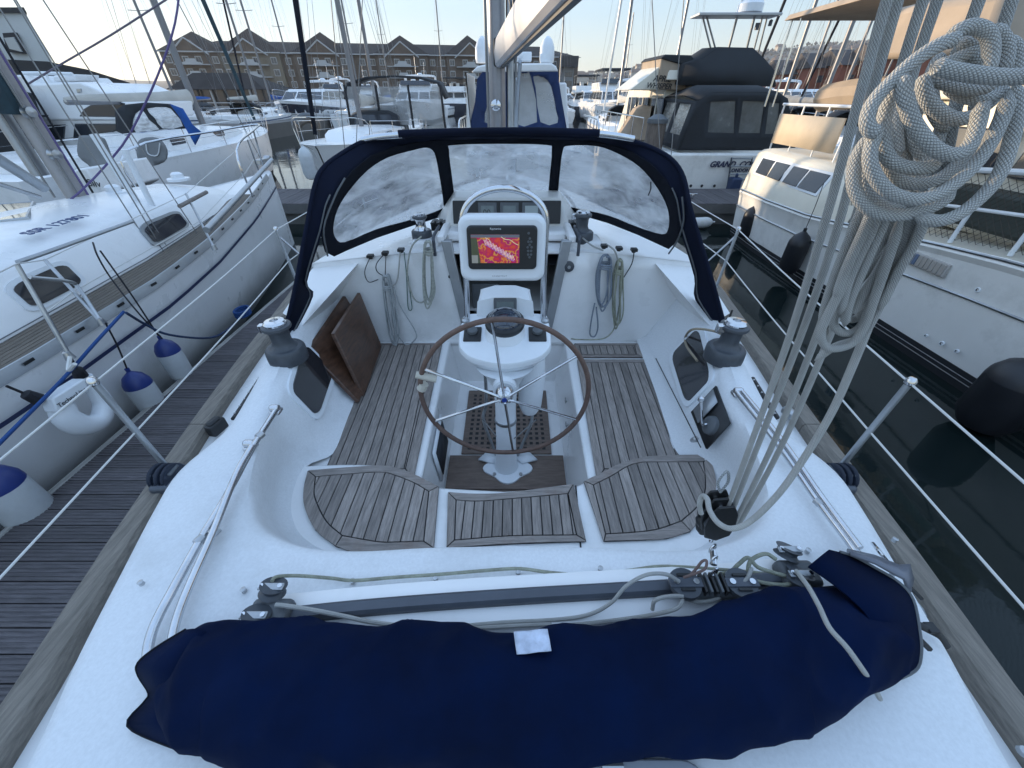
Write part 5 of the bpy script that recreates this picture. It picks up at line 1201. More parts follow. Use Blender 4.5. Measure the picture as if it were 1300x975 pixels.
PLANKM = mat('pontoon_plank', (0.105, 0.095, 0.10), 0.8, var=0.35, vs=6, rnd=0.18, stretch=(1.2, 14, 6), bump=0.5, bs=14, dirt=(.06, .06, .05), ds=4)
def pontoon(name, x0, x1, y0, y1, along='y', pitch=.115, zt=.46):
    p = thing(name, '', ''); del p['label']; del p['category']; p['kind'] = 'structure'; p['_w'] = (0, 0, 0)
    mb = MB(); mb.box(((x0+x1)/2, (y0+y1)/2, zt-.12), (x1-x0-.02, y1-y0-.02, .2)); mb.box(((x0+x1)/2, (y0+y1)/2, .10), (x1-x0-.3, y1-y0-.3, .35)); mb.build('pontoon_float', mat('float_grey', (.12, .12, .12), .8, var=.3, vs=2, dirt=(.03, .045, .03), ds=2), p)
    for a, b_ in (((x0, y0), (x0, y1)), ((x1, y0), (x1, y1))):
        mb = MB(); mb.box((a[0], (y0+y1)/2, zt-.05), (.05, y1-y0, .10)); mb.build('edge_timber', mat('edge_timber', (.30, .29, .27), .8, var=.3, vs=5, stretch=(8, 1, 8), dirt=(.1, .1, .09), ds=3), p, bevel=.006)
    w_ = pitch-.008
    if along == 'y':
        n_ = int((y1-y0)/pitch); mb = MB(); L_x = x1-x0-.06
        prof = [(-w_/2, -.022), (-w_/2, 0)]+[q for k in range(4) for q in ((-w_/2+w_*(k+.7)/4.6, 0), (-w_/2+w_*(k+.8)/4.6, -.004), (-w_/2+w_*(k+1.0)/4.6, -.004), (-w_/2+w_*(k+1.1)/4.6, 0))]+[(w_/2, 0), (w_/2, -.022)]
        mb.loft([[(-L_x/2, a, b_) for a, b_ in prof], [(L_x/2, a, b_) for a, b_ in prof]], closed=False, sm=False)
        src = mb.build('plank', PLANKM, p); src.location = ((x0+x1)/2, y0+pitch/2, zt+.001)
        vs0 = [tuple(v.co) for v in src.data.vertices]
        for v in src.data.vertices: v.co += V((0, 0, 0))
        for k in range(1, n_):
            inst(src, 'plank', p, ((x0+x1)/2+random.uniform(-.004, .004), y0+pitch*(k+.5), zt+.001+random.uniform(-.0015, .0015)))
    else:
        n_ = int((x1-x0)/pitch); mb = MB(); mb.box((0, 0, -.011), (w_, y1-y0-.06, .022)); src = mb.build('plank', PLANKM, p); 
        for k in range(n_):
            loc = (x0+pitch*(k+.5), (y0+y1)/2, zt+random.uniform(-.0015, .0015))
            if k == 0: src.location = loc
            else: inst(src, 'plank', p, loc)
    return p
pontoon('finger_pontoon', -3.07, -1.98, -1.6, 9.9)
pontoon('cross_pontoon', -14.0, 13.0, 10.0, 11.9, along='x', pitch=.13, zt=.50)

# ---------------------------------------------------------------- hulls
def hull_rings(L, B, fs, fb, fine=.55, n=18, tw=.75, rake=.9, zlow=-.35, flare=.88):
    """bow towards +y, origin amidships at the waterline"""
    rr = []; sh = []
    for i in range(n+1):
        t_ = i/n; y = -L/2+L*t_
        b_ = B/2*(tw+(1-tw)*math.sin(math.pi/2*min(1, t_/.4)) if t_ < .4 else math.cos(math.pi/2*((t_-.4)/.6)**(1/fine if fine < 1 else fine))**.9)
        b_ = max(b_, .02); z = fs+(fb-fs)*t_**1.8
        yr = lambda k: y-rake*k*max(0, (t_-.75)/.25)
        rr.append([(-b_, y, z), (-b_*.99, yr(.12), z-.12), (-b_*(.95+.05*flare), yr(.4), z*.55), (-b_*flare, yr(1), .0), (-b_*.45, yr(1.3), zlow), (b_*.45, yr(1.3), zlow), (b_*flare, yr(1), .0), (b_*(.95+.05*flare), yr(.4), z*.55), (b_*.99, yr(.12), z-.12), (b_, y, z)]); sh.append((y, b_, z))
    return rr, sh
def hull_part(root, L, B, fs, fb, m_, stripe=None, anti=None, top=None, bandw=None, **k):
    rr, sh = hull_rings(L, B, fs, fb, **k); o = V(root['_w'])
    W = lambda p: V(p)+o
    mb = MB(); mb.loft([[W(p) for p in r_] for r_ in rr], closed=False); mb.poly([W(p) for p in rr[0]]); mb.build('hull', m_, root, sharp=40)
    mb = MB(); g = [[W((-b_+.02, y, z-.01)), W((0, y, z+.04)), W((b_-.02, y, z-.01))] for y, b_, z in sh]; mb.loft(g, closed=False); mb.build('deck', top or m_, root)
    for nm, mt, f0, f1 in (('boot_stripe', anti, 0.0, .14), ('cove_line', stripe, *(bandw or (.80, .86)))):
        if not mt: continue
        mb = MB()
        for s_ in (-1, 1):
            g = []
            for r_, (y, b_, z) in zip(rr, sh):
                pts = [V(r_[3]), V(r_[2]), V(r_[1])]
                def at(f):
                    zz = z*f
                    for a, c in zip(pts, pts[1:]):
                        if a.z <= zz <= c.z+1e-6: return a.lerp(c, (zz-a.z)/max(1e-6, c.z-a.z))
                    return pts[-1]
                a, c = at(f0), at(f1); a = V((s_*(abs(a.x)+.008), a.y, a.z)); c = V((s_*(abs(c.x)+.008), c.y, c.z)); g.append([W(a), W(c)])
            mb.loft(g, closed=False)
        mb.build(nm, mt, root)
    return sh
def shb(sh, y):
    for (a, b_, z), (c, d, e_) in zip(sh, sh[1:]):
        if a <= y <= c: t_ = (y-a)/(c-a); return b_+(d-b_)*t_, z+(e_-z)*t_
    return sh[0][1:] if y < sh[0][0] else sh[-1][1:]
NAVYH = mat('navy_hull_paint', (.012, .018, .035), .15, coat=.5); ANTI = mat('antifoul_black', (.012, .014, .018), .6); ANTIB = mat('antifoul_blue', (.02, .05, .13), .6)
BLUEC = mat('blue_canvas', (.012, .085, .33), .8, var=.2, vs=3, bump=.2, bs=6); GREYC = mat('grey_canvas', (.22, .23, .24), .85, var=.15, vs=3, bump=.2, bs=6)
BLKC = mat('black_canvas', (.022, .025, .03), .85, var=.3, vs=2, bump=.35, bs=4); TANC = mat('tan_canvas', (.38, .30, .225), .85, var=.15, vs=2, bump=.3, bs=4)
SAILC = mat('cream_canvas', (.50, .48, .44), .85, var=.1, vs=2, bump=.3, bs=5)
TEALC = mat('teal_canvas', (.022, .05, .065), .8, var=.4, vs=4, bump=.5, bs=8)
MASTW = mat('mast_white', (.40, .40, .40), .35, .2); MASTA = mat('mast_silver', (.20, .20, .21), .4, .4)
def rails(root, sh, y0, y1, h=.6, step=1.6, both=True, r=.012, m_=STEEL, inner=.05):
    o = V(root['_w'])
    for s_ in ((-1, 1) if both else (both,)):
        ys_ = []; y = y0
        while y < y1: ys_.append(y); y += step
        ys_.append(y1); tp = []; md_ = []
        mb = MB()
        for y in ys_:
            b_, z = shb(sh, y); a = V((s_*max(0, b_-inner), y, z))+o; c = a+V((0, 0, h)); mb.tube([a, c], r, 6); tp.append(c); md_.append(a.lerp(c, .5))
        mb.tube(tp, r, 6, k=3); mb.tube(md_, r*.6, 6, k=3); mb.build('rail', m_, root)
def trap(mb, x0, x1, y0, y1, z0, z1, tx=.0, ty0=.0, ty1=.0, m=0):
    """box whose top is drawn in by tx at the sides, ty0 at the low-y end, ty1 at the high-y end"""
    vs = [(x0, y0, z0), (x1, y0, z0), (x1, y1, z0), (x0, y1, z0), (x0+tx, y0+ty0, z1), (x1-tx, y0+ty0, z1), (x1-tx, y1-ty1, z1), (x0+tx, y1-ty1, z1)]
    mb.add(vs, [(3, 2, 1, 0), (4, 5, 6, 7), (0, 1, 5, 4), (1, 2, 6, 5), (2, 3, 7, 6), (3, 0, 4, 7)], m, sm=False); return vs
def glassband(root, x0, x1, y0, y1, z0, z1, tx, ty0, ty1, n=3, name='window', front=True):
    """panes a few mm proud of a trap-shaped house; each its own part"""
    o = V(root['_w']); vs = [V(v) for v in trap(MB(), x0, x1, y0, y1, z0, z1, tx, ty0, ty1)]
    def pane(a, b_, c, d):
        n_ = (b_-a).cross(d-a).normalized()*.015; mb = MB(); q = [p+n_+o for p in (a, b_, c, d)]; mb.prism(q[::-1], -n_*1.2); mb.build(name, GLASSD, root)
    def face(a, b_, c, d, k):
        for i in range(k):
            s0, s1 = (i+.06)/k, (i+.94)/k; f = lambda s, t_: a.lerp(b_, s).lerp(d.lerp(c, s), t_); pane(f(s0, .12), f(s1, .12), f(s1, .88), f(s0, .88))
    face(vs[1], vs[2], vs[6], vs[5], n); face(vs[3], vs[0], vs[4], vs[7], n)
    if front: face(vs[2], vs[3], vs[7], vs[6], 2 if x1-x0 < 3 else 3); face(vs[0], vs[1], vs[5], vs[4], 2)

def sailboat(label, loc, rz=0.0, L=10.5, B=3.5, fs=1.0, fb=1.35, H=14.0, rb=0.08, hullm=None, boomc=None, furl=None, hood=None, wires=True, my=.06, detail=True, grp='sailing yachts moored in the marina', stripe=ANTIB, spread=2):
    r = thing('moored_sailing_yacht', label, 'sailboat', loc, grp); o = V(loc); W = lambda a, b_, c: V((a, b_, c))+o
    sh = hull_part(r, L, B, fs, fb, hullm or GEL, stripe=stripe, anti=ANTI, tw=.72, rake=.9)
    my = L*my; zc = fs+.40
    mb = MB(); g = []
    for y, wd, h in ((-L*.12, .30*B, .02), (-L*.11, .30*B, .42), (0, .31*B, .42), (L*.15, .26*B, .38), (L*.26, .18*B, .25), (L*.31, .12*B, .02)):
        z = shb(sh, y)[1]; g.append([W(-wd-.05, y, z), W(-wd, y, z+h*.8), W(-wd*.6, y, z+h), W(wd*.6, y, z+h), W(wd, y, z+h*.8), W(wd+.05, y, z)])
    mb.loft(g, closed=False); mb.build('coachroof', GEL, r, sharp=50)
    for s_ in (-1, 1):
        for k in range(3):
            y = -L*.08+k*L*.09; z = shb(sh, y)[1]+.2; wd = (.305-.012*k)*B; mb = MB(); mb.box(W(s_*(wd+.015), y, z), (.03, .6, .15)); mb.build('window', GLASSD, r, bevel=.02)
    mb = MB(); mb.box(W(0, -L*.3, fs+.12), (B*.62, L*.28, .26)); mb.build('cockpit_coaming', GEL, r, bevel=.05)
    mb = MB(); mb.cyl(W(0, my, fs+.35), W(0, my, H), rb, 10); mb.build('mast', MASTA, r)
    for k in range(spread):
        z = H*(.42+.28*k); mb = MB(); mb.tube([W(-.75+.15*k, my-.1, z+.05), W(0, my, z), W(.75-.15*k, my-.1, z+.05)], .02, 6); mb.build('spreader', MASTA, r)
    mb = MB(); 
    for s_ in (-1, 1):
        for x_, y_, top in ((B*.46, my-.1, H-.1), (B*.44, my-.45, H*.62), (B*.44, my+.3, H*.62)): mb.tube([W(s_*x_, y_, fs), W(s_*.06, my, top)], .006, 4)
    mb.tube([W(0, L*.49, fb), W(0, my, H)], .006, 4); mb.tube([W(0, -L*.49, fs), W(0, my, H)], .006, 4)
    mb.build('standing_rigging', STAY, r, kind='stuff')
    if furl:
        a, c = W(0, L*.48, fb+.25), W(0, my+.15, H-.4); mb = MB(); mb.tube([a.lerp(c, k/8) for k in range(9)], lambda t_: .02+.06*math.sin(math.pi*min(1, t_+.12))**.5 if t_ < .88 else .02, 8); mb.build('furled_headsail', furl, r)
    if boomc:
        a, c = W(0, my-.15, fs+1.15), W(0, my-L*.40, fs+1.2); mb = MB(); mb.tube([a, c], .06, 8); mb.build('boom', MASTA, r)
        mb = MB(); g = [[p+V((hh*.55*math.cos(q), 0, hh*.6+hh*math.sin(q))) for q in [2*math.pi*i/10 for i in range(10)]] for p, hh in ((a.lerp(c, t_), h_) for t_, h_ in ((.0, .22), (.1, .2), (.3, .16), (.6, .13), (.9, .10), (1, .06)))]; mb.loft(g, caps=True); mb.build('sail_cover', boomc, r)
    if hood:
        hy = -L*.13; z = fs+.38; g = []
        for dy, zz, ww in ((.75, .02, .24*B), (.45, .50, .25*B), (.0, .62, .27*B), (-.6, .60, .28*B)):
            g.append([W(-ww-.1, hy+dy, z-.25), W(-ww, hy+dy, z+zz*.7), W(-ww*.6, hy+dy, z+zz), W(ww*.6, hy+dy, z+zz), W(ww, hy+dy, z+zz*.7), W(ww+.1, hy+dy, z-.25)])
        mb = MB(); mb.loft(g, closed=False); mb.build('spray_hood', hood, r, solid=.02)
        mb = MB(); mb.prism([W(-.2*B, hy+.66, z+.10), W(.2*B, hy+.66, z+.10), W(.2*B, hy+.50, z+.42), W(-.2*B, hy+.50, z+.42)], (0, .03, .01)); mb.build('hood_window', GLASSD, r)
    if detail:
        rails(r, sh, -L*.42, L*.34, .58, 1.7, r=.011)
        mb = MB(); b_, z = shb(sh, L*.36); bz_ = fb; mb.tube([W(-b_, L*.36, z), W(-b_, L*.37, z+.6), W(-.1, L*.49, fb+.65), W(.1, L*.49, fb+.65), W(b_, L*.37, z+.6), W(b_, L*.36, z)], .014, 8, k=4); mb.build('pulpit', STEEL, r)
    r.rotation_euler = (0, 0, rz); return r

def motoryacht(label, loc, rz=0.0, bandw=None, L=12.0, B=3.9, fs=1.1, fb=1.7, hullm=None, fly=True, arch=True, canopy=None, band=None, name='motor_yacht', sc=1.0, grp='motor yachts moored in the marina', radar=True, aftcov=None):
    r = thing(name, label, 'motor yacht', loc, grp); o = V(loc); W = lambda a, b_, c: V((a, b_, c))+o
    sh = hull_part(r, L, B, fs, fb, hullm or GEL, anti=ANTI, stripe=band, bandw=bandw, top=GEL, tw=.9, rake=1.4, flare=.82)
    def T(nm, m_, *a, bevel=.05, off=(0, 0, 0)):
        mb = MB(); vs = trap(mb, *a); mb.v = [p+o+V(off) for p in mb.v]; return mb.build(nm, m_, r, bevel=bevel)
    x = B*.40; z = fs+.25
    T('saloon_base', GEL, -x-.1, x+.1, -L*.36, L*.22, z-.3, z+.35, .05, 0, .2)
    T('saloon', GEL, -x, x, -L*.28, L*.20, z+.35, z+1.15, .22, .1, 1.2); glassband(r, -x, x, -L*.28, L*.20, z+.35, z+1.15, .22, .1, 1.2, 4)
    T('saloon_roof', GEL, -x+.05, x-.05, -L*.34, L*.08, z+1.15, z+1.27, .1, .0, .2)
    mb = MB(); g = []
    for y, wd, h in ((L*.15, .28*B, .45), (L*.25, .24*B, .38), (L*.34, .16*B, .25), (L*.40, .08*B, .05)):
        zz = shb(sh, y)[1]; g.append([W(-wd-.1, y, zz), W(-wd, y, zz+h*.7), W(0, y, zz+h), W(wd, y, zz+h*.7), W(wd+.1, y, zz)])
    mb.loft(g, closed=False); mb.build('foredeck_trunk', GEL, r)
    for s_ in (-1, 1):
        for k in range(3):
            y = L*(.12+.07*k); b_, zz = shb(sh, y); mb = MB(); mb.lathe([(.12, 0), (.12, .02)], W(s_*b_*.985, y, zz*.66), (s_, 0, 0), 12); mb.build('porthole', GLASSD, r)
    if fly:
        T('flybridge', GEL, -x+.15, x-.15, -L*.30, L*.04, z+1.27, z+1.85, -.05, .05, .5); T('fly_windscreen', GLASSD, -x+.25, x-.25, L*.00, L*.035, z+1.75, z+2.15, .1, -.25, .35, bevel=.01)
        mb = MB(); mb.box(W(-.5, -L*.10, z+1.95), (.5, .5, .7)); mb.box(W(.5, -L*.10, z+1.95), (.5, .5, .7)); mb.build('helm_seats', GEL, r, bevel=.06, kind='stuff')
    top = z+(1.9 if fly else 1.2)
    if arch:
        mb = MB(); ya = -L*.24
        pts = [W(-x+.1, ya-.5, top-.5), W(-x+.15, ya-.1, top+.35), W(-x+.5, ya+.2, top+.75), W(x-.5, ya+.2, top+.75), W(x-.15, ya-.1, top+.35), W(x-.1, ya-.5, top-.5)]
        mb.tube(pts, .09, 8, k=5, ry=1.8); mb.build('radar_arch', GEL, r)
        mb = MB(); mb.lathe([(.02, 0), (.30, .02), (.30, .14), (.2, .22), (0, .24)], W(0, ya+.15, top+.82), (0, 0, 1), 16); mb.build('radar_dome', WHITEP, r)
        mb = MB(); mb.cyl(W(.5, ya, top+.7), W(.55, ya-.4, top+2.6), .012, 6); mb.cyl(W(-.5, ya, top+.7), W(-.55, ya-.3, top+2.1), .012, 6); mb.build('aerials', WHITEP, r, kind='stuff')
    if canopy:
        T('bimini', canopy, -x+.2, x-.2, -L*.26, L*.02, top+.95, top+1.08, .08, .1, .15)
        mb = MB()
        for s_ in (-1, 1):
            for y in (-L*.22, -L*.02): mb.tube([W(s_*(x-.3), y, top-.3), W(s_*(x-.3), y, top+.98)], .015, 6)
        mb.build('bimini_frame', STEEL, r, kind='stuff')
    if aftcov: T('aft_cover', aftcov, -x, x, -L*.48, -L*.28, fs, z+1.2, .15, .3, 0)
    rails(r, sh, -L*.05, L*.42, .62, 1.3, r=.014)
    mb = MB(); b_, zz = shb(sh, L*.42); mb.tube([W(-b_, L*.42, zz+.62), W(0, L*.51, fb+.75), W(b_, L*.42, zz+.62)], .014, 8, k=5); mb.build('pulpit', STEEL, r)
    r.rotation_euler = (0, 0, rz); r.scale = (sc, sc, sc); return r
# ================================================================ the yacht across the pontoon (port side)
N1 = thing('neighbouring_yacht', 'white sailing yacht moored left of the pontoon with teak side deck and blue cove line', 'sailboat', (-4.75, 3.5, 0))
GT = [(-3.0, 1.30), (-1.5, 1.52), (.5, 1.62), (2.0, 1.63), (3.5, 1.50), (4.6, 1.28), (6.4, .78), (7.6, .38), (8.6, .04)]
def g1(y): return interp(GT, y)
def z1(y): return 1.18+.010*max(0, y-2)+.006*max(0, y-3)**1.8
yy = [-3.0+.4*i for i in range(30)]; yy = [y for y in yy if y < 8.55]+[8.6]; CX = -4.75
mb = MB(); mb.loft([[(CX-g1(y), y, z1(y)), (CX-g1(y)*.95, y, .5), (CX-g1(y)*.82, y, 0), (CX, y, -.35), (CX+g1(y)*.82, y, 0), (CX+g1(y)*.925, y, .5), (CX+g1(y), y, z1(y))] for y in yy], closed=False); mb.build('hull', GEL, N1, sharp=60)
mb = MB(); mb.loft([[(CX-g1(y), y, z1(y)-.02), (CX, y, z1(y)+.03), (CX+g1(y), y, z1(y)-.02)] for y in yy], closed=False); mb.build('deck', GEL, N1)
mb = MB(); mb.loft([[V((CX+g1(y)*.99+.012, y, z1(y)*.80)), V((CX+g1(y)*.992+.012, y, z1(y)*.80+.03))] for y in yy], closed=False); mb.build('cove_line', mat('cove_blue', (.015, .025, .08), .4), N1)
# perforated aluminium toe rail in segments with dark slots
ty = [y for y in yy if y < 8.3]
mb = MB(); mb.loft([[V((CX+g1(y)-.03, y, z1(y)-.01)), V((CX+g1(y)-.03, y, z1(y)+.045)), V((CX+g1(y)-.015, y, z1(y)+.045)), V((CX+g1(y)+.005, y, z1(y)-.01)), V((CX+g1(y)+.008, y, z1(y)-.03))] for y in ty], closed=False); mb.build('toe_rail', ALU, N1)
y = .4
while y < 7.6:
    a = V((CX+g1(y)+.001, y, z1(y)+.018)); c = V((CX+g1(y+.07)+.001, y+.07, z1(y)+.018)); d = (c-a).normalized()
    mb = MB(); mb.box((a+c)/2, (.006, .07, .020), M=frame(V((d.y, -d.x, 0)), d)); mb.build('rail_slot', BLACKP, N1); y += .42
# cabin side and coachroof
def cs(y): return interp([(-1, 1.20), (2.0, 1.12), (2.8, 1.02), (4.2, .86), (5.6, .60), (6.6, .25)], y)
mb = MB(); rr = []
for y in (-1.5, 0, 1, 2, 3, 4, 5, 5.8, 6.4, 6.8):
    c = cs(y); h = interp([(-1.5, .46), (4.5, .40), (5.8, .28), (6.4, .14), (6.8, .02)], y); z = z1(y)
    rr.append([(CX-c-.1, y, z), (CX-c, y, z+h*.85), (CX-c*.7, y, z+h+.03), (CX, y, z+h+.10), (CX+c*.72, y, z+h+.05), (CX+c*.94, y, z+h-.02), (CX+c+.0, y, z+h*.82), (CX+c+.10, y, z+.01)])
mb.loft(rr, closed=False); mb.build('coachroof', GEL, N1, sharp=45)
# teak side deck: strips following the rail
TEAKD = mat('side_deck_teak', (.15, .125, .10), .8, var=.3, vs=9, rnd=.12, stretch=(10, 1, 10), bump=.4, bs=40)
for k in range(8):
    f0, f1 = k/8+.006, (k+1)/8-.010; mb = MB(); rr = []
    for y in [-1.2+.35*i for i in range(24)]:
        if y > 7: break
        o_ = CX+g1(y)-.055; i_ = CX+cs(y)+.115; i_ = max(i_, o_-.50); z = z1(y)+.012
        a = lerp(i_, o_, f0); b_ = lerp(i_, o_, f1); rr.append([(a, y, z-.02), (a, y, z), (b_, y, z), (b_, y, z-.02)])
    mb.loft(rr, closed=False); mb.build('deck_strip', TEAKD, N1)
def csidept(y, t_, off=.012):
    z = z1(y); h = interp([(-1.5, .46), (4.5, .40), (5.8, .28)], y); c = cs(y); a = V((CX+c+.10, y, z+.01)); b_ = V((CX+c, y, z+h*.82)); return a.lerp(b_, t_)+V((off, 0, off*.3))
for (ya, yb) in ((.85, 1.35), (2.72, 3.22), (4.25, 4.98)):
    for nm, mt, g, off in (('window_frame', WHITEP if ya < 4 else ALU, .045, .010), ('window_pane', SMOKE, 0, .018)):
        q = [csidept(lerp(ya-g, yb+g, a+.5), lerp(.25-g*2, .78+g*2, b_+.5), off) for a, b_ in rrect(1, 1, .22, 4)]
        mb = MB(); mb.prism(q, V((-.03, 0, -.01))); mb.build(nm, mt, N1)
# number on the coachroof shoulder
pa, pb = P(40, 300, z=1.67), P(92, 283, z=1.67); dx = (pb-pa).normalized()
text('SSR 127801', .135, 'registration_number', mat('letter_blue', (.03, .06, .16), .5), N1, pa+V((0, 0, .012)), frame(dx, V((-dx.y, dx.x, .10))), .002, bold=.0015)
# handrail line and forward hatch, lids
mb = MB(); mb.tube([P(22, 333, z=1.64), P(60, 320, z=1.64), P(110, 302, z=1.64), P(168, 281, z=1.64)], .016, 8, k=4); mb.build('grab_rail', ALU, N1)
mb = MB(); mb.tube([P(228, 262, z=1.62), P(262, 244, z=1.62)], .022, 8); mb.build('grab_rail', TEAK, N1)
mb = MB(); mb.tube([P(262, 292, z=1.52), P(300, 252, z=1.58), P(345, 203, z=1.75)], .030, 12, k=4); o = mb.build('spinnaker_pole', ALU, N1)
for (u, v, r_) in ((145, 243, .09), (226, 226, .09)):
    c = P(u, v, z=1.68); mb = MB(); mb.lathe([(r_*1.5, -.03), (r_*1.5, 0), (r_*.85, .005), (r_*.8, .05), (r_*.5, .07), (0, .075)], c, (0, 0, 1), 18); mb.build('mushroom_vent', WHITEP, N1)
hp2 = [P(u, v, z=1.70) for u, v in ((-40, 262), (42, 256), (34, 276), (-60, 288))]
mb = MB(); mb.prism(hp2[::-1], (0, 0, -.04)); mb.build('deck_hatch', SMOKE, N1, bevel=.01)
mb = MB(); mb.tube([p+V((0, 0, -.01)) for p in hp2], .018, 6, closed=True); mb.build('hatch_frame', ALU, N1)
mb = MB(); mb.tube([csidept(y_, .06, .016) for y_ in (-1, 0, 1, 2, 3, 4, 5, 5.6)], .004, 5); mb.build('cabin_seam', GREYP, N1)
# mast with wrapped teal cover, poles and halyards
mbp = P(100, 252, z=1.66)
def vert(p, z0, z1_): return V((p.x, p.y, z0)), V((p.x, p.y, z1_))
mb = MB(); g = [oval(mbp.x, mbp.y, z, .085, .11, 18) for z in (1.6, 4, 8, 12.5)]; mb.loft(g, caps=True); mb.build('mast', mat('mast_worn', (.36, .35, .35), .45, .45, var=.3, vs=3, dirt=(.16, .13, .12), ds=3), N1)
mb = MB(); g = [oval(mbp.x-.20, mbp.y-.05, z, .06, .08, 14) for z in (1.9, 4, 8, 12)]; mb.loft(g, caps=True); mb.build('furler_tube', ALU, N1)
mb = MB(); mb.tube([V((mbp.x-.02+.015*math.sin(k*1.7), mbp.y-.12, 2.45+k*.2)) for k in range(16)], lambda t_: .085+.02*math.sin(t_*25), 10, k=3); mb.build('mast_cover', TEALC, N1)
for k, (dx_, dy_, m_) in enumerate(((.12, -.1, STAY), (.15, -.02, PURPLE), (-.10, -.15, STAY), (.10, .1, BLACKROPE))):
    mb = MB(); mb.tube([(mbp.x+dx_, mbp.y+dy_, 1.7), (mbp.x+dx_*.8, mbp.y+dy_, 4), (mbp.x+dx_*.6, mbp.y+dy_, 9)], .010, 6, k=3); mb.build('halyard', m_, N1)
for dz in (0, .12):
    mb = MB(); mb.lathe([(.055, 0), (.04, .03), (.045, .07), (.0, .08)], (mbp.x+.1, mbp.y-.08, 2.1+dz*3), (1, -.3, 0), 14); mb.build('mast_winch', STEELD, N1)
mb = MB(); mb.tube([P(-40, 178, y=3.6), P(55, 238, y=4.25)], .045, 12); mb.build('kicker', ALU, N1)
mb = MB(); mb.tube([P(-60, 215, y=3.3), P(50, 250, y=4.2)], .02, 8); mb.build('vang_rod', STEELD, N1)
for (u, v, u2, v2) in ((213, 301, 158, 190), (204, 302, 118, 170)):
    a = P(u, v, z=1.23); c = P(u2, v2, y=a.y-.0); mb = MB(); mb.tube([a, a.lerp(c, .9), c], .030 if u > 210 else .034, 10); mb.build('shroud_cover', WHITEP, N1)
for (xx, yy_, zt_) in ((-3.82, 4.30, 11.5), (-3.84, 4.20, 7.0), (-3.82, 4.9, 7.0), (-5.7, 4.3, 11.5), (-5.7, 4.6, 7.0), (-3.84, 4.4, 9.0), (-4.75, -3.0, 12), (-3.9, -2.8, 12)):
    mb = MB(); mb.cyl((xx, yy_, 1.2), (mbp.x+.05, mbp.y, zt_), .006, 6); mb.build('stay', STAY, N1)
mb = MB(); fa, fb = V((CX, 8.5, 1.5)), V((mbp.x, mbp.y+.1, 12)); mb.cyl(fa, fb, .007, 6); mb.build('forestay', STAY, N1)
# stanchions, gate and pulpit
stn = [(P(90, 455, z=1.18), P(21, 335, y=2.32)), (P(131, 412, z=1.2), P(57, 330, y=3.05)), (P(273, 317, z=1.24), P(236, 246, y=4.9))]
for a, c in stn:
    mb = MB(); mb.tube([a, c], .013, 10); mb.build('stanchion', STEELD, N1)
    mb = MB(); mb.lathe([(.03, 0), (.02, .05)], a, (0, 0, 1), 10); mb.build('stanchion_socket', STEELD, N1)
mb = MB(); mb.tube([P(38, 352, y=2.62), P(85, 357, y=2.8), P(100, 366, y=2.85), P(128, 408, z=1.22)], .013, 10, k=5); mb.build('gate_rail', STEELD, N1)
for l in ([P(-80, 385, y=1.2), stn[0][1], stn[1][1], stn[2][1], V((CX+.75, 6.6, 1.95)), V((CX+.2, 8.2, 2.2))], [stn[0][0].lerp(stn[0][1], .5), stn[1][0].lerp(stn[1][1], .5), stn[2][0].lerp(stn[2][1], .5), V((CX+.75, 6.6, 1.65)), V((CX+.2, 8.2, 1.8))]):
    mb = MB(); mb.tube(l, .004, 6); mb.build('guard_wire', WIRE, N1)
mb = MB(); mb.tube([(CX+.85, 6.4, 1.35), (CX+.80, 6.5, 1.95), (CX+.3, 8.0, 2.1), (CX, 8.75, 2.15), (CX-.3, 8.0, 2.1), (CX-.8, 6.5, 1.95), (CX-.85, 6.4, 1.35)], .015, 8, k=4)
mb.tube([(CX+.3, 8.0, 2.1), (CX+.2, 8.1, 1.5)], .013, 8); mb.tube([(CX+.55, 7.3, 2.02), (CX+.5, 7.4, 1.45)], .013, 8); mb.build('pulpit', STEEL, N1)
mb = MB(); mb.box((CX, 8.5, 1.58), (.12, .4, .08)); mb.lathe([(.05, -.06), (.05, .06)], (CX, 8.7, 1.6), (1, 0, 0), 12); mb.build('bow_roller', STEELD, N1, bevel=.01)
mb = MB(); mb.tube([P(92, 456, z=1.24)+V((0, 0, .02)), P(87, 470, z=1.2), P(95, 462, z=1.25)], .012, 6, k=3); mb.build('rail_lashing', WIRE, N1)

def fender(label, c, r, h, top=FENDB, body=FENDW, lash=None, tilt=(0, 0, 1)):
    f = thing('fender', label, 'fender', tuple(c), 'fenders hanging along the hulls'); c = V(c)
    mb = MB(); mb.lathe([(0, 0), (r*.35, .005), (r*.75, .05*h), (r, .20*h), (r*1.0, .72*h)], c, tilt, 20); mb.build('fender_body', body, f)
    mb = MB(); mb.lathe([(r*1.003, .72*h), (r*.96, .80*h), (r*.72, .92*h), (r*.3, 1.0*h), (r*.16, 1.03*h), (r*.16, 1.10*h), (0, 1.11*h)], c, tilt, 20); mb.build('fender_end', top, f)
    if lash:
        t0 = c+V(tilt).normalized()*h*1.08; mb = MB(); mb.tube([t0, t0.lerp(V(lash), .5)+V((.01, 0, 0)), V(lash)], .006, 6, k=4); mb.build('fender_line', BLACKROPE, f)
def fend_at(label, u, v, x, r, h, lash, **k):
    p = P(u, v, x=x); fender(label, (x, p.y, p.z-h*.5), r, h, lash=lash, **k)
fend_at('white fender with blue end hanging furthest forward on the neighbouring hull', 221, 458, -3.12, .096, .44, P(127, 318, z=1.62))
fend_at('white fender with blue top hanging behind the pontoon edge, middle of three', 184, 500, -3.12, .100, .44, P(134, 410, z=1.24))
fend_at('large white fender with navy top cut off at the left edge of the picture', 16, 632, -3.08, .122, .50, P(-10, 480, z=1.2))
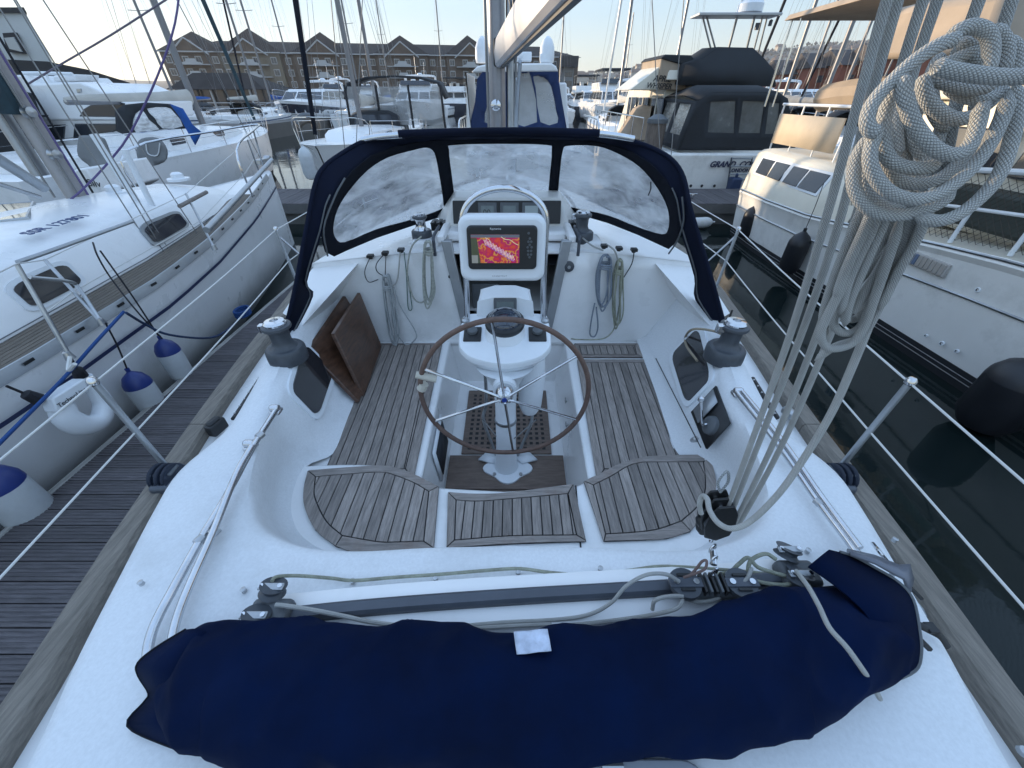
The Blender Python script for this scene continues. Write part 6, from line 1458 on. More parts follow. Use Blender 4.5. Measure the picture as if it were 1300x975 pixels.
# horseshoe lifebuoy
lb = thing('horseshoe_lifebuoy', 'white inflatable horseshoe buoy with lettering hung on the neighbouring rail', 'lifebuoy', tuple(P(100, 540, x=-2.98)))
pl = [P(u, v, x=-2.98) for u, v in ((78, 492), (66, 506), (70, 523), (92, 540), (118, 541), (132, 525), (130, 500), (116, 484), (104, 478))]
pl2 = [P(u, v, x=-2.98) for u, v in ((62, 502), (76, 512), (84, 530), (105, 540), (126, 534), (131, 512), (118, 492), (108, 478))]
mb = MB(); mb.tube(pl2, lambda t_: .050+.030*math.sin(math.pi*t_), 14, k=6, ry=.8); mb.build('buoy_body', WHITEP, lb)
q = [P(u, v, x=-2.90) for u, v in ((66, 506), (108, 480), (114, 496), (74, 524))]
mb = MB(); mb.prism(q, V((-.09, 0, 0))); mb.build('buoy_panel', WHITEP, lb, bevel=.01)
dx = (q[1]-q[0]).normalized(); text('TechnoLine', .042, 'buoy_lettering', BLACKP, lb, q[0].lerp(q[3], .75)+dx*.012+V((.006, 0, 0)), frame(dx, q[0]-q[3]), .001)
for (u, v, u2, v2) in ((101, 474, 90, 455), (44, 505, 8, 490)):
    a, c = P(u, v, x=-2.98), P(u2, v2, z=1.2); mb = MB(); mb.lathe([(.0, -.05), (.04, -.03), (.03, .05), (0, .07)], a, (c-a), 10); mb.tube([a, c], .008, 6); mb.build('buoy_strap', BLACKROPE, lb)
# ropes of the neighbour
line('mooring_rope', 'bright blue rope from the neighbouring cleat running down to the left edge', [P(157, 396, z=1.24), P(120, 436, z=1.2), P(80, 481, x=-2.93), P(0, 562, x=-2.85), P(-30, 592, x=-2.8)], .011, BLUEROPE, k=5)
line('mooring_rope', 'black rope crossing the neighbouring hull from a deck knot to a fender', [P(118, 308, z=1.66), P(124, 325, z=1.6), P(140, 352, x=-3.35), P(172, 393, x=-3.12), P(206, 430, x=-3.08)], .006, BLACKROPE, k=5)
line('mooring_rope', 'dark slack mooring rope hanging from the neighbouring cleat to the pontoon', [P(160, 397, z=1.25), P(185, 412, x=-3.08), P(215, 425, x=-3.02), P(265, 429, x=-2.98), P(290, 418, x=-2.96), P(308, 400, z=.50)], .010, mat('navy_rope', (.012, .03, .08), .8, bump=.4, bs=100), k=6)
mb = MB(); c = P(309, 399, z=.50)
for k in range(4): mb.tube([c+V((.07*math.cos(a), .10*math.sin(a), .02*k)) for a in [2*math.pi*i/16 for i in range(16)]], .013, 6, closed=True)
o = mb.build('rope_heap', BLUEROPE); o['label'] = 'small coil of blue rope heaped on the finger pontoon by the cleat'; o['category'] = 'rope'
line('purple_halyard', 'purple rope slanting from the neighbouring mast foot up past the tall mast', [Q(-20, 330, 4.0), Q(40, 288, 4.1), Q(100, 245, 4.2), Q(155, 185, 4.2), Q(185, 130, 4.1), Q(207, 78, 4.0), Q(222, 30, 3.95), Q(229, -20, 3.9)], .0095, PURPLE, k=3)
line('grey_halyard', 'dull purple rope rising to the right above the big white motor yacht', [Q(35, 107, 4.4), Q(80, 80, 4.4), Q(140, 45, 4.3), Q(207, 2, 4.2), Q(225, -10, 4.2)], .009, mat('dull_purple', (.16, .14, .18), .8), k=3)

# ================================================================ boats on the left, further out
BW = thing('large_motor_yacht', 'large white motor yacht with curved dark side windows behind the neighbouring mast', 'motor yacht', (-14.0, 14.0, 0))
def bx3(nm, m_, pts, dv, root, **k):
    mb = MB(); mb.prism(pts, dv); return mb.build(nm, m_, root, **k)
yp = 13.0
def PY(l, y): return [P(u, v, y=y) for u, v in l]
back = V((0, 3.6, 0))
def wallof(nm, m_, l, y, dep, root, bevel=.04): return bx3(nm, m_, PY(l, y)[::-1], V((0, dep, 0)), root, bevel=bevel)
wallof('hull', GEL, [(-260, 178), (60, 190), (132, 190), (152, 196), (152, 206), (130, 258), (-260, 258)], yp, 3.8, BW)
wallof('hull_stripe', NAVYH, [(-260, 195), (60, 197), (140, 200), (128, 262), (-260, 262)], yp-.05, .1, BW, bevel=0)
wallof('hull_cover', BLKC, [(-260, 118), (0, 112), (28, 118), (52, 175), (62, 238), (-260, 240)], yp-.45, .3, BW)
wallof('saloon', GEL, [(-200, 152), (-100, 152), (150, 152), (150, 180), (120, 192), (-200, 185)], yp+.4, 3.0, BW)
wallof('upper_deck', GEL, [(-200, 100), (5, 96), (28, 95), (42, 107), (100, 104), (133, 118), (142, 128), (160, 130), (164, 152), (-200, 152)], yp+.3, 2.8, BW)
wallof('upper_window', GLASSD, [(100, 148), (106, 138), (120, 130), (138, 128), (158, 131), (158, 149)], yp+.28, .08, BW, bevel=.02)
wallof('shadow_line', ALUG, [(-60, 146), (60, 146), (60, 148.5), (-60, 148.5)], yp+.27, .1, BW, bevel=0)
wallof('saloon_window', GLASSD, [(94, 157), (150, 157), (147, 166), (118, 176), (92, 178)], yp+.36, .08, BW, bevel=.02)
wallof('saloon_window', GLASSD, [(20, 160), (82, 158), (80, 180), (20, 184)], yp+.36, .08, BW, bevel=.02)
wallof('upper_vent', STEELD, [(96, 113), (102, 112), (103, 117), (98, 118)], yp+.27, .08, BW, bevel=.01)
mb = MB(); mb.tube(PY([(28, 93), (55, 93), (92, 94)], yp+.5), .04, 8); mb.tube(PY([(58, 94), (66, 107)], yp+.5), .03, 6); mb.build('fly_rail', WHITEP, BW)
wallof('rolled_cover', GEL, [(66, 96), (96, 94), (95, 103), (68, 104)], yp+.8, .8, BW)
wallof('radar_mast', ALU, [(130, 114), (134, 113), (146, 125), (140, 126)], yp+.9, .3, BW, bevel=.02)

ws = thing('weather_cloth', 'grey brown canvas weather cloth with rounded corners beside the twin white tubes', 'canvas panel', tuple(P(130, 235, y=8.5)), 'canvas weather cloths behind the neighbouring yacht')
mb = region(sm2([(100, 178), (104, 172), (128, 174), (136, 184), (150, 225), (152, 238), (126, 243), (118, 215), (100, 198)], 3), [], lambda u, v: P(u, v, y=8.5), 8); mb.build('cloth', GREYC, ws, solid=.03)
ws = thing('weather_cloth', 'smaller grey canvas cloth with straps below the blue spray hood', 'canvas panel', tuple(P(190, 205, y=10)), 'canvas weather cloths behind the neighbouring yacht')
mb = region(sm2([(174, 186), (180, 176), (200, 175), (212, 190), (208, 206), (182, 212), (175, 200)], 3), [], lambda u, v: P(u, v, y=10.), 8); mb.build('cloth', GREYC, ws, solid=.03)
mb = MB(); mb.tube([P(185, 180, y=9.97), P(188, 195, y=9.97), P(200, 197, y=9.97), P(203, 182, y=9.97)], .012, 6, k=3); mb.build('cloth_strap', WHITEP, ws)
st_ = thing('small_white_stern', 'white stern with dark lettering seen behind the mushroom vent', 'sailboat', tuple(P(120, 245, y=7.8)))
bx3('transom', GEL, PY([(90, 226), (95, 215), (108, 213), (130, 245), (112, 256), (96, 256)], 7.9)[::-1], V((0, 1.5, 0)), st_, bevel=.03)
text('Silv', .17, 'boat_name', BLACKP, st_, P(113, 236, y=7.88), frame((1, 0, -.1), (0, 0, 1)), .003)

sailboat('white yacht with navy furled headsail and blue spray hood, bow pointing away on the left', (-10.9, 14.2, 0), 0, 11.8, 3.9, 1.25, 1.5, 17, .10, furl=TEALC, boomc=SAILC, my=.19, stripe=None)
# its big spray hood and blue dodger
bh = thing('cockpit_enclosure', 'dark framed spray hood with clear panels and a bright blue side flap', 'spray hood', tuple(P(200, 178, y=12.2)))
mb = region([(148, 166), (147, 140), (158, 133), (185, 130), (215, 132), (230, 146), (240, 163), (206, 165), (165, 170), (160, 172)], [sm2([(172, 168), (168, 158), (172, 144), (182, 140), (190, 152), (203, 164), (180, 167)], 2), sm2([(186, 138), (212, 136), (222, 143), (233, 160), (206, 163), (196, 150)], 2)], lambda u, v: P(u, v, y=12.2), 9); mb.build('frame_cloth', BLKC, bh, solid=.05)
for l in ([(172, 168), (168, 158), (172, 144), (182, 140), (190, 152), (203, 164), (180, 167)], [(186, 138), (212, 136), (222, 143), (233, 160), (206, 163), (196, 150)]):
    mb = region(sm2(l, 2), [], lambda u, v: P(u, v, y=12.21), 12); mb.build('clear_panel', vin, bh)
mb = region([(216, 132), (232, 138), (244, 158), (256, 168), (248, 184), (240, 170), (228, 148)], [], lambda u, v: P(u, v, y=12.05), 8); mb.build('blue_flap', BLUEC, bh, solid=.03)
mb = region([(147, 142), (158, 136), (166, 152), (160, 172), (152, 164)], [], lambda u, v: P(u, v, y=12.3), 8); mb.build('side_curtain', BLKC, bh, solid=.04)

# dark hulled sports cruiser facing us
mk = motoryacht('white sports cruiser with broad navy hull band, bow towards us between the masts', (-20.2, 49.0, 0), math.pi, L=15, B=5.0, fs=1.5, fb=2.2, fly=False, arch=True, band=NAVYH, bandw=(.52, .90))
c1 = sailboat('white yacht with grey boom cover, bow towards us just left of our spray hood', (-5.5, 17.9, 0), math.pi, 10.4, 3.7, 1.15, 1.45, 15, .085, furl=NAVYD, boomc=SAILC, hood=BLKC, my=.08, stripe=None)
# clear-sided enclosure on it
FARP = mat('clear_pane_far', (.40, .42, .43), .22, alpha=.5, var=.2, vs=2)
en = thing('cockpit_enclosure', 'black cockpit canopy with clear windows on the yacht left of the mast', 'spray hood', (-4.6, 19.2, 1.5))
top_ = [(-2.0, 2.45), (-1.75, 2.95), (-1.0, 3.12), (0, 3.16), (1.0, 3.12), (1.75, 2.95), (2.0, 2.45)]
mb = MB(); mb.loft([[(-4.6+x, 19.0, z) for x, z in top_], [(-4.6+x*.98, 20.6, z+.05) for x, z in top_]], closed=False); mb.build('roof_cloth', BLKC, en, solid=.06)
for xx in (-1.95, -.7, .6, 1.9):
    mb = MB(); mb.tube([(-4.6+xx, 19.0, 1.5), (-4.6+xx*.97, 19.0, 2.9)], .05, 6); mb.build('corner_post', BLKC, en)
for xa, xb in ((-1.9, -.75), (-.65, .55), (.65, 1.85)):
    mb = MB(); mb.quad((-4.6+xa, 19.0, 1.6), (-4.6+xb, 19.0, 1.6), (-4.6+xb, 19.0, 2.85), (-4.6+xa, 19.0, 2.85)); mb.build('clear_panel', FARP, en)
fender('long pale grey fender hanging from the bow over the water left of the spray hood', P(396, 228, y=11.7), .17, .75, FENDW, FENDW, lash=P(397, 190, y=11.9))
tn = thing('inflatable_tender', 'grey inflatable dinghy propped behind the bow anchor left of the hood', 'dinghy', tuple(P(386, 160, y=20)))
mb = MB(); mb.tube([P(376, 158, y=20), P(386, 150, y=20.2), P(398, 152, y=20.5), P(402, 162, y=21)], .2, 10, k=5); mb.build('tube', mat('tender_grey', (.10, .11, .12), .5), tn)
motoryacht('white flybridge cruiser with curved windscreen moored left of the grey canopy', (-11.2, 57.0, 0), math.pi, None, 14, 5.0, 1.5, 2.1, fly=True, arch=True)
motoryacht('white flybridge yacht with black bimini and blue lit windows left of the mast', (-9.0, 78.0, 0), 0.0, None, 12, 4.6, 1.5, 2.0, NAVYH, fly=True, arch=False, canopy=BLKC)
motoryacht('small white cruiser half hidden behind the tall silver mast', (-22.0, 72.0, 0), math.pi, None, 11, 4.0, 1.3, 1.7, fly=True, arch=True)
motoryacht('distant white cruiser with black bimini right of the blue canopy', (9.8, 66.0, 0), 0.0, None, 12, 4.2, 1.4, 2.0, NAVYH, fly=True, arch=False, canopy=BLKC)
# blue and white flybridge boat astern of our bow
bb = thing('flybridge_cruiser', 'white flybridge boat with navy canvas enclosure, directly behind our mast', 'motor yacht', (0.9, 15.5, 0))
def T2(root, nm, m_, *a, bevel=.05):
    mb = MB(); trap(mb, *a); return mb.build(nm, m_, root, bevel=bevel)
yb_ = 14.2
T2(bb, 'hull', GEL, -1.35, 2.55, 13.9, 24, -.2, 1.15, -.05, -.1, 0)
T2(bb, 'boot_stripe', ANTIB, -1.30, 2.50, 13.88, 24, -.1, .18, 0, 0, 0, bevel=0)
pz = lambda l, y=14.3: [P(u, v, y=y) for u, v in l]
wall = [(594, 168), (603, 130), (606, 100), (613, 91), (700, 89), (708, 91), (712, 120), (720, 166)]
h1 = sm2([(648, 155), (649, 120), (654, 96), (668, 93), (674, 97), (682, 155)], 2); h2 = sm2([(686, 155), (680, 112), (677, 97), (690, 98), (700, 110), (706, 140), (708, 156)], 2); h3 = sm2([(615, 155), (620, 130), (627, 108), (635, 100), (640, 104), (640, 155)], 2)
mb = region(wall, [h1, h2, h3], lambda u, v: P(u, v, y=14.3), 9); mb.build('canvas_enclosure', mat('marine_blue_canvas', (.012, .03, .10), .8, var=.15, vs=2, bump=.2, bs=5), bb, solid=.05)
for h in (h1, h2, h3):
    mb = region(h, [], lambda u, v: P(u, v, y=14.31), 12); mb.build('clear_panel', FARP, bb)
T2(bb, 'deckhouse', GEL, -1.0, 2.0, 15.2, 19.5, 1.1, 2.9, .25, .1, 1.0)
mb = MB(); g = PY([(598, 92), (606, 84), (620, 81), (700, 80), (706, 84), (709, 91)], 14.25); mb.prism(g[::-1], V((0, 3.2, .1))); mb.build('hard_top', GEL, bb, bevel=.04)
T2(bb, 'cream_side', GELOLD, -1.40, -1.18, 14.25, 18, 1.0, 3.1, .12, 0, .5)
for u, lab_ in ((694, 1), (613, 0)):
    c = P(u, 80, y=15.0); mb = MB(); mb.lathe([(.20, 0), (.22, .1), (.21, .35), (.14, .52), (.05, .60), (0, .61)], c, (0, 0, 1), 20); mb.build('satellite_dome', WHITEP, bb)
c = P(664, 79, y=15); mb = MB(); mb.box(c+V((0, 0, .12)), (.5, .3, .22)); mb.lathe([(.09, 0), (.07, .12)], c+V((-.1, -.15, .16)), (0, -1, 0), 12); mb.build('searchlight', WHITEP, bb, bevel=.03)
for sg, xx in ((-1, -1.55), (1, 2.65)):
    mb = MB(); z0 = 1.15
    mb.tube([(xx, 13.9, z0), (xx, 13.95, z0+.75), (xx, 15.0, z0+.85), (xx, 17, z0+.85)], .028, 8, k=3); mb.tube([(xx, 13.95, z0+.4), (xx, 17, z0+.45)], .018, 6)
    for yy2 in (14.3, 14.8, 15.5, 16.3): mb.tube([(xx, yy2, z0), (xx, yy2, z0+.8)], .016, 6)
    mb.build('side_rail', STEEL, bb)
mb = MB(); mb.tube([(-.9, 13.85, 1.15), (.9, 13.8, 1.3), (2.2, 13.85, 1.15)], .02, 6, k=4); mb.build('stern_rail', STEEL, bb)
# far boats on the right of the mast
for i, (u, y_, L_b, lab_, kw) in enumerate([
    (752, 62, 13, 'white motor yacht with dark wraparound glass, leftmost of the pair under the hill', dict(fly=False, arch=False)),
    (776, 50, 15, 'white sports yacht with dark hardtop, lit by the low sun under the hill', dict(fly=True, arch=False, canopy=BLKC)),
    (812, 44, 13, 'white cruiser with tall looped radar arch beside the trawler', dict(fly=False, arch=True)),
    (840, 66, 13, 'white motor yacht half hidden behind the tan canvas of the trawler', dict(fly=True, arch=True)),
    (1005, 48, 12, 'blue and white yacht in front of the red brick houses', dict(fly=False, arch=True, band=ANTIB))]):
    p = P(u, 140, y=y_); motoryacht(lab_, (p.x, y_+L_b/2*0, 0), math.pi, None, L_b, 4.3, 1.5, 2.2, **kw)
for i, (u, y_, lab_) in enumerate([(712, 70, 'narrow white yacht right of the navy canvas enclosure'), (430, 58, 'white boat with radar arch behind the grey boom cover'), (975, 80, 'small pale boat far off, between trawler canvas and brick houses')]):
    p = P(u, 140, y=y_); motoryacht(lab_, (p.x, y_, 0), math.pi, None, 11, 3.6, 1.2, 1.7, fly=bool(i % 2), arch=True)

# ================================================================ trawler GRAND COO.. behind the cross pontoon
GC = thing('trawler_yacht', 'white trawler yacht with black canvas enclosures, ladder and name on its stern', 'motor yacht', (6.1, 12.6, 0))
YT = 12.4
T2(GC, 'hull', GELOLD, 4.45, 7.75, YT, 24, -.3, 1.30, -.06, -.06, 0, bevel=.06)
T2(GC, 'boot_stripe', ANTI, 4.47, 7.73, YT-.03, 24, -.2, .22, 0, 0, 0, bevel=0)
T2(GC, 'swim_platform', TEAKX, 4.6, 7.6, YT-.75, YT-.06, .28, .36, 0, 0, 0, bevel=.01)
zf = frame((1, 0, 0), (0, 0, 1))
text('GRAND  COO', .20, 'boat_name', mat('name_navy', (.02, .025, .07), .4), GC, P(900, 212, y=YT-.09), zf, .006, shear=.35, bold=.006)
text('LONDON', .13, 'home_port', mat('name_navy', (.02, .025, .07), .4), GC, P(925, 218.5, y=YT-.09), zf, .006, bold=.003)
mb = MB(); 
for u in (929, 955): mb.tube([P(u, 200, y=YT-.12), P(u-6, 240, y=YT-.12)], .022, 8)
mb.build('ladder_side', ALUG, GC, kind='stuff')
for v in (201, 211, 221, 227, 233):
    mb = MB(); mb.tube([P(929-(v-200)*.15, v, y=YT-.13), P(955-(v-200)*.15, v, y=YT-.13)], .018, 8); mb.build('ladder_rung', STEELD, GC)
mb = MB(); c = P(932, 234, y=YT-.3); mb.box(c, (.28, .3, .35)); mb.lathe([(.04, .16), (.04, .28)], c, (0, 0, 1), 10); mb.build('fuel_can', mat('can_blue', (.02, .04, .10), .5), GC, bevel=.04)
for u in (877, 891, 907):
    mb = MB(); mb.lathe([(.04, 0), (.03, .02), (0, .02)], P(u, 236, y=YT-.07), (0, -1, 0), 12); mb.build('transom_fitting', BLACKP, GC)
# aft canvas tent
aft = [(4.62, 1.28), (4.98, 2.62), (5.25, 2.78), (7.0, 2.80), (7.6, 2.66), (7.85, 1.28)]
YA = YT+.1
def tent(u, v): return P(u, v, y=YA)
ow = [(861, 191), (886, 128), (905, 118), (988, 118), (1000, 125), (1010, 191)]
w1 = [(898, 168), (902, 129), (934, 128), (932, 169)]; w2 = [(937, 169), (943, 128), (971, 129), (965, 169)]; w3 = [(971, 170), (976, 130), (990, 131), (986, 170)]
mb = region(ow, [w1, w2, w3], tent, 9); mb.build('aft_canvas', BLKC, GC, solid=.03)
CLP = mat('dim_interior_pane', (.10, .11, .115), .25, var=.35, vs=3, bump=.15, bs=3)  # opaque grey: dim interior and reflections of the clear panels put into the colour
for q in (w1, w2, w3): mb = region(q, [], lambda u, v: P(u, v, y=YA+.01), 12); mb.build('clear_panel', CLP, GC)
A0, A1, A2_, A3 = P(861, 191, y=YA), P(886, 128, y=YA), P(905, 118, y=YA), P(988, 118, y=YA)
bk = 2.6
def sidef(s, t_): 
    a = A0.lerp(A1, t_); b_ = V((A0.x-.0, YA+bk, A0.z)).lerp(V((A1.x-.05, YA+bk, A1.z+.05)), t_); return a.lerp(b_, s)
mb = region([(0, 0), (1, 0), (1, 1), (0, 1)], [[(.12, .30), (.45, .30), (.45, .92), (.12, .92)], [(.55, .30), (.88, .30), (.88, .92), (.55, .92)]], sidef, .2); mb.build('side_canvas', BLKC, GC, solid=.03)
for a, b_ in ((.12, .45), (.55, .88)): mb = MB(); mb.quad(sidef(a, .30), sidef(b_, .30), sidef(b_, .92), sidef(a, .92)); mb.build('clear_panel', vin, GC)
mb = MB(); e_ = V((1.0, 0, 0)); mb.loft([[A1, A2_, A3, A3+V((.25, 0, -.12))], [A1+V((0, 1.2, .12)), A2_+V((0, 1.2, .16)), A3+V((0, 1.2, .16)), A3+V((.25, 1.2, .0))], [A1+V((-.05, bk, .05)), A2_+V((0, bk, .05)), A3+V((0, bk, .05)), A3+V((.25, bk, -.05))]], closed=False); mb.build('canopy_roof', BLKC, GC, solid=.04)
T2(GC, 'saloon', CREAM, 4.7, 7.5, YA+bk, 20.5, 1.3, 2.9, .1, 0, .8)
for k in range(3):
    yy2 = 15.3+1.6*k; mb = MB(); mb.box((4.70, yy2, 2.15), (.05, 1.2, .75)); mb.build('saloon_window', GLASSD, GC, bevel=.05)
    mb = MB(); mb.box((4.665, yy2, 2.15), (.03, .05, .75)); mb.build('window_bar', CREAM, GC)
mb = MB(); mb.prism([(4.15, 16.5, 1.35), (4.6, 15.5, 1.35), (4.6, 15.5, 2.3), (4.45, 15.8, 2.2)], (0, 1.5, 0)); mb.build('tan_side_cover', TANC, GC)
# flybridge: tan side with name, black covers
fy = 14.6
fl = [P(804, 114, y=16.2), P(858, 114, y=fy+.2), P(852, 96, y=fy+.2), P(838, 73, y=fy+.4), P(833, 80, y=16.0)]
FB0 = P(868, 113, y=fy); 
mb = MB(); q = [V((4.7, 19.6, 2.95)), V((4.7, fy+.2, 2.95)), V((4.75, fy+.3, 3.2)), V((4.75, 18.4, 3.2))]; mb.add(q+[p+V((3.0, 0, 0)) for p in q], [(3, 2, 1, 0), (4, 5, 6, 7), (0, 1, 5, 4), (2, 3, 7, 6), (3, 0, 4, 7), (1, 2, 6, 5)], sm=False); mb.build('flybridge', CREAM, GC, bevel=.03)
q = [P(u, v, y=14.9) for u, v in ((837, 114), (836, 97), (840, 73), (866, 80), (872, 96), (872, 115))]; mb = MB(); mb.prism(q, V((-.1, 1.9, .0))); mb.build('tan_fly_cover', TANC, GC, bevel=.04)
q = [P(u, v, y=14.85) for u, v in ((839, 74), (845, 69), (878, 70), (884, 78), (866, 82))]; mb = MB(); mb.prism(q, V((-.1, 1.9, .0))); mb.build('fly_top_cover', BLKC, GC, bevel=.03)
q = [P(u, v, y=14.97) for u, v in ((800, 114), (838, 84), (840, 114))]; mb = MB(); mb.prism(q, V((-.1, 1.7, .0))); mb.build('fly_side_board', CREAM, GC, bevel=.02)
fs_ = frame((1, 0, -.04), (.15, 0, 1))
text('APRIL', .21, 'cover_lettering', BLACKP, GC, P(829, 103, y=14.86), fs_, .004, shear=.2, bold=.004); text('WHISPER', .19, 'cover_lettering', BLACKP, GC, P(820, 111.5, y=14.86), fs_, .004, shear=.2, bold=.004)
rr = []
pf = [(863, 108), (870, 82), (893, 74), (912, 61), (955, 62), (970, 76), (982, 90), (984, 110)]
mb = MB(); a = [P(u, v, y=fy-.1) for u, v in pf]; b_ = [p+V((0, 1.2, .06)) for p in a]; c = [p+V((-.1, 3.0, -.25)) for p in a]
mb.loft([a, b_, c], closed=False); mb.poly(a); mb.build('fly_cover', BLKC, GC, solid=.05)
# radar gantry
gy = 15.2; gp = [P(882, 20, y=gy), P(985, 20, y=gy)]
mb = MB(); mb.box(((gp[0]+gp[1])/2), (gp[1].x-gp[0].x, .7, .06)); mb.build('gantry_platform', ALU, GC, bevel=.01)
for (u, v, u2) in ((903, 64, 888), (909, 64, 893), (925, 62, 932), (948, 62, 958), (957, 64, 968), (963, 66, 974)):
    mb = MB(); mb.tube([P(u, v, y=gy+.2), P(u2+(4 if u < 930 else 0), 21, y=gy)], .025 if u not in (925, 948) else .035, 8); mb.build('gantry_leg', ALU, GC)
mb = MB(); mb.lathe([(.25, 0), (.34, .05), (.34, .22), (.25, .32), (0, .36)], P(950, 19, y=gy), (0, 0, 1), 20); mb.build('radar_dome', WHITEP, GC)
mb = MB(); mb.cyl(P(940, 20, y=gy), P(940, 20, y=gy)+V((-.2, 0, 1.6)), .05, 8); mb.cyl(P(963, 20, y=gy), P(963, 20, y=gy)+V((.1, 0, 1.5)), .015, 8); mb.build('aerial', WHITEP, GC, kind='stuff')
mb = MB(); mb.lathe([(.05, 0), (.05, .12), (.0, .15)], P(977, 33, y=gy), (0, 0, 1), 10); mb.lathe([(.06, 0), (.06, .15)], P(960, 38, y=gy), (0, 0, 1), 10); mb.build('gantry_lamp', ALUG, GC, kind='stuff')
# rail and windows along its lit side
mb = MB()
tp = [V((4.25, YT+2.5+i*1.3, 2.0)) for i in range(7)]; mb.tube(tp, .018, 6)
for p in tp: mb.tube([p, p-V((0, 0, .7))], .013, 6)
mb.build('side_rail', STEEL, GC)
for k in range(4): mb = MB(); mb.box((4.38, 16.3+k*1.1, .95), (.05, .7, .22)); mb.build('hull_window', GLASSD, GC, bevel=.03)
pile = thing('mooring_pile', 'thick weathered timber mooring pile with a pale cap left of the black canvas', 'mooring post', tuple(P(830, 215, y=13.2)))
c = P(828, 190, y=13.2); mb = MB(); mb.cyl((c.x, c.y, -.5), (c.x, c.y, 1.95), .26, 18); mb.build('post', mat('pile_wood', (.16, .13, .11), .85, var=.35, vs=5, stretch=(6, 6, 1), bump=.5, bs=20), pile)
mb = MB(); mb.lathe([(.29, 0), (.28, .10), (.12, .2), (0, .22)], (c.x, c.y, 1.95), (0, 0, 1), 18); mb.build('pile_cap', GREYP, pile)

# ================================================================ big white boat on the starboard side
RB = thing('white_motor_cruiser', 'big white motor cruiser along our starboard side, stern near the trawler, cloth rail panels', 'motor yacht', (6.5, 4.5, 0))
yr = [-4+.6*i for i in range(22)]; yr = [y for y in yr if y < 9.2]+[9.25]
def rz_(y): return interp([(-4, 1.75), (2, 1.42), (4, 1.30), (6.7, 1.03), (9.3, .97)], y)
def rx_(y): return interp([(-4, 5.3), (2, 4.88), (5, 4.90), (8, 4.93), (9.25, 5.02)], y)
mb = MB(); mb.loft([[(rx_(y)+.0, y, rz_(y)), (rx_(y)-.03, y, rz_(y)-.06), (rx_(y)+.0, y, rz_(y)-.12), (rx_(y)+.03, y, rz_(y)*.66), (rx_(y)+.02, y, rz_(y)*.65), (rx_(y)+.07, y, .2), (rx_(y)+.12, y, -.3)] for y in yr], closed=False)
mb.build('hull', GELOLD, RB, sharp=20)
mb = MB(); y = 9.25; mb.poly([(rx_(y), y, rz_(y)), (rx_(y)+3.6, y, rz_(y)), (rx_(y)+3.5, y, -.3), (rx_(y)+.12, y, -.3)]); mb.build('transom', GELOLD, RB)
for nm, mt, za, zb, o_ in (('antifoul', ANTI, -.2, .20, .085), ('boot_stripe', WHITEP, .075, .095, .095), ('boot_stripe', WHITEP, .125, .145, .095), ('rubbing_strake', STEELD, None, None, 0)):
    mb = MB()
    if za is None:
        for f in (.985, .655): mb.tube([(rx_(y)-.015 if f > .9 else rx_(y)+.015, y, rz_(y)*f) for y in yr], .016, 6)
    else: mb.loft([[(rx_(y)+.075-(o_-.085), y, za), (rx_(y)+.06-(o_-.085), y, zb)] for y in yr], closed=False)
    mb.build(nm, mt, RB, **({'kind': 'stuff'} if za is None else {}))
mb = MB(); mb.loft([[(rx_(y), y, rz_(y)-.01), (8.2, y, rz_(y)+.02)] for y in yr], closed=False); mb.build('side_deck', CREAM, RB)
# aft cabin side, cream and lit
mb = MB(); g = []
for y in (5.9, 6.2, 7, 8, 9, 9.28): 
    z0 = rz_(y)-.005; zt_ = interp([(5.9, 1.15), (6.2, 1.62), (7, 1.70), (9, 1.74), (9.28, 1.70)], y); g.append([(rx_(y)+.01, y, z0), (rx_(y)+.04, y, z0+.22), (5.15, y, zt_-.06), (5.25, y, zt_), (8.2, y, zt_+.05)])
mb.loft(g, closed=False); mb.poly(g[-1]+[(8.2, 9.28, .9)]); mb.build('aft_cabin', CREAM, RB, sharp=30)
def acab(y, z, off):
    z0 = rz_(y)+.215; x0 = rx_(y)+.04; t_ = (z-z0)/max(.05, 1.64-z0); return V((x0+(5.15-x0)*t_-off, y, z+off*.4))
def acpane(nm, mt, y0, y1, za, zb, off, th=.03):
    q = [acab(y0, za, off), acab(y1, za, off), acab(y1, zb, off), acab(y0, zb, off)]; mb = MB(); mb.prism(q, V((th, 0, 0))); mb.build(nm, mt, RB, bevel=.008)
acpane('window_frame', WHITEP, 6.82, 9.04, 1.27, 1.60, .018)
for y0, y1 in ((6.88, 7.40), (7.44, 7.88), (8.00, 8.46), (8.50, 8.97)): acpane('window_pane', GLASSD, y0, y1, 1.305, 1.565, .028)
# cloth panels on the rail and the white rail above
mb = MB(); q = [V((5.30, 9.2, 1.82)), V((5.30, 7.35, 1.82)), V((5.32, 7.4, 2.30)), V((5.32, 9.25, 2.30))]; mb.add(q, [(0, 1, 2, 3)]); mb.build('rail_cloth', mat('beige_cloth', (.56, .46, .34), .8, var=.08, vs=3, bump=.1, bs=4), RB, solid=.03)
mb = MB()
for y in (9.25, 8.6, 7.9, 7.3, 6.7): mb.tube([(5.34, y, 1.70), (5.34, y, 2.45)], .016, 6)
mb.tube([(5.34, 9.3, 2.45), (5.34, 6.5, 2.45)], .022, 8); mb.build('upper_rail', WHITEP, RB)
mb = MB(); mb.tube([(5.9, 9.0, 2.55), (5.95, 8.2, 2.62), (6.0, 7.3, 2.6)], .22, 10, k=4); mb.build('covered_dinghy', TANC, RB)
T2(RB, 'mid_house', CREAM, 5.75, 8.2, 2.2, 7.2, 1.2, 2.55, .15, .8, .1)
for k in range(3): mb = MB(); mb.box((5.79, 3.4+1.15*k, 2.05), (.05, .95, .45), M=Matrix.Rotation(R(6), 3, 'Y')); mb.build('house_window', GLASSD if k else mat('pale_green_glass', (.30, .40, .33), .15, var=.3, vs=14), RB, bevel=.03)
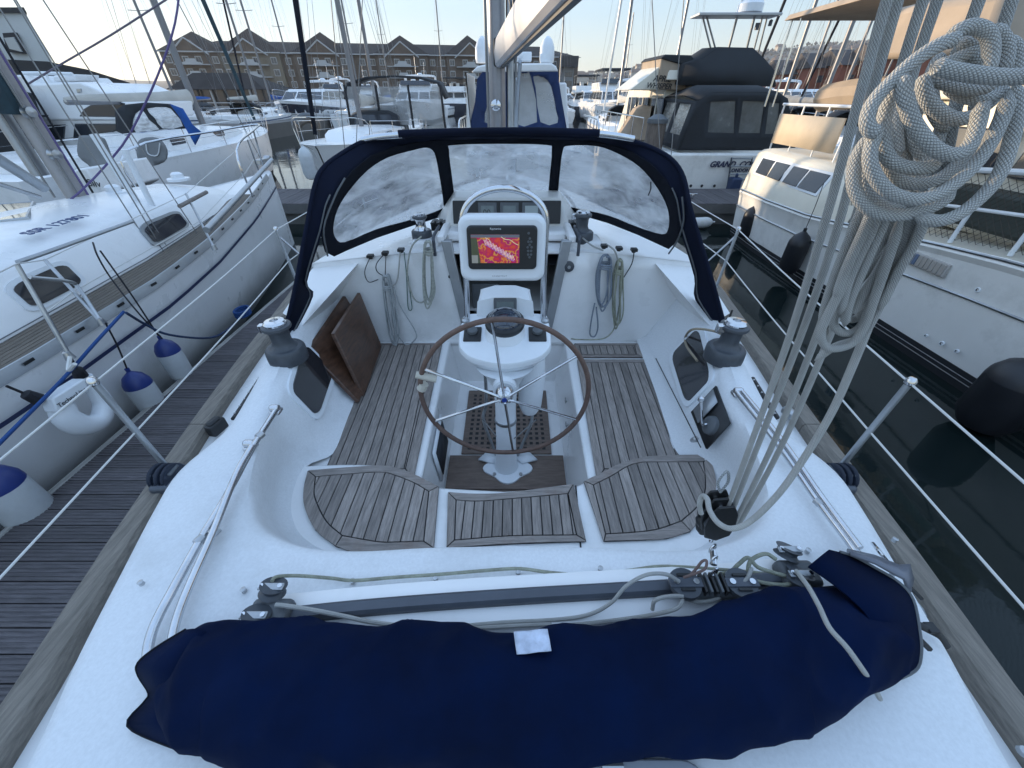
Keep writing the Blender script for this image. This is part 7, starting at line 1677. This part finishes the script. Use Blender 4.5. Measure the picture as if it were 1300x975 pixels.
T2(RB, 'house_roof', CREAM, 5.6, 8.3, 2.4, 7.4, 2.55, 2.68, .05, .1, .1)
T2(RB, 'upper_house', CREAM, 6.1, 8.2, 3.6, 6.4, 2.68, 3.35, .2, .5, .3)
text('Sea Star', .20, 'side_lettering', ALUG, RB, V((6.05, 5.6, 2.85)), frame((0, -1, 0), (0, 0, 1)), .004, shear=.3)
mb = MB(); mb.cyl((5.25, 5.75, 1.15), (5.25, 5.75, 2.1), .10, 16); mb.build('davit_post', mat('post_cream', (.62, .56, .50), .35), RB)
# guard rail with netting
mb = MB(); ry = [2.0+.62*i for i in range(7)]
for y in ry: mb.tube([(5.02, y, rz_(y)), (5.02, y, rz_(y)+.72)], .022, 8)
mb.tube([(5.02, y, rz_(y)+.72) for y in ry], .028, 8); mb.tube([(5.02, y, rz_(y)+.36) for y in ry], .018, 8); mb.build('guard_rail', WHITEP, RB)
mb = MB(); 
for k in range(60):
    for s_ in (-1, 1):
        y = 1.6+k*.075; a = V((5.03, y, rz_(y)+.03)); c = V((5.03, y+s_*.66, rz_(y)+.70)); mb.tube([a, c], .0028, 3, caps=False)
mb.build('netting', mat('net_dark', (.06, .05, .04), .8), RB, kind='stuff')
T2(RB, 'deck_shade_block', mat('green_shade_deck', (.04, .05, .045), .6), 5.35, 5.6, 2.2, 5.2, 1.35, 1.75, 0, 0, 0)  # dark block added behind the netting, its colour standing in for the shaded deck
T2(RB, 'awning', TANC, 5.2, 8.6, 5.3, 10.0, 3.72, 3.80, .05, .05, .05, bevel=.01)
mb = MB(); mb.tube([(5.3, 9.9, 2.4), (5.3, 9.9, 3.72)], .02, 8); mb.tube([(5.3, 9.6, 2.4), (5.3, 9.6, 3.72)], .015, 8); mb.build('awning_pole', STEEL, RB)
mb = MB(); a = [P(1248, 72, y=4.2), P(1262, 30, y=4.3), P(1275, -10, y=4.4), P(1400, -40, y=4.4), P(1400, 72, y=4.2)]; mb.prism(a, (0, 1.2, .05)); mb.build('tan_cover', TANC, RB, bevel=.05)
# hull louvre, discharge fittings, filler
c = V((rx_(4.45)-.005, 4.45, 1.02)); mb = MB(); mb.box(c, (.03, .52, .15)); mb.build('louvre_frame', mat('louvre_grey', (.42, .40, .38), .4), RB, bevel=.01)
for k in range(8): mb = MB(); mb.box(c+V((-.015, -.21+.06*k, 0)), (.02, .045, .12)); mb.build('louvre_vane', mat('louvre_blue', (.12, .16, .24), .5) if k > 5 else mat('louvre_tan', (.36, .33, .30), .5), RB, bevel=.006)
for (u, v, r_) in ((1242, 368, .028), (1176, 426, .022), (1196, 436, .028), (1215, 446, .026)):
    p = P(u, v, x=4.915); mb = MB(); mb.lathe([(r_, 0), (r_*.9, .01), (r_*.55, .012), (r_*.5, -.005), (0, -.005)], p, (-1, 0, .08), 14, ms=[0, 0, 1, 1]); mb.build('skin_fitting', [WHITEP if r_ != .028 or u > 1240 else WHITEP, BLACKP], RB)
mb = MB(); p = P(1272, 297, z=1.36); mb.lathe([(.075, 0), (.06, .012), (0, .014)], p, (0, 0, 1), 18); mb.build('deck_filler', STEEL, RB)
def blackf(label, u, v, x, r, h, lash): fend_at(label, u, v, x, r, h, lash, top=FENDK, body=FENDK)
blackf('black fender hanging at the stern corner of the white cruiser by the trawler ladder', 951, 283, 5.0, .15, .62, (5.34, 9.0, 1.78))
blackf('long black fender hanging amidships on the white cruiser, left of our mainsheet', 1009, 322, 4.78, .16, .68, P(1046, 232, x=4.93))
fender('very large black fender against the waterline at the right edge', (4.55, 2.75, .02), .23, .75, FENDK, FENDK, lash=(4.9, 2.6, 1.42))
fender('pale cylindrical fender lying at the far edge of the cross pontoon beside the hood', (4.25, 9.75, .12), .12, .6, FENDW, FENDW, tilt=(1, 0, .05))
ck = thing('mooring_cleat', 'small white mooring cleat on the cross pontoon right of the spray hood', 'cleat', tuple(P(880, 252, z=.51)))
c = P(878, 252, z=.51); mb = MB(); mb.box(c+V((0, 0, .05)), (.05, .1, .1)); mb.tube([c+V((-.12, 0, .10)), c+V((.12, 0, .10))], .02, 8); mb.build('cleat_horn', STEEL, ck, bevel=.01)

# ================================================================ more yachts: masts on both sides
random.seed(11)
more = [ # u of mast foot, y, height, bow direction, label
 (480, 25.0, 17, math.pi, 'yacht whose slim silver mast rises just right of the grey boom cover', SAILC, None, None),
 (500, 78, 14, 0, 'far yacht with a short mast in front of the middle gable', BLUEC, None, None),
 (566, 74, 14, 0, 'far yacht with a single mast left of the tall mast', SAILC, None, None),
 (335, 40, 19, 0, 'yacht with twin silver masts rising over the pavilion roof', SAILC, None, None),
 (350, 46, 20, math.pi, 'yacht behind the sports cruiser with mast over the second gable', BLUEC, NAVYD, None),
 (385, 60, 21, 0, 'yacht with a slim mast between the two dark furled sails', SAILC, None, None),
 (462, 50, 19, 0, 'yacht with a pale mast just left of the slim silver one', BLUEC, None, None),
 (708, 58, 15, 0, 'yacht with spreaders showing beside the grey building', SAILC, None, None),
 (782, 30, 18, 0, 'yacht with the white mast standing over our right hood rail', SAILC, GELOLD, None),
 (786, 84, 13, 0, 'distant yacht with a short mast below the hill', BLUEC, None, None),
 (845, 34, 18, math.pi, 'yacht behind the trawler with a tall white mast and two spreaders', SAILC, None, None),
 (1034, 20.5, 18, 0, 'yacht with the thick silver mast leaning over the beige rail cloth', SAILC, None, None),
 (1055, 31, 18, 0, 'yacht with silver mast left of the mainsheet falls', BLUEC, NAVYD, None),
 (985, 26, 17, 0, 'yacht with black furled headsail right of the radar gantry', GREYC, BLACKROPE, None),
 (1010, 38, 20, math.pi, 'yacht with a slim mast in front of the brick houses', SAILC, None, None),
 (1070, 44, 19, 0, 'yacht with mast rising behind the tan awning', SAILC, None, None),
 (1100, 52, 19, math.pi, 'far yacht with mast partly hidden by the mainsheet', BLUEC, None, None),
 (232, 36, 17, math.pi, 'yacht with thin mast at the left end of the brick apartments', BLUEC, None, None)]
for (u, y, H, rz, lab_, bc, fu, hd) in more:
    p = P(u, 150, y=y); far = y > 45
    sailboat(lab_, (p.x, y-(.7 if rz == 0 else -.7), 0), rz, 10.5, 3.5, 1.1, 1.4, H, .085, furl=fu, boomc=bc, hood=BLKC if not far else None, detail=not far)

# ================================================================ buildings
BRICKD = mat('brown_brick', (.115, .083, .062), .85, var=.25, vs=.6, dirt=(.12, .10, .09), ds=.25, bump=.3, bs=4)
BRICKB = mat('buff_brick', (.17, .14, .10), .85, var=.2, vs=.5); SLATE = mat('slate_roof', (.042, .037, .036), .9, spec=.15, var=.3, vs=.8, bump=.3, bs=3)
TRIM = mat('white_trim', (.42, .42, .42), .5); WINM = mat('apartment_glass', (.05, .06, .075), .1, coat=.5)
AP = thing('apartment_block', 'long brown brick waterside apartment block with slate hipped roofs, white gables and balconies', 'apartment building', (-40, 165, 2))
a0 = V((-107, 157, 2.0)); a1 = V((24, 181, 2.0)); ad = (a1-a0).normalized(); an = V((ad.y, -ad.x, 0)); AL = (a1-a0).length
def AF(s, out, z): return a0+ad*s+an*out+V((0, 0, z-2.0))
def abox(mb, s0, s1, o0, o1, z0, z1, m=0):
    vs = [AF(s, o, z) for z in (z0, z1) for o in (o0, o1) for s in (s0, s1)]
    mb.add(vs, [(0, 2, 3, 1), (4, 5, 7, 6), (0, 1, 5, 4), (2, 6, 7, 3), (0, 4, 6, 2), (1, 3, 7, 5)], m, sm=False)
def hip(mb, s0, s1, o0, o1, z0, z1, e=0):
    mid = (o0+o1)/2; vs = [AF(s0-e, o0-e, z0), AF(s1+e, o0-e, z0), AF(s1+e, o1+e, z0), AF(s0-e, o1+e, z0), AF(s0+(s1-s0)*(.5 if s1-s0 < 25 else .1), mid, z1), AF(s1-(s1-s0)*(.499 if s1-s0 < 25 else .1), mid, z1)]
    mb.add(vs, [(0, 1, 5, 4), (2, 3, 4, 5), (1, 2, 5), (3, 0, 4), (3, 2, 1, 0)], sm=False)
ZE = 13.2
mb = MB(); abox(mb, 0, AL, -14, 0, .5, ZE); mb.build('main_wall', BRICKD, AP)
mb = MB(); hip(mb, 0, AL, -14, 0, ZE, ZE+3.3, .7); mb.build('main_roof', SLATE, AP)
def s_of(u):
    lo_, hi_ = 0, AL
    for _ in range(30):
        md_ = (lo_+hi_)/2; p = AF(md_, 0, 10); q = 650+FPX*(p.x-CAM.x)/((p-CAM).dot(FW)); 
        if q < u: lo_ = md_
        else: hi_ = md_
    return lo_
bays = [(250, 8.5, 18.5), (322, 9.0, 19.5), (412, 8.5, 19.0), (512, 8.5, 18.6), (597, 8.0, 19.0)]
win_src = {}
def window(s, z, w_=1.5, h=1.5, o=0.0, par=None):
    key = (w_, h)
    if key not in win_src:
        mb = MB(); mb.box((0, 0, h/2), (w_+.25, .14, h+.25)); f_ = mb.build('window', TRIM, AP)
        mb = MB(); 
        for k in (-1, 1): mb.box((k*w_*.25, -.09, h/2), (w_*.45, .04, h*.92))
        g_ = mb.build('pane', WINM, f_); win_src[key] = (f_, g_)
        f_.location = (0, 0, 0); f = f_; first = True
    else:
        f0_, g0_ = win_src[key]; f = inst(f0_, 'window', AP); g = inst(g0_, 'pane', f)
    f.location = AF(s, o+.05, z)-V(AP['_w']); f.rotation_euler = (0, 0, math.atan2(ad.y, ad.x))
for key in ():
    pass
# prototypes are built round the block's own origin
AP['_w'] = (0, 0, 0); window(3, 3); AP['_w'] = (-40, 165, 2)
for k_, (f_, g_) in win_src.items(): f_.location = AF(3, .05, 10.6)-V(AP['_w'])
rowz = [1.6, 4.5, 7.5, 10.5]
spans = []
for (u, hw2, zr) in bays:
    s = s_of(u); s0, s1 = s-hw2, s+hw2; spans.append((s0, s1))
    mb = MB(); abox(mb, s0, s1, -12, 1.6, .5, ZE+.05); mb.build('bay_wall', BRICKB if u in (322,) else BRICKD, AP)
    mb = MB(); hip(mb, s0, s1, -12, 1.6, ZE+.06, zr, .6); mb.build('bay_roof', SLATE, AP)
    g0, g1_ = s-hw2*.55, s+hw2*.55
    mb = MB(); mb.prism([AF(g0, 2.3, ZE-.4), AF(g1_, 2.3, ZE-.4), AF(s, 2.3, ZE+3.0)], -an*5); mb.build('gable', BRICKD, AP)
    mb = MB()
    for q0 in (g0-.9, g1_+.9): mb.tube([AF(q0, 2.6, ZE-.7), AF(s, 2.6, ZE+3.2)], .22, 4)
    mb.build('bargeboard', TRIM, AP)
    mb = MB(); mb.tube([AF(s0-.6, 2.2, ZE), AF(s1+.6, 2.2, ZE)], .2, 4); mb.build('eaves_board', TRIM, AP)
    for kz in (4.2, 7.2, 10.2):
        mb = MB(); abox(mb, s-hw2*.6, s+hw2*.6, 1.6, 3.2, kz-.18, kz+.02); mb.build('balcony_slab', TRIM, AP)
        mb = MB(); pr = [(-3.0, 0), (-2.6, .4), (-1.6, .6), (-1.3, 1.3), (1.3, 1.3), (1.6, .6), (2.6, .4), (3.0, 0)]; mb.prism([AF(s+a, 3.15, kz+b_) for a, b_ in pr], -an*.12); mb.build('balcony_front', TRIM, AP)
    for z in rowz:
        for ds in (-hw2*.78, hw2*.78): window(s+ds, z, o=1.6)
        for ds in (-1.8, 1.8): window(s+ds, z, 1.5, 1.5, o=1.6)
s = 2.0
while s < AL-2:
    if not any(a-1 < s < b_+1 for a, b_ in spans):
        for z in rowz: window(s, z)
    s += 3.3
mb = MB(); mb.tube([AF(0, .7, ZE), AF(AL, .7, ZE)], .2, 4); mb.build('eaves_board', TRIM, AP)
pv = thing('waterside_pavilion', 'open pavilion with dark hipped roof and white columns in front of the apartments', 'pavilion', (-34, 58, .8))
mb = MB(); x0, x1, y0, y1 = -38.5, -27.5, 54, 62
mb.add([(x0, y0, 3.05), (x1, y0, 3.05), (x1, y1, 3.05), (x0, y1, 3.05), (x0+1.8, 57, 4.6), (x1-3, 57, 4.6)], [(0, 1, 5, 4), (1, 2, 5), (2, 3, 4, 5), (3, 0, 4), (3, 2, 1, 0)], sm=False); mb.build('roof', SLATE, pv)
mb = MB(); mb.box(((x0+x1)/2, 58.5, 1.9), (x1-x0-1.5, 5.5, 2.3)); mb.build('glazed_wall', WINM, pv)
for k in range(8): mb = MB(); mb.box((x0+.4+k*(x1-x0-.8)/7, y0+.3, 1.9), (.16, .16, 2.3)); mb.build('column', TRIM if k % 3 == 0 else BLACKP, pv)
rl = thing('quay_railing', 'white tubular railing along the quay in front of the pavilion', 'railing', (-30, 50, .8))
mb = MB()
for z in (1.2, 1.55, 1.9): mb.tube([(-45, 50, z), (-20, 50, z)], .04, 6)
mb.build('rail', TRIM, rl, kind='stuff')
for k in range(17): mb = MB(); mb.tube([(-45+k*1.55, 50, .7), (-45+k*1.55, 50, 1.95)], .04, 6); mb.build('post', TRIM, rl)
LAND = mat('quay_ground', (.12, .11, .10), .9, var=.3, vs=.2)
def landbox(nm, x0, x1, y0, y1, z0, z1): mb = MB(); mb.box(((x0+x1)/2, (y0+y1)/2, (z0+z1)/2), (x1-x0, y1-y0, z1-z0)); return setting(mb.build(nm, LAND))
landbox('quay', -140, -18, 51, 400, -1, .8); landbox('far_quay', -18, 400, 130, 420, -1, 1.4)
landbox('west_quay', -140, -17.5, 20.5, 50.9, -1, .9)
# white building with black roof on the left
WB = thing('white_building', 'white flat topped building with black trimmed window and dark lean-to roof at the left edge', 'building', (-30, 26, .9))
RENDER = mat('white_render', (.55, .56, .55), .6, var=.08, vs=.5); DKR = mat('dark_roof', (.028, .027, .03), .6, var=.2, vs=1)
slab([(-20.1, 22), (-36, 38), (-62, 38), (-62, 22)], .9, 5.3, 'wall', RENDER, WB)
slab([(-19.95, 21.9), (-36, 38.1), (-62.2, 38.1), (-62.2, 21.9)], 5.3, 5.46, 'parapet', DKR, WB)
q = [P(u, v, y=21.85) for u, v in ((3, 42), (19, 41), (32, 68), (9, 66))]; mb = MB(); mb.prism(q[::-1], (0, .1, 0)); mb.build('window_surround', DKR, WB)
q = [P(u, v, y=21.8) for u, v in ((5, 48), (17, 47), (28, 66), (12, 62))]; mb = MB(); mb.prism(q[::-1], (0, .1, 0)); mb.build('window_pane', mat('sky_glass', (.35, .38, .40), .08, coat=1), WB)
mb = MB(); mb.tube([(-27, 22.5, 5.5), (-27, 22.5, 6.4), (-22.5, 22.5, 6.4), (-22.2, 22.5, 5.5)], .04, 6); mb.build('roof_rail', ALUG, WB)
q = [P(u, v, y=21.0) for u, v in ((-300, 60), (20, 76), (60, 78), (110, 88), (165, 105), (166, 108), (140, 112), (20, 92), (-300, 80))]; mb = MB(); mb.prism(q[::-1], (-7.4, 9, 0)); mb.build('lean_to_roof', DKR, WB)
slab([(-18.6, 22), (-25, 30), (-40, 30), (-40, 22)], .9, 2.9, 'lower_wall', BRICKD, WB)
GB = thing('grey_tower_building', 'boxy grey building with projecting dark top floor right of the apartments', 'building', (24, 168, 1.4))
T2(GB, 'tower', mat('grey_cladding', (.22, .22, .22), .6, var=.2, vs=.5), 17.2, 20.6, 165, 172, 1.4, 9.9, 0, 0, 0, bevel=0); T2(GB, 'top_floor', DKR, 15.8, 21.6, 163, 173, 9.9, 12.6, 0, 0, 0, bevel=0)
for k in range(3): mb = MB(); mb.box((18.9, 164.9, 3.2+k*2.4), (2.6, .15, 1.3)); mb.build('window', WINM, GB)
RED = mat('red_brick', (.26, .085, .05), .85, var=.2, vs=.6, bump=.2, bs=4)
for k, (u, y_, w_, h_) in enumerate([(1015, 120, 13, 9.5), (1050, 115, 13, 10.5), (1090, 110, 14, 10.8), (1135, 105, 15, 11.5), (1190, 100, 16, 12), (1255, 98, 18, 12.5), (1330, 96, 18, 12.5)]):
    labs = ['leftmost red brick quay house with gable, beside the black furled sail', 'red brick quay house with pale gable, second from the left', 'red brick quay house behind the tan awning poles', 'red brick quay house partly hidden by the mainsheet', 'brick quay house behind the rope coil', 'brick quay house beyond the cream cabin roof', 'brick quay house at the far right edge']
    p = P(u, 130, y=y_); h = thing('brick_house', labs[k], 'house', (p.x, y_, 1.4), 'red brick houses along the right quay'); x = p.x
    T2(h, 'wall', RED, x-w_/2, x+w_/2, y_, y_+12, 1.4, h_-3, 0, 0, 0, bevel=0)
    mb = MB(); mb.add([(x-w_/2-.5, y_-.5, h_-3), (x+w_/2+.5, y_-.5, h_-3), (x+w_/2+.5, y_+12, h_-3), (x-w_/2-.5, y_+12, h_-3), (x-w_/2-.3, y_+6, h_), (x+w_/2+.3, y_+6, h_)], [(0, 1, 5, 4), (2, 3, 4, 5), (1, 2, 5), (3, 0, 4), (3, 2, 1, 0)], sm=False); mb.build('roof', mat('dark_tile', (.06, .05, .05), .8, var=.2, vs=1), h)
    mb = MB(); mb.prism([(x-3, y_-.6, h_-3.4), (x+3, y_-.6, h_-3.4), (x, y_-.6, h_-.6)], (0, 4, 0)); mb.build('gable', RED if k % 2 else mat('orange_brick', (.36, .14, .07), .85), h)
    for j in (-1, 0, 1):
        for z in (2.4, 4.9): mb = MB(); mb.box((x+j*w_*.3, y_-.05, z+.6), (1.3, .12, 1.3)); mb.build('window', WINM, h)
# ---- hill with houses and trees
HILLM = mat('wooded_hill', (.10, .088, .072), .95, var=.4, vs=.02, dirt=(.10, .085, .07), ds=.01, bump=.8, bs=.15)
def hz(x, y):
    t_ = (y-560)/500; ridge = interp([(-900, 26), (-100, 22), (60, 30), (140, 36), (260, 44), (380, 56), (520, 74), (700, 84), (1500, 80)], x)
    return max(0, ridge*math.sin(math.pi/2*max(0, min(1, t_)))+2.5*math.sin(x*.021+1)*t_+1.6*math.sin(x*.06+y*.01)*max(0, t_))
mb = MB(); mb.loft([[(x, y, hz(x, y)) for x in range(-900, 1500, 30)] for y in range(560, 1200, 40)], closed=False); setting(mb.build('hill', HILLM))
random.seed(5)
TREEM = mat('winter_trees', (.085, .075, .062), .95, var=.4, vs=.3)
mb = MB(); nf = 0
for k in range(5200):
    x = random.uniform(-200, 1100); y = random.uniform(570, 1060)
    if math.sin(x*.03)+math.sin(y*.05+x*.011)+random.uniform(-.9, .9) < -.2: continue
    z = hz(x, y); h = random.uniform(3, 6.5); r_ = h*.55; c = V((x, y, z))
    a = random.uniform(0, 6); ring = [c+V((r_*math.cos(a+j*1.257)*random.uniform(.6, 1.2), r_*math.sin(a+j*1.257), h*random.uniform(.35, .65))) for j in range(5)]
    mb.add([c]+ring+[c+V((random.uniform(-1, 1), 0, h))], [(0, 1+(j+1) % 5, 1+j) for j in range(5)]+[(6, 1+j, 1+(j+1) % 5) for j in range(5)], sm=False)
mb.build('wooded_slope', TREEM, None, kind='stuff')
HW1 = mat('far_house_wall', (.42, .38, .33), .8); HW2 = mat('far_house_roof', (.14, .09, .07), .8)
hsrc = None
for k in range(150):
    x = random.uniform(60, 900); y = random.uniform(575, 950); z = hz(x, y)
    if hsrc is None:
        r_ = thing('hillside_house', 'small pale house with brown roof among trees on the distant hillside', 'house', (x, y, z-1), 'houses on the distant hill'); hsrc = r_; r_['_w'] = (0, 0, 0)
        mb = MB(); mb.box((0, 0, 3.2), (11, 7, 6.4)); mb.build('wall', HW1, r_)
        mb = MB(); mb.prism([(-6, -4, 6.4), (-6, 4, 6.4), (-6, 0, 9.5)], (12, 0, 0)); mb.build('roof', HW2, r_)
    else: dup(hsrc, (x, y, z-1), random.uniform(-.4, .4), sc=(random.uniform(.7, 1.4),)*3)

# ================================================================ sea air between here and the far shore
hm = bpy.data.materials.new('sea_haze'); hm.use_nodes = True; t = hm.node_tree
for n_ in list(t.nodes):
    if n_.type != 'OUTPUT_MATERIAL': t.nodes.remove(n_)
pv_ = nd(t, 'ShaderNodeVolumePrincipled'); pv_.inputs['Color'].default_value = (.86, .90, .95, 1); pv_.inputs['Density'].default_value = .00022; pv_.inputs['Anisotropy'].default_value = .3
t.links.new(pv_.outputs[0], [n_ for n_ in t.nodes if n_.type == 'OUTPUT_MATERIAL'][0].inputs['Volume'])
mb = MB(); mb.box((0, 1400, 48), (5000, 3500, 106)); mb.build('haze', hm, kind='stuff')
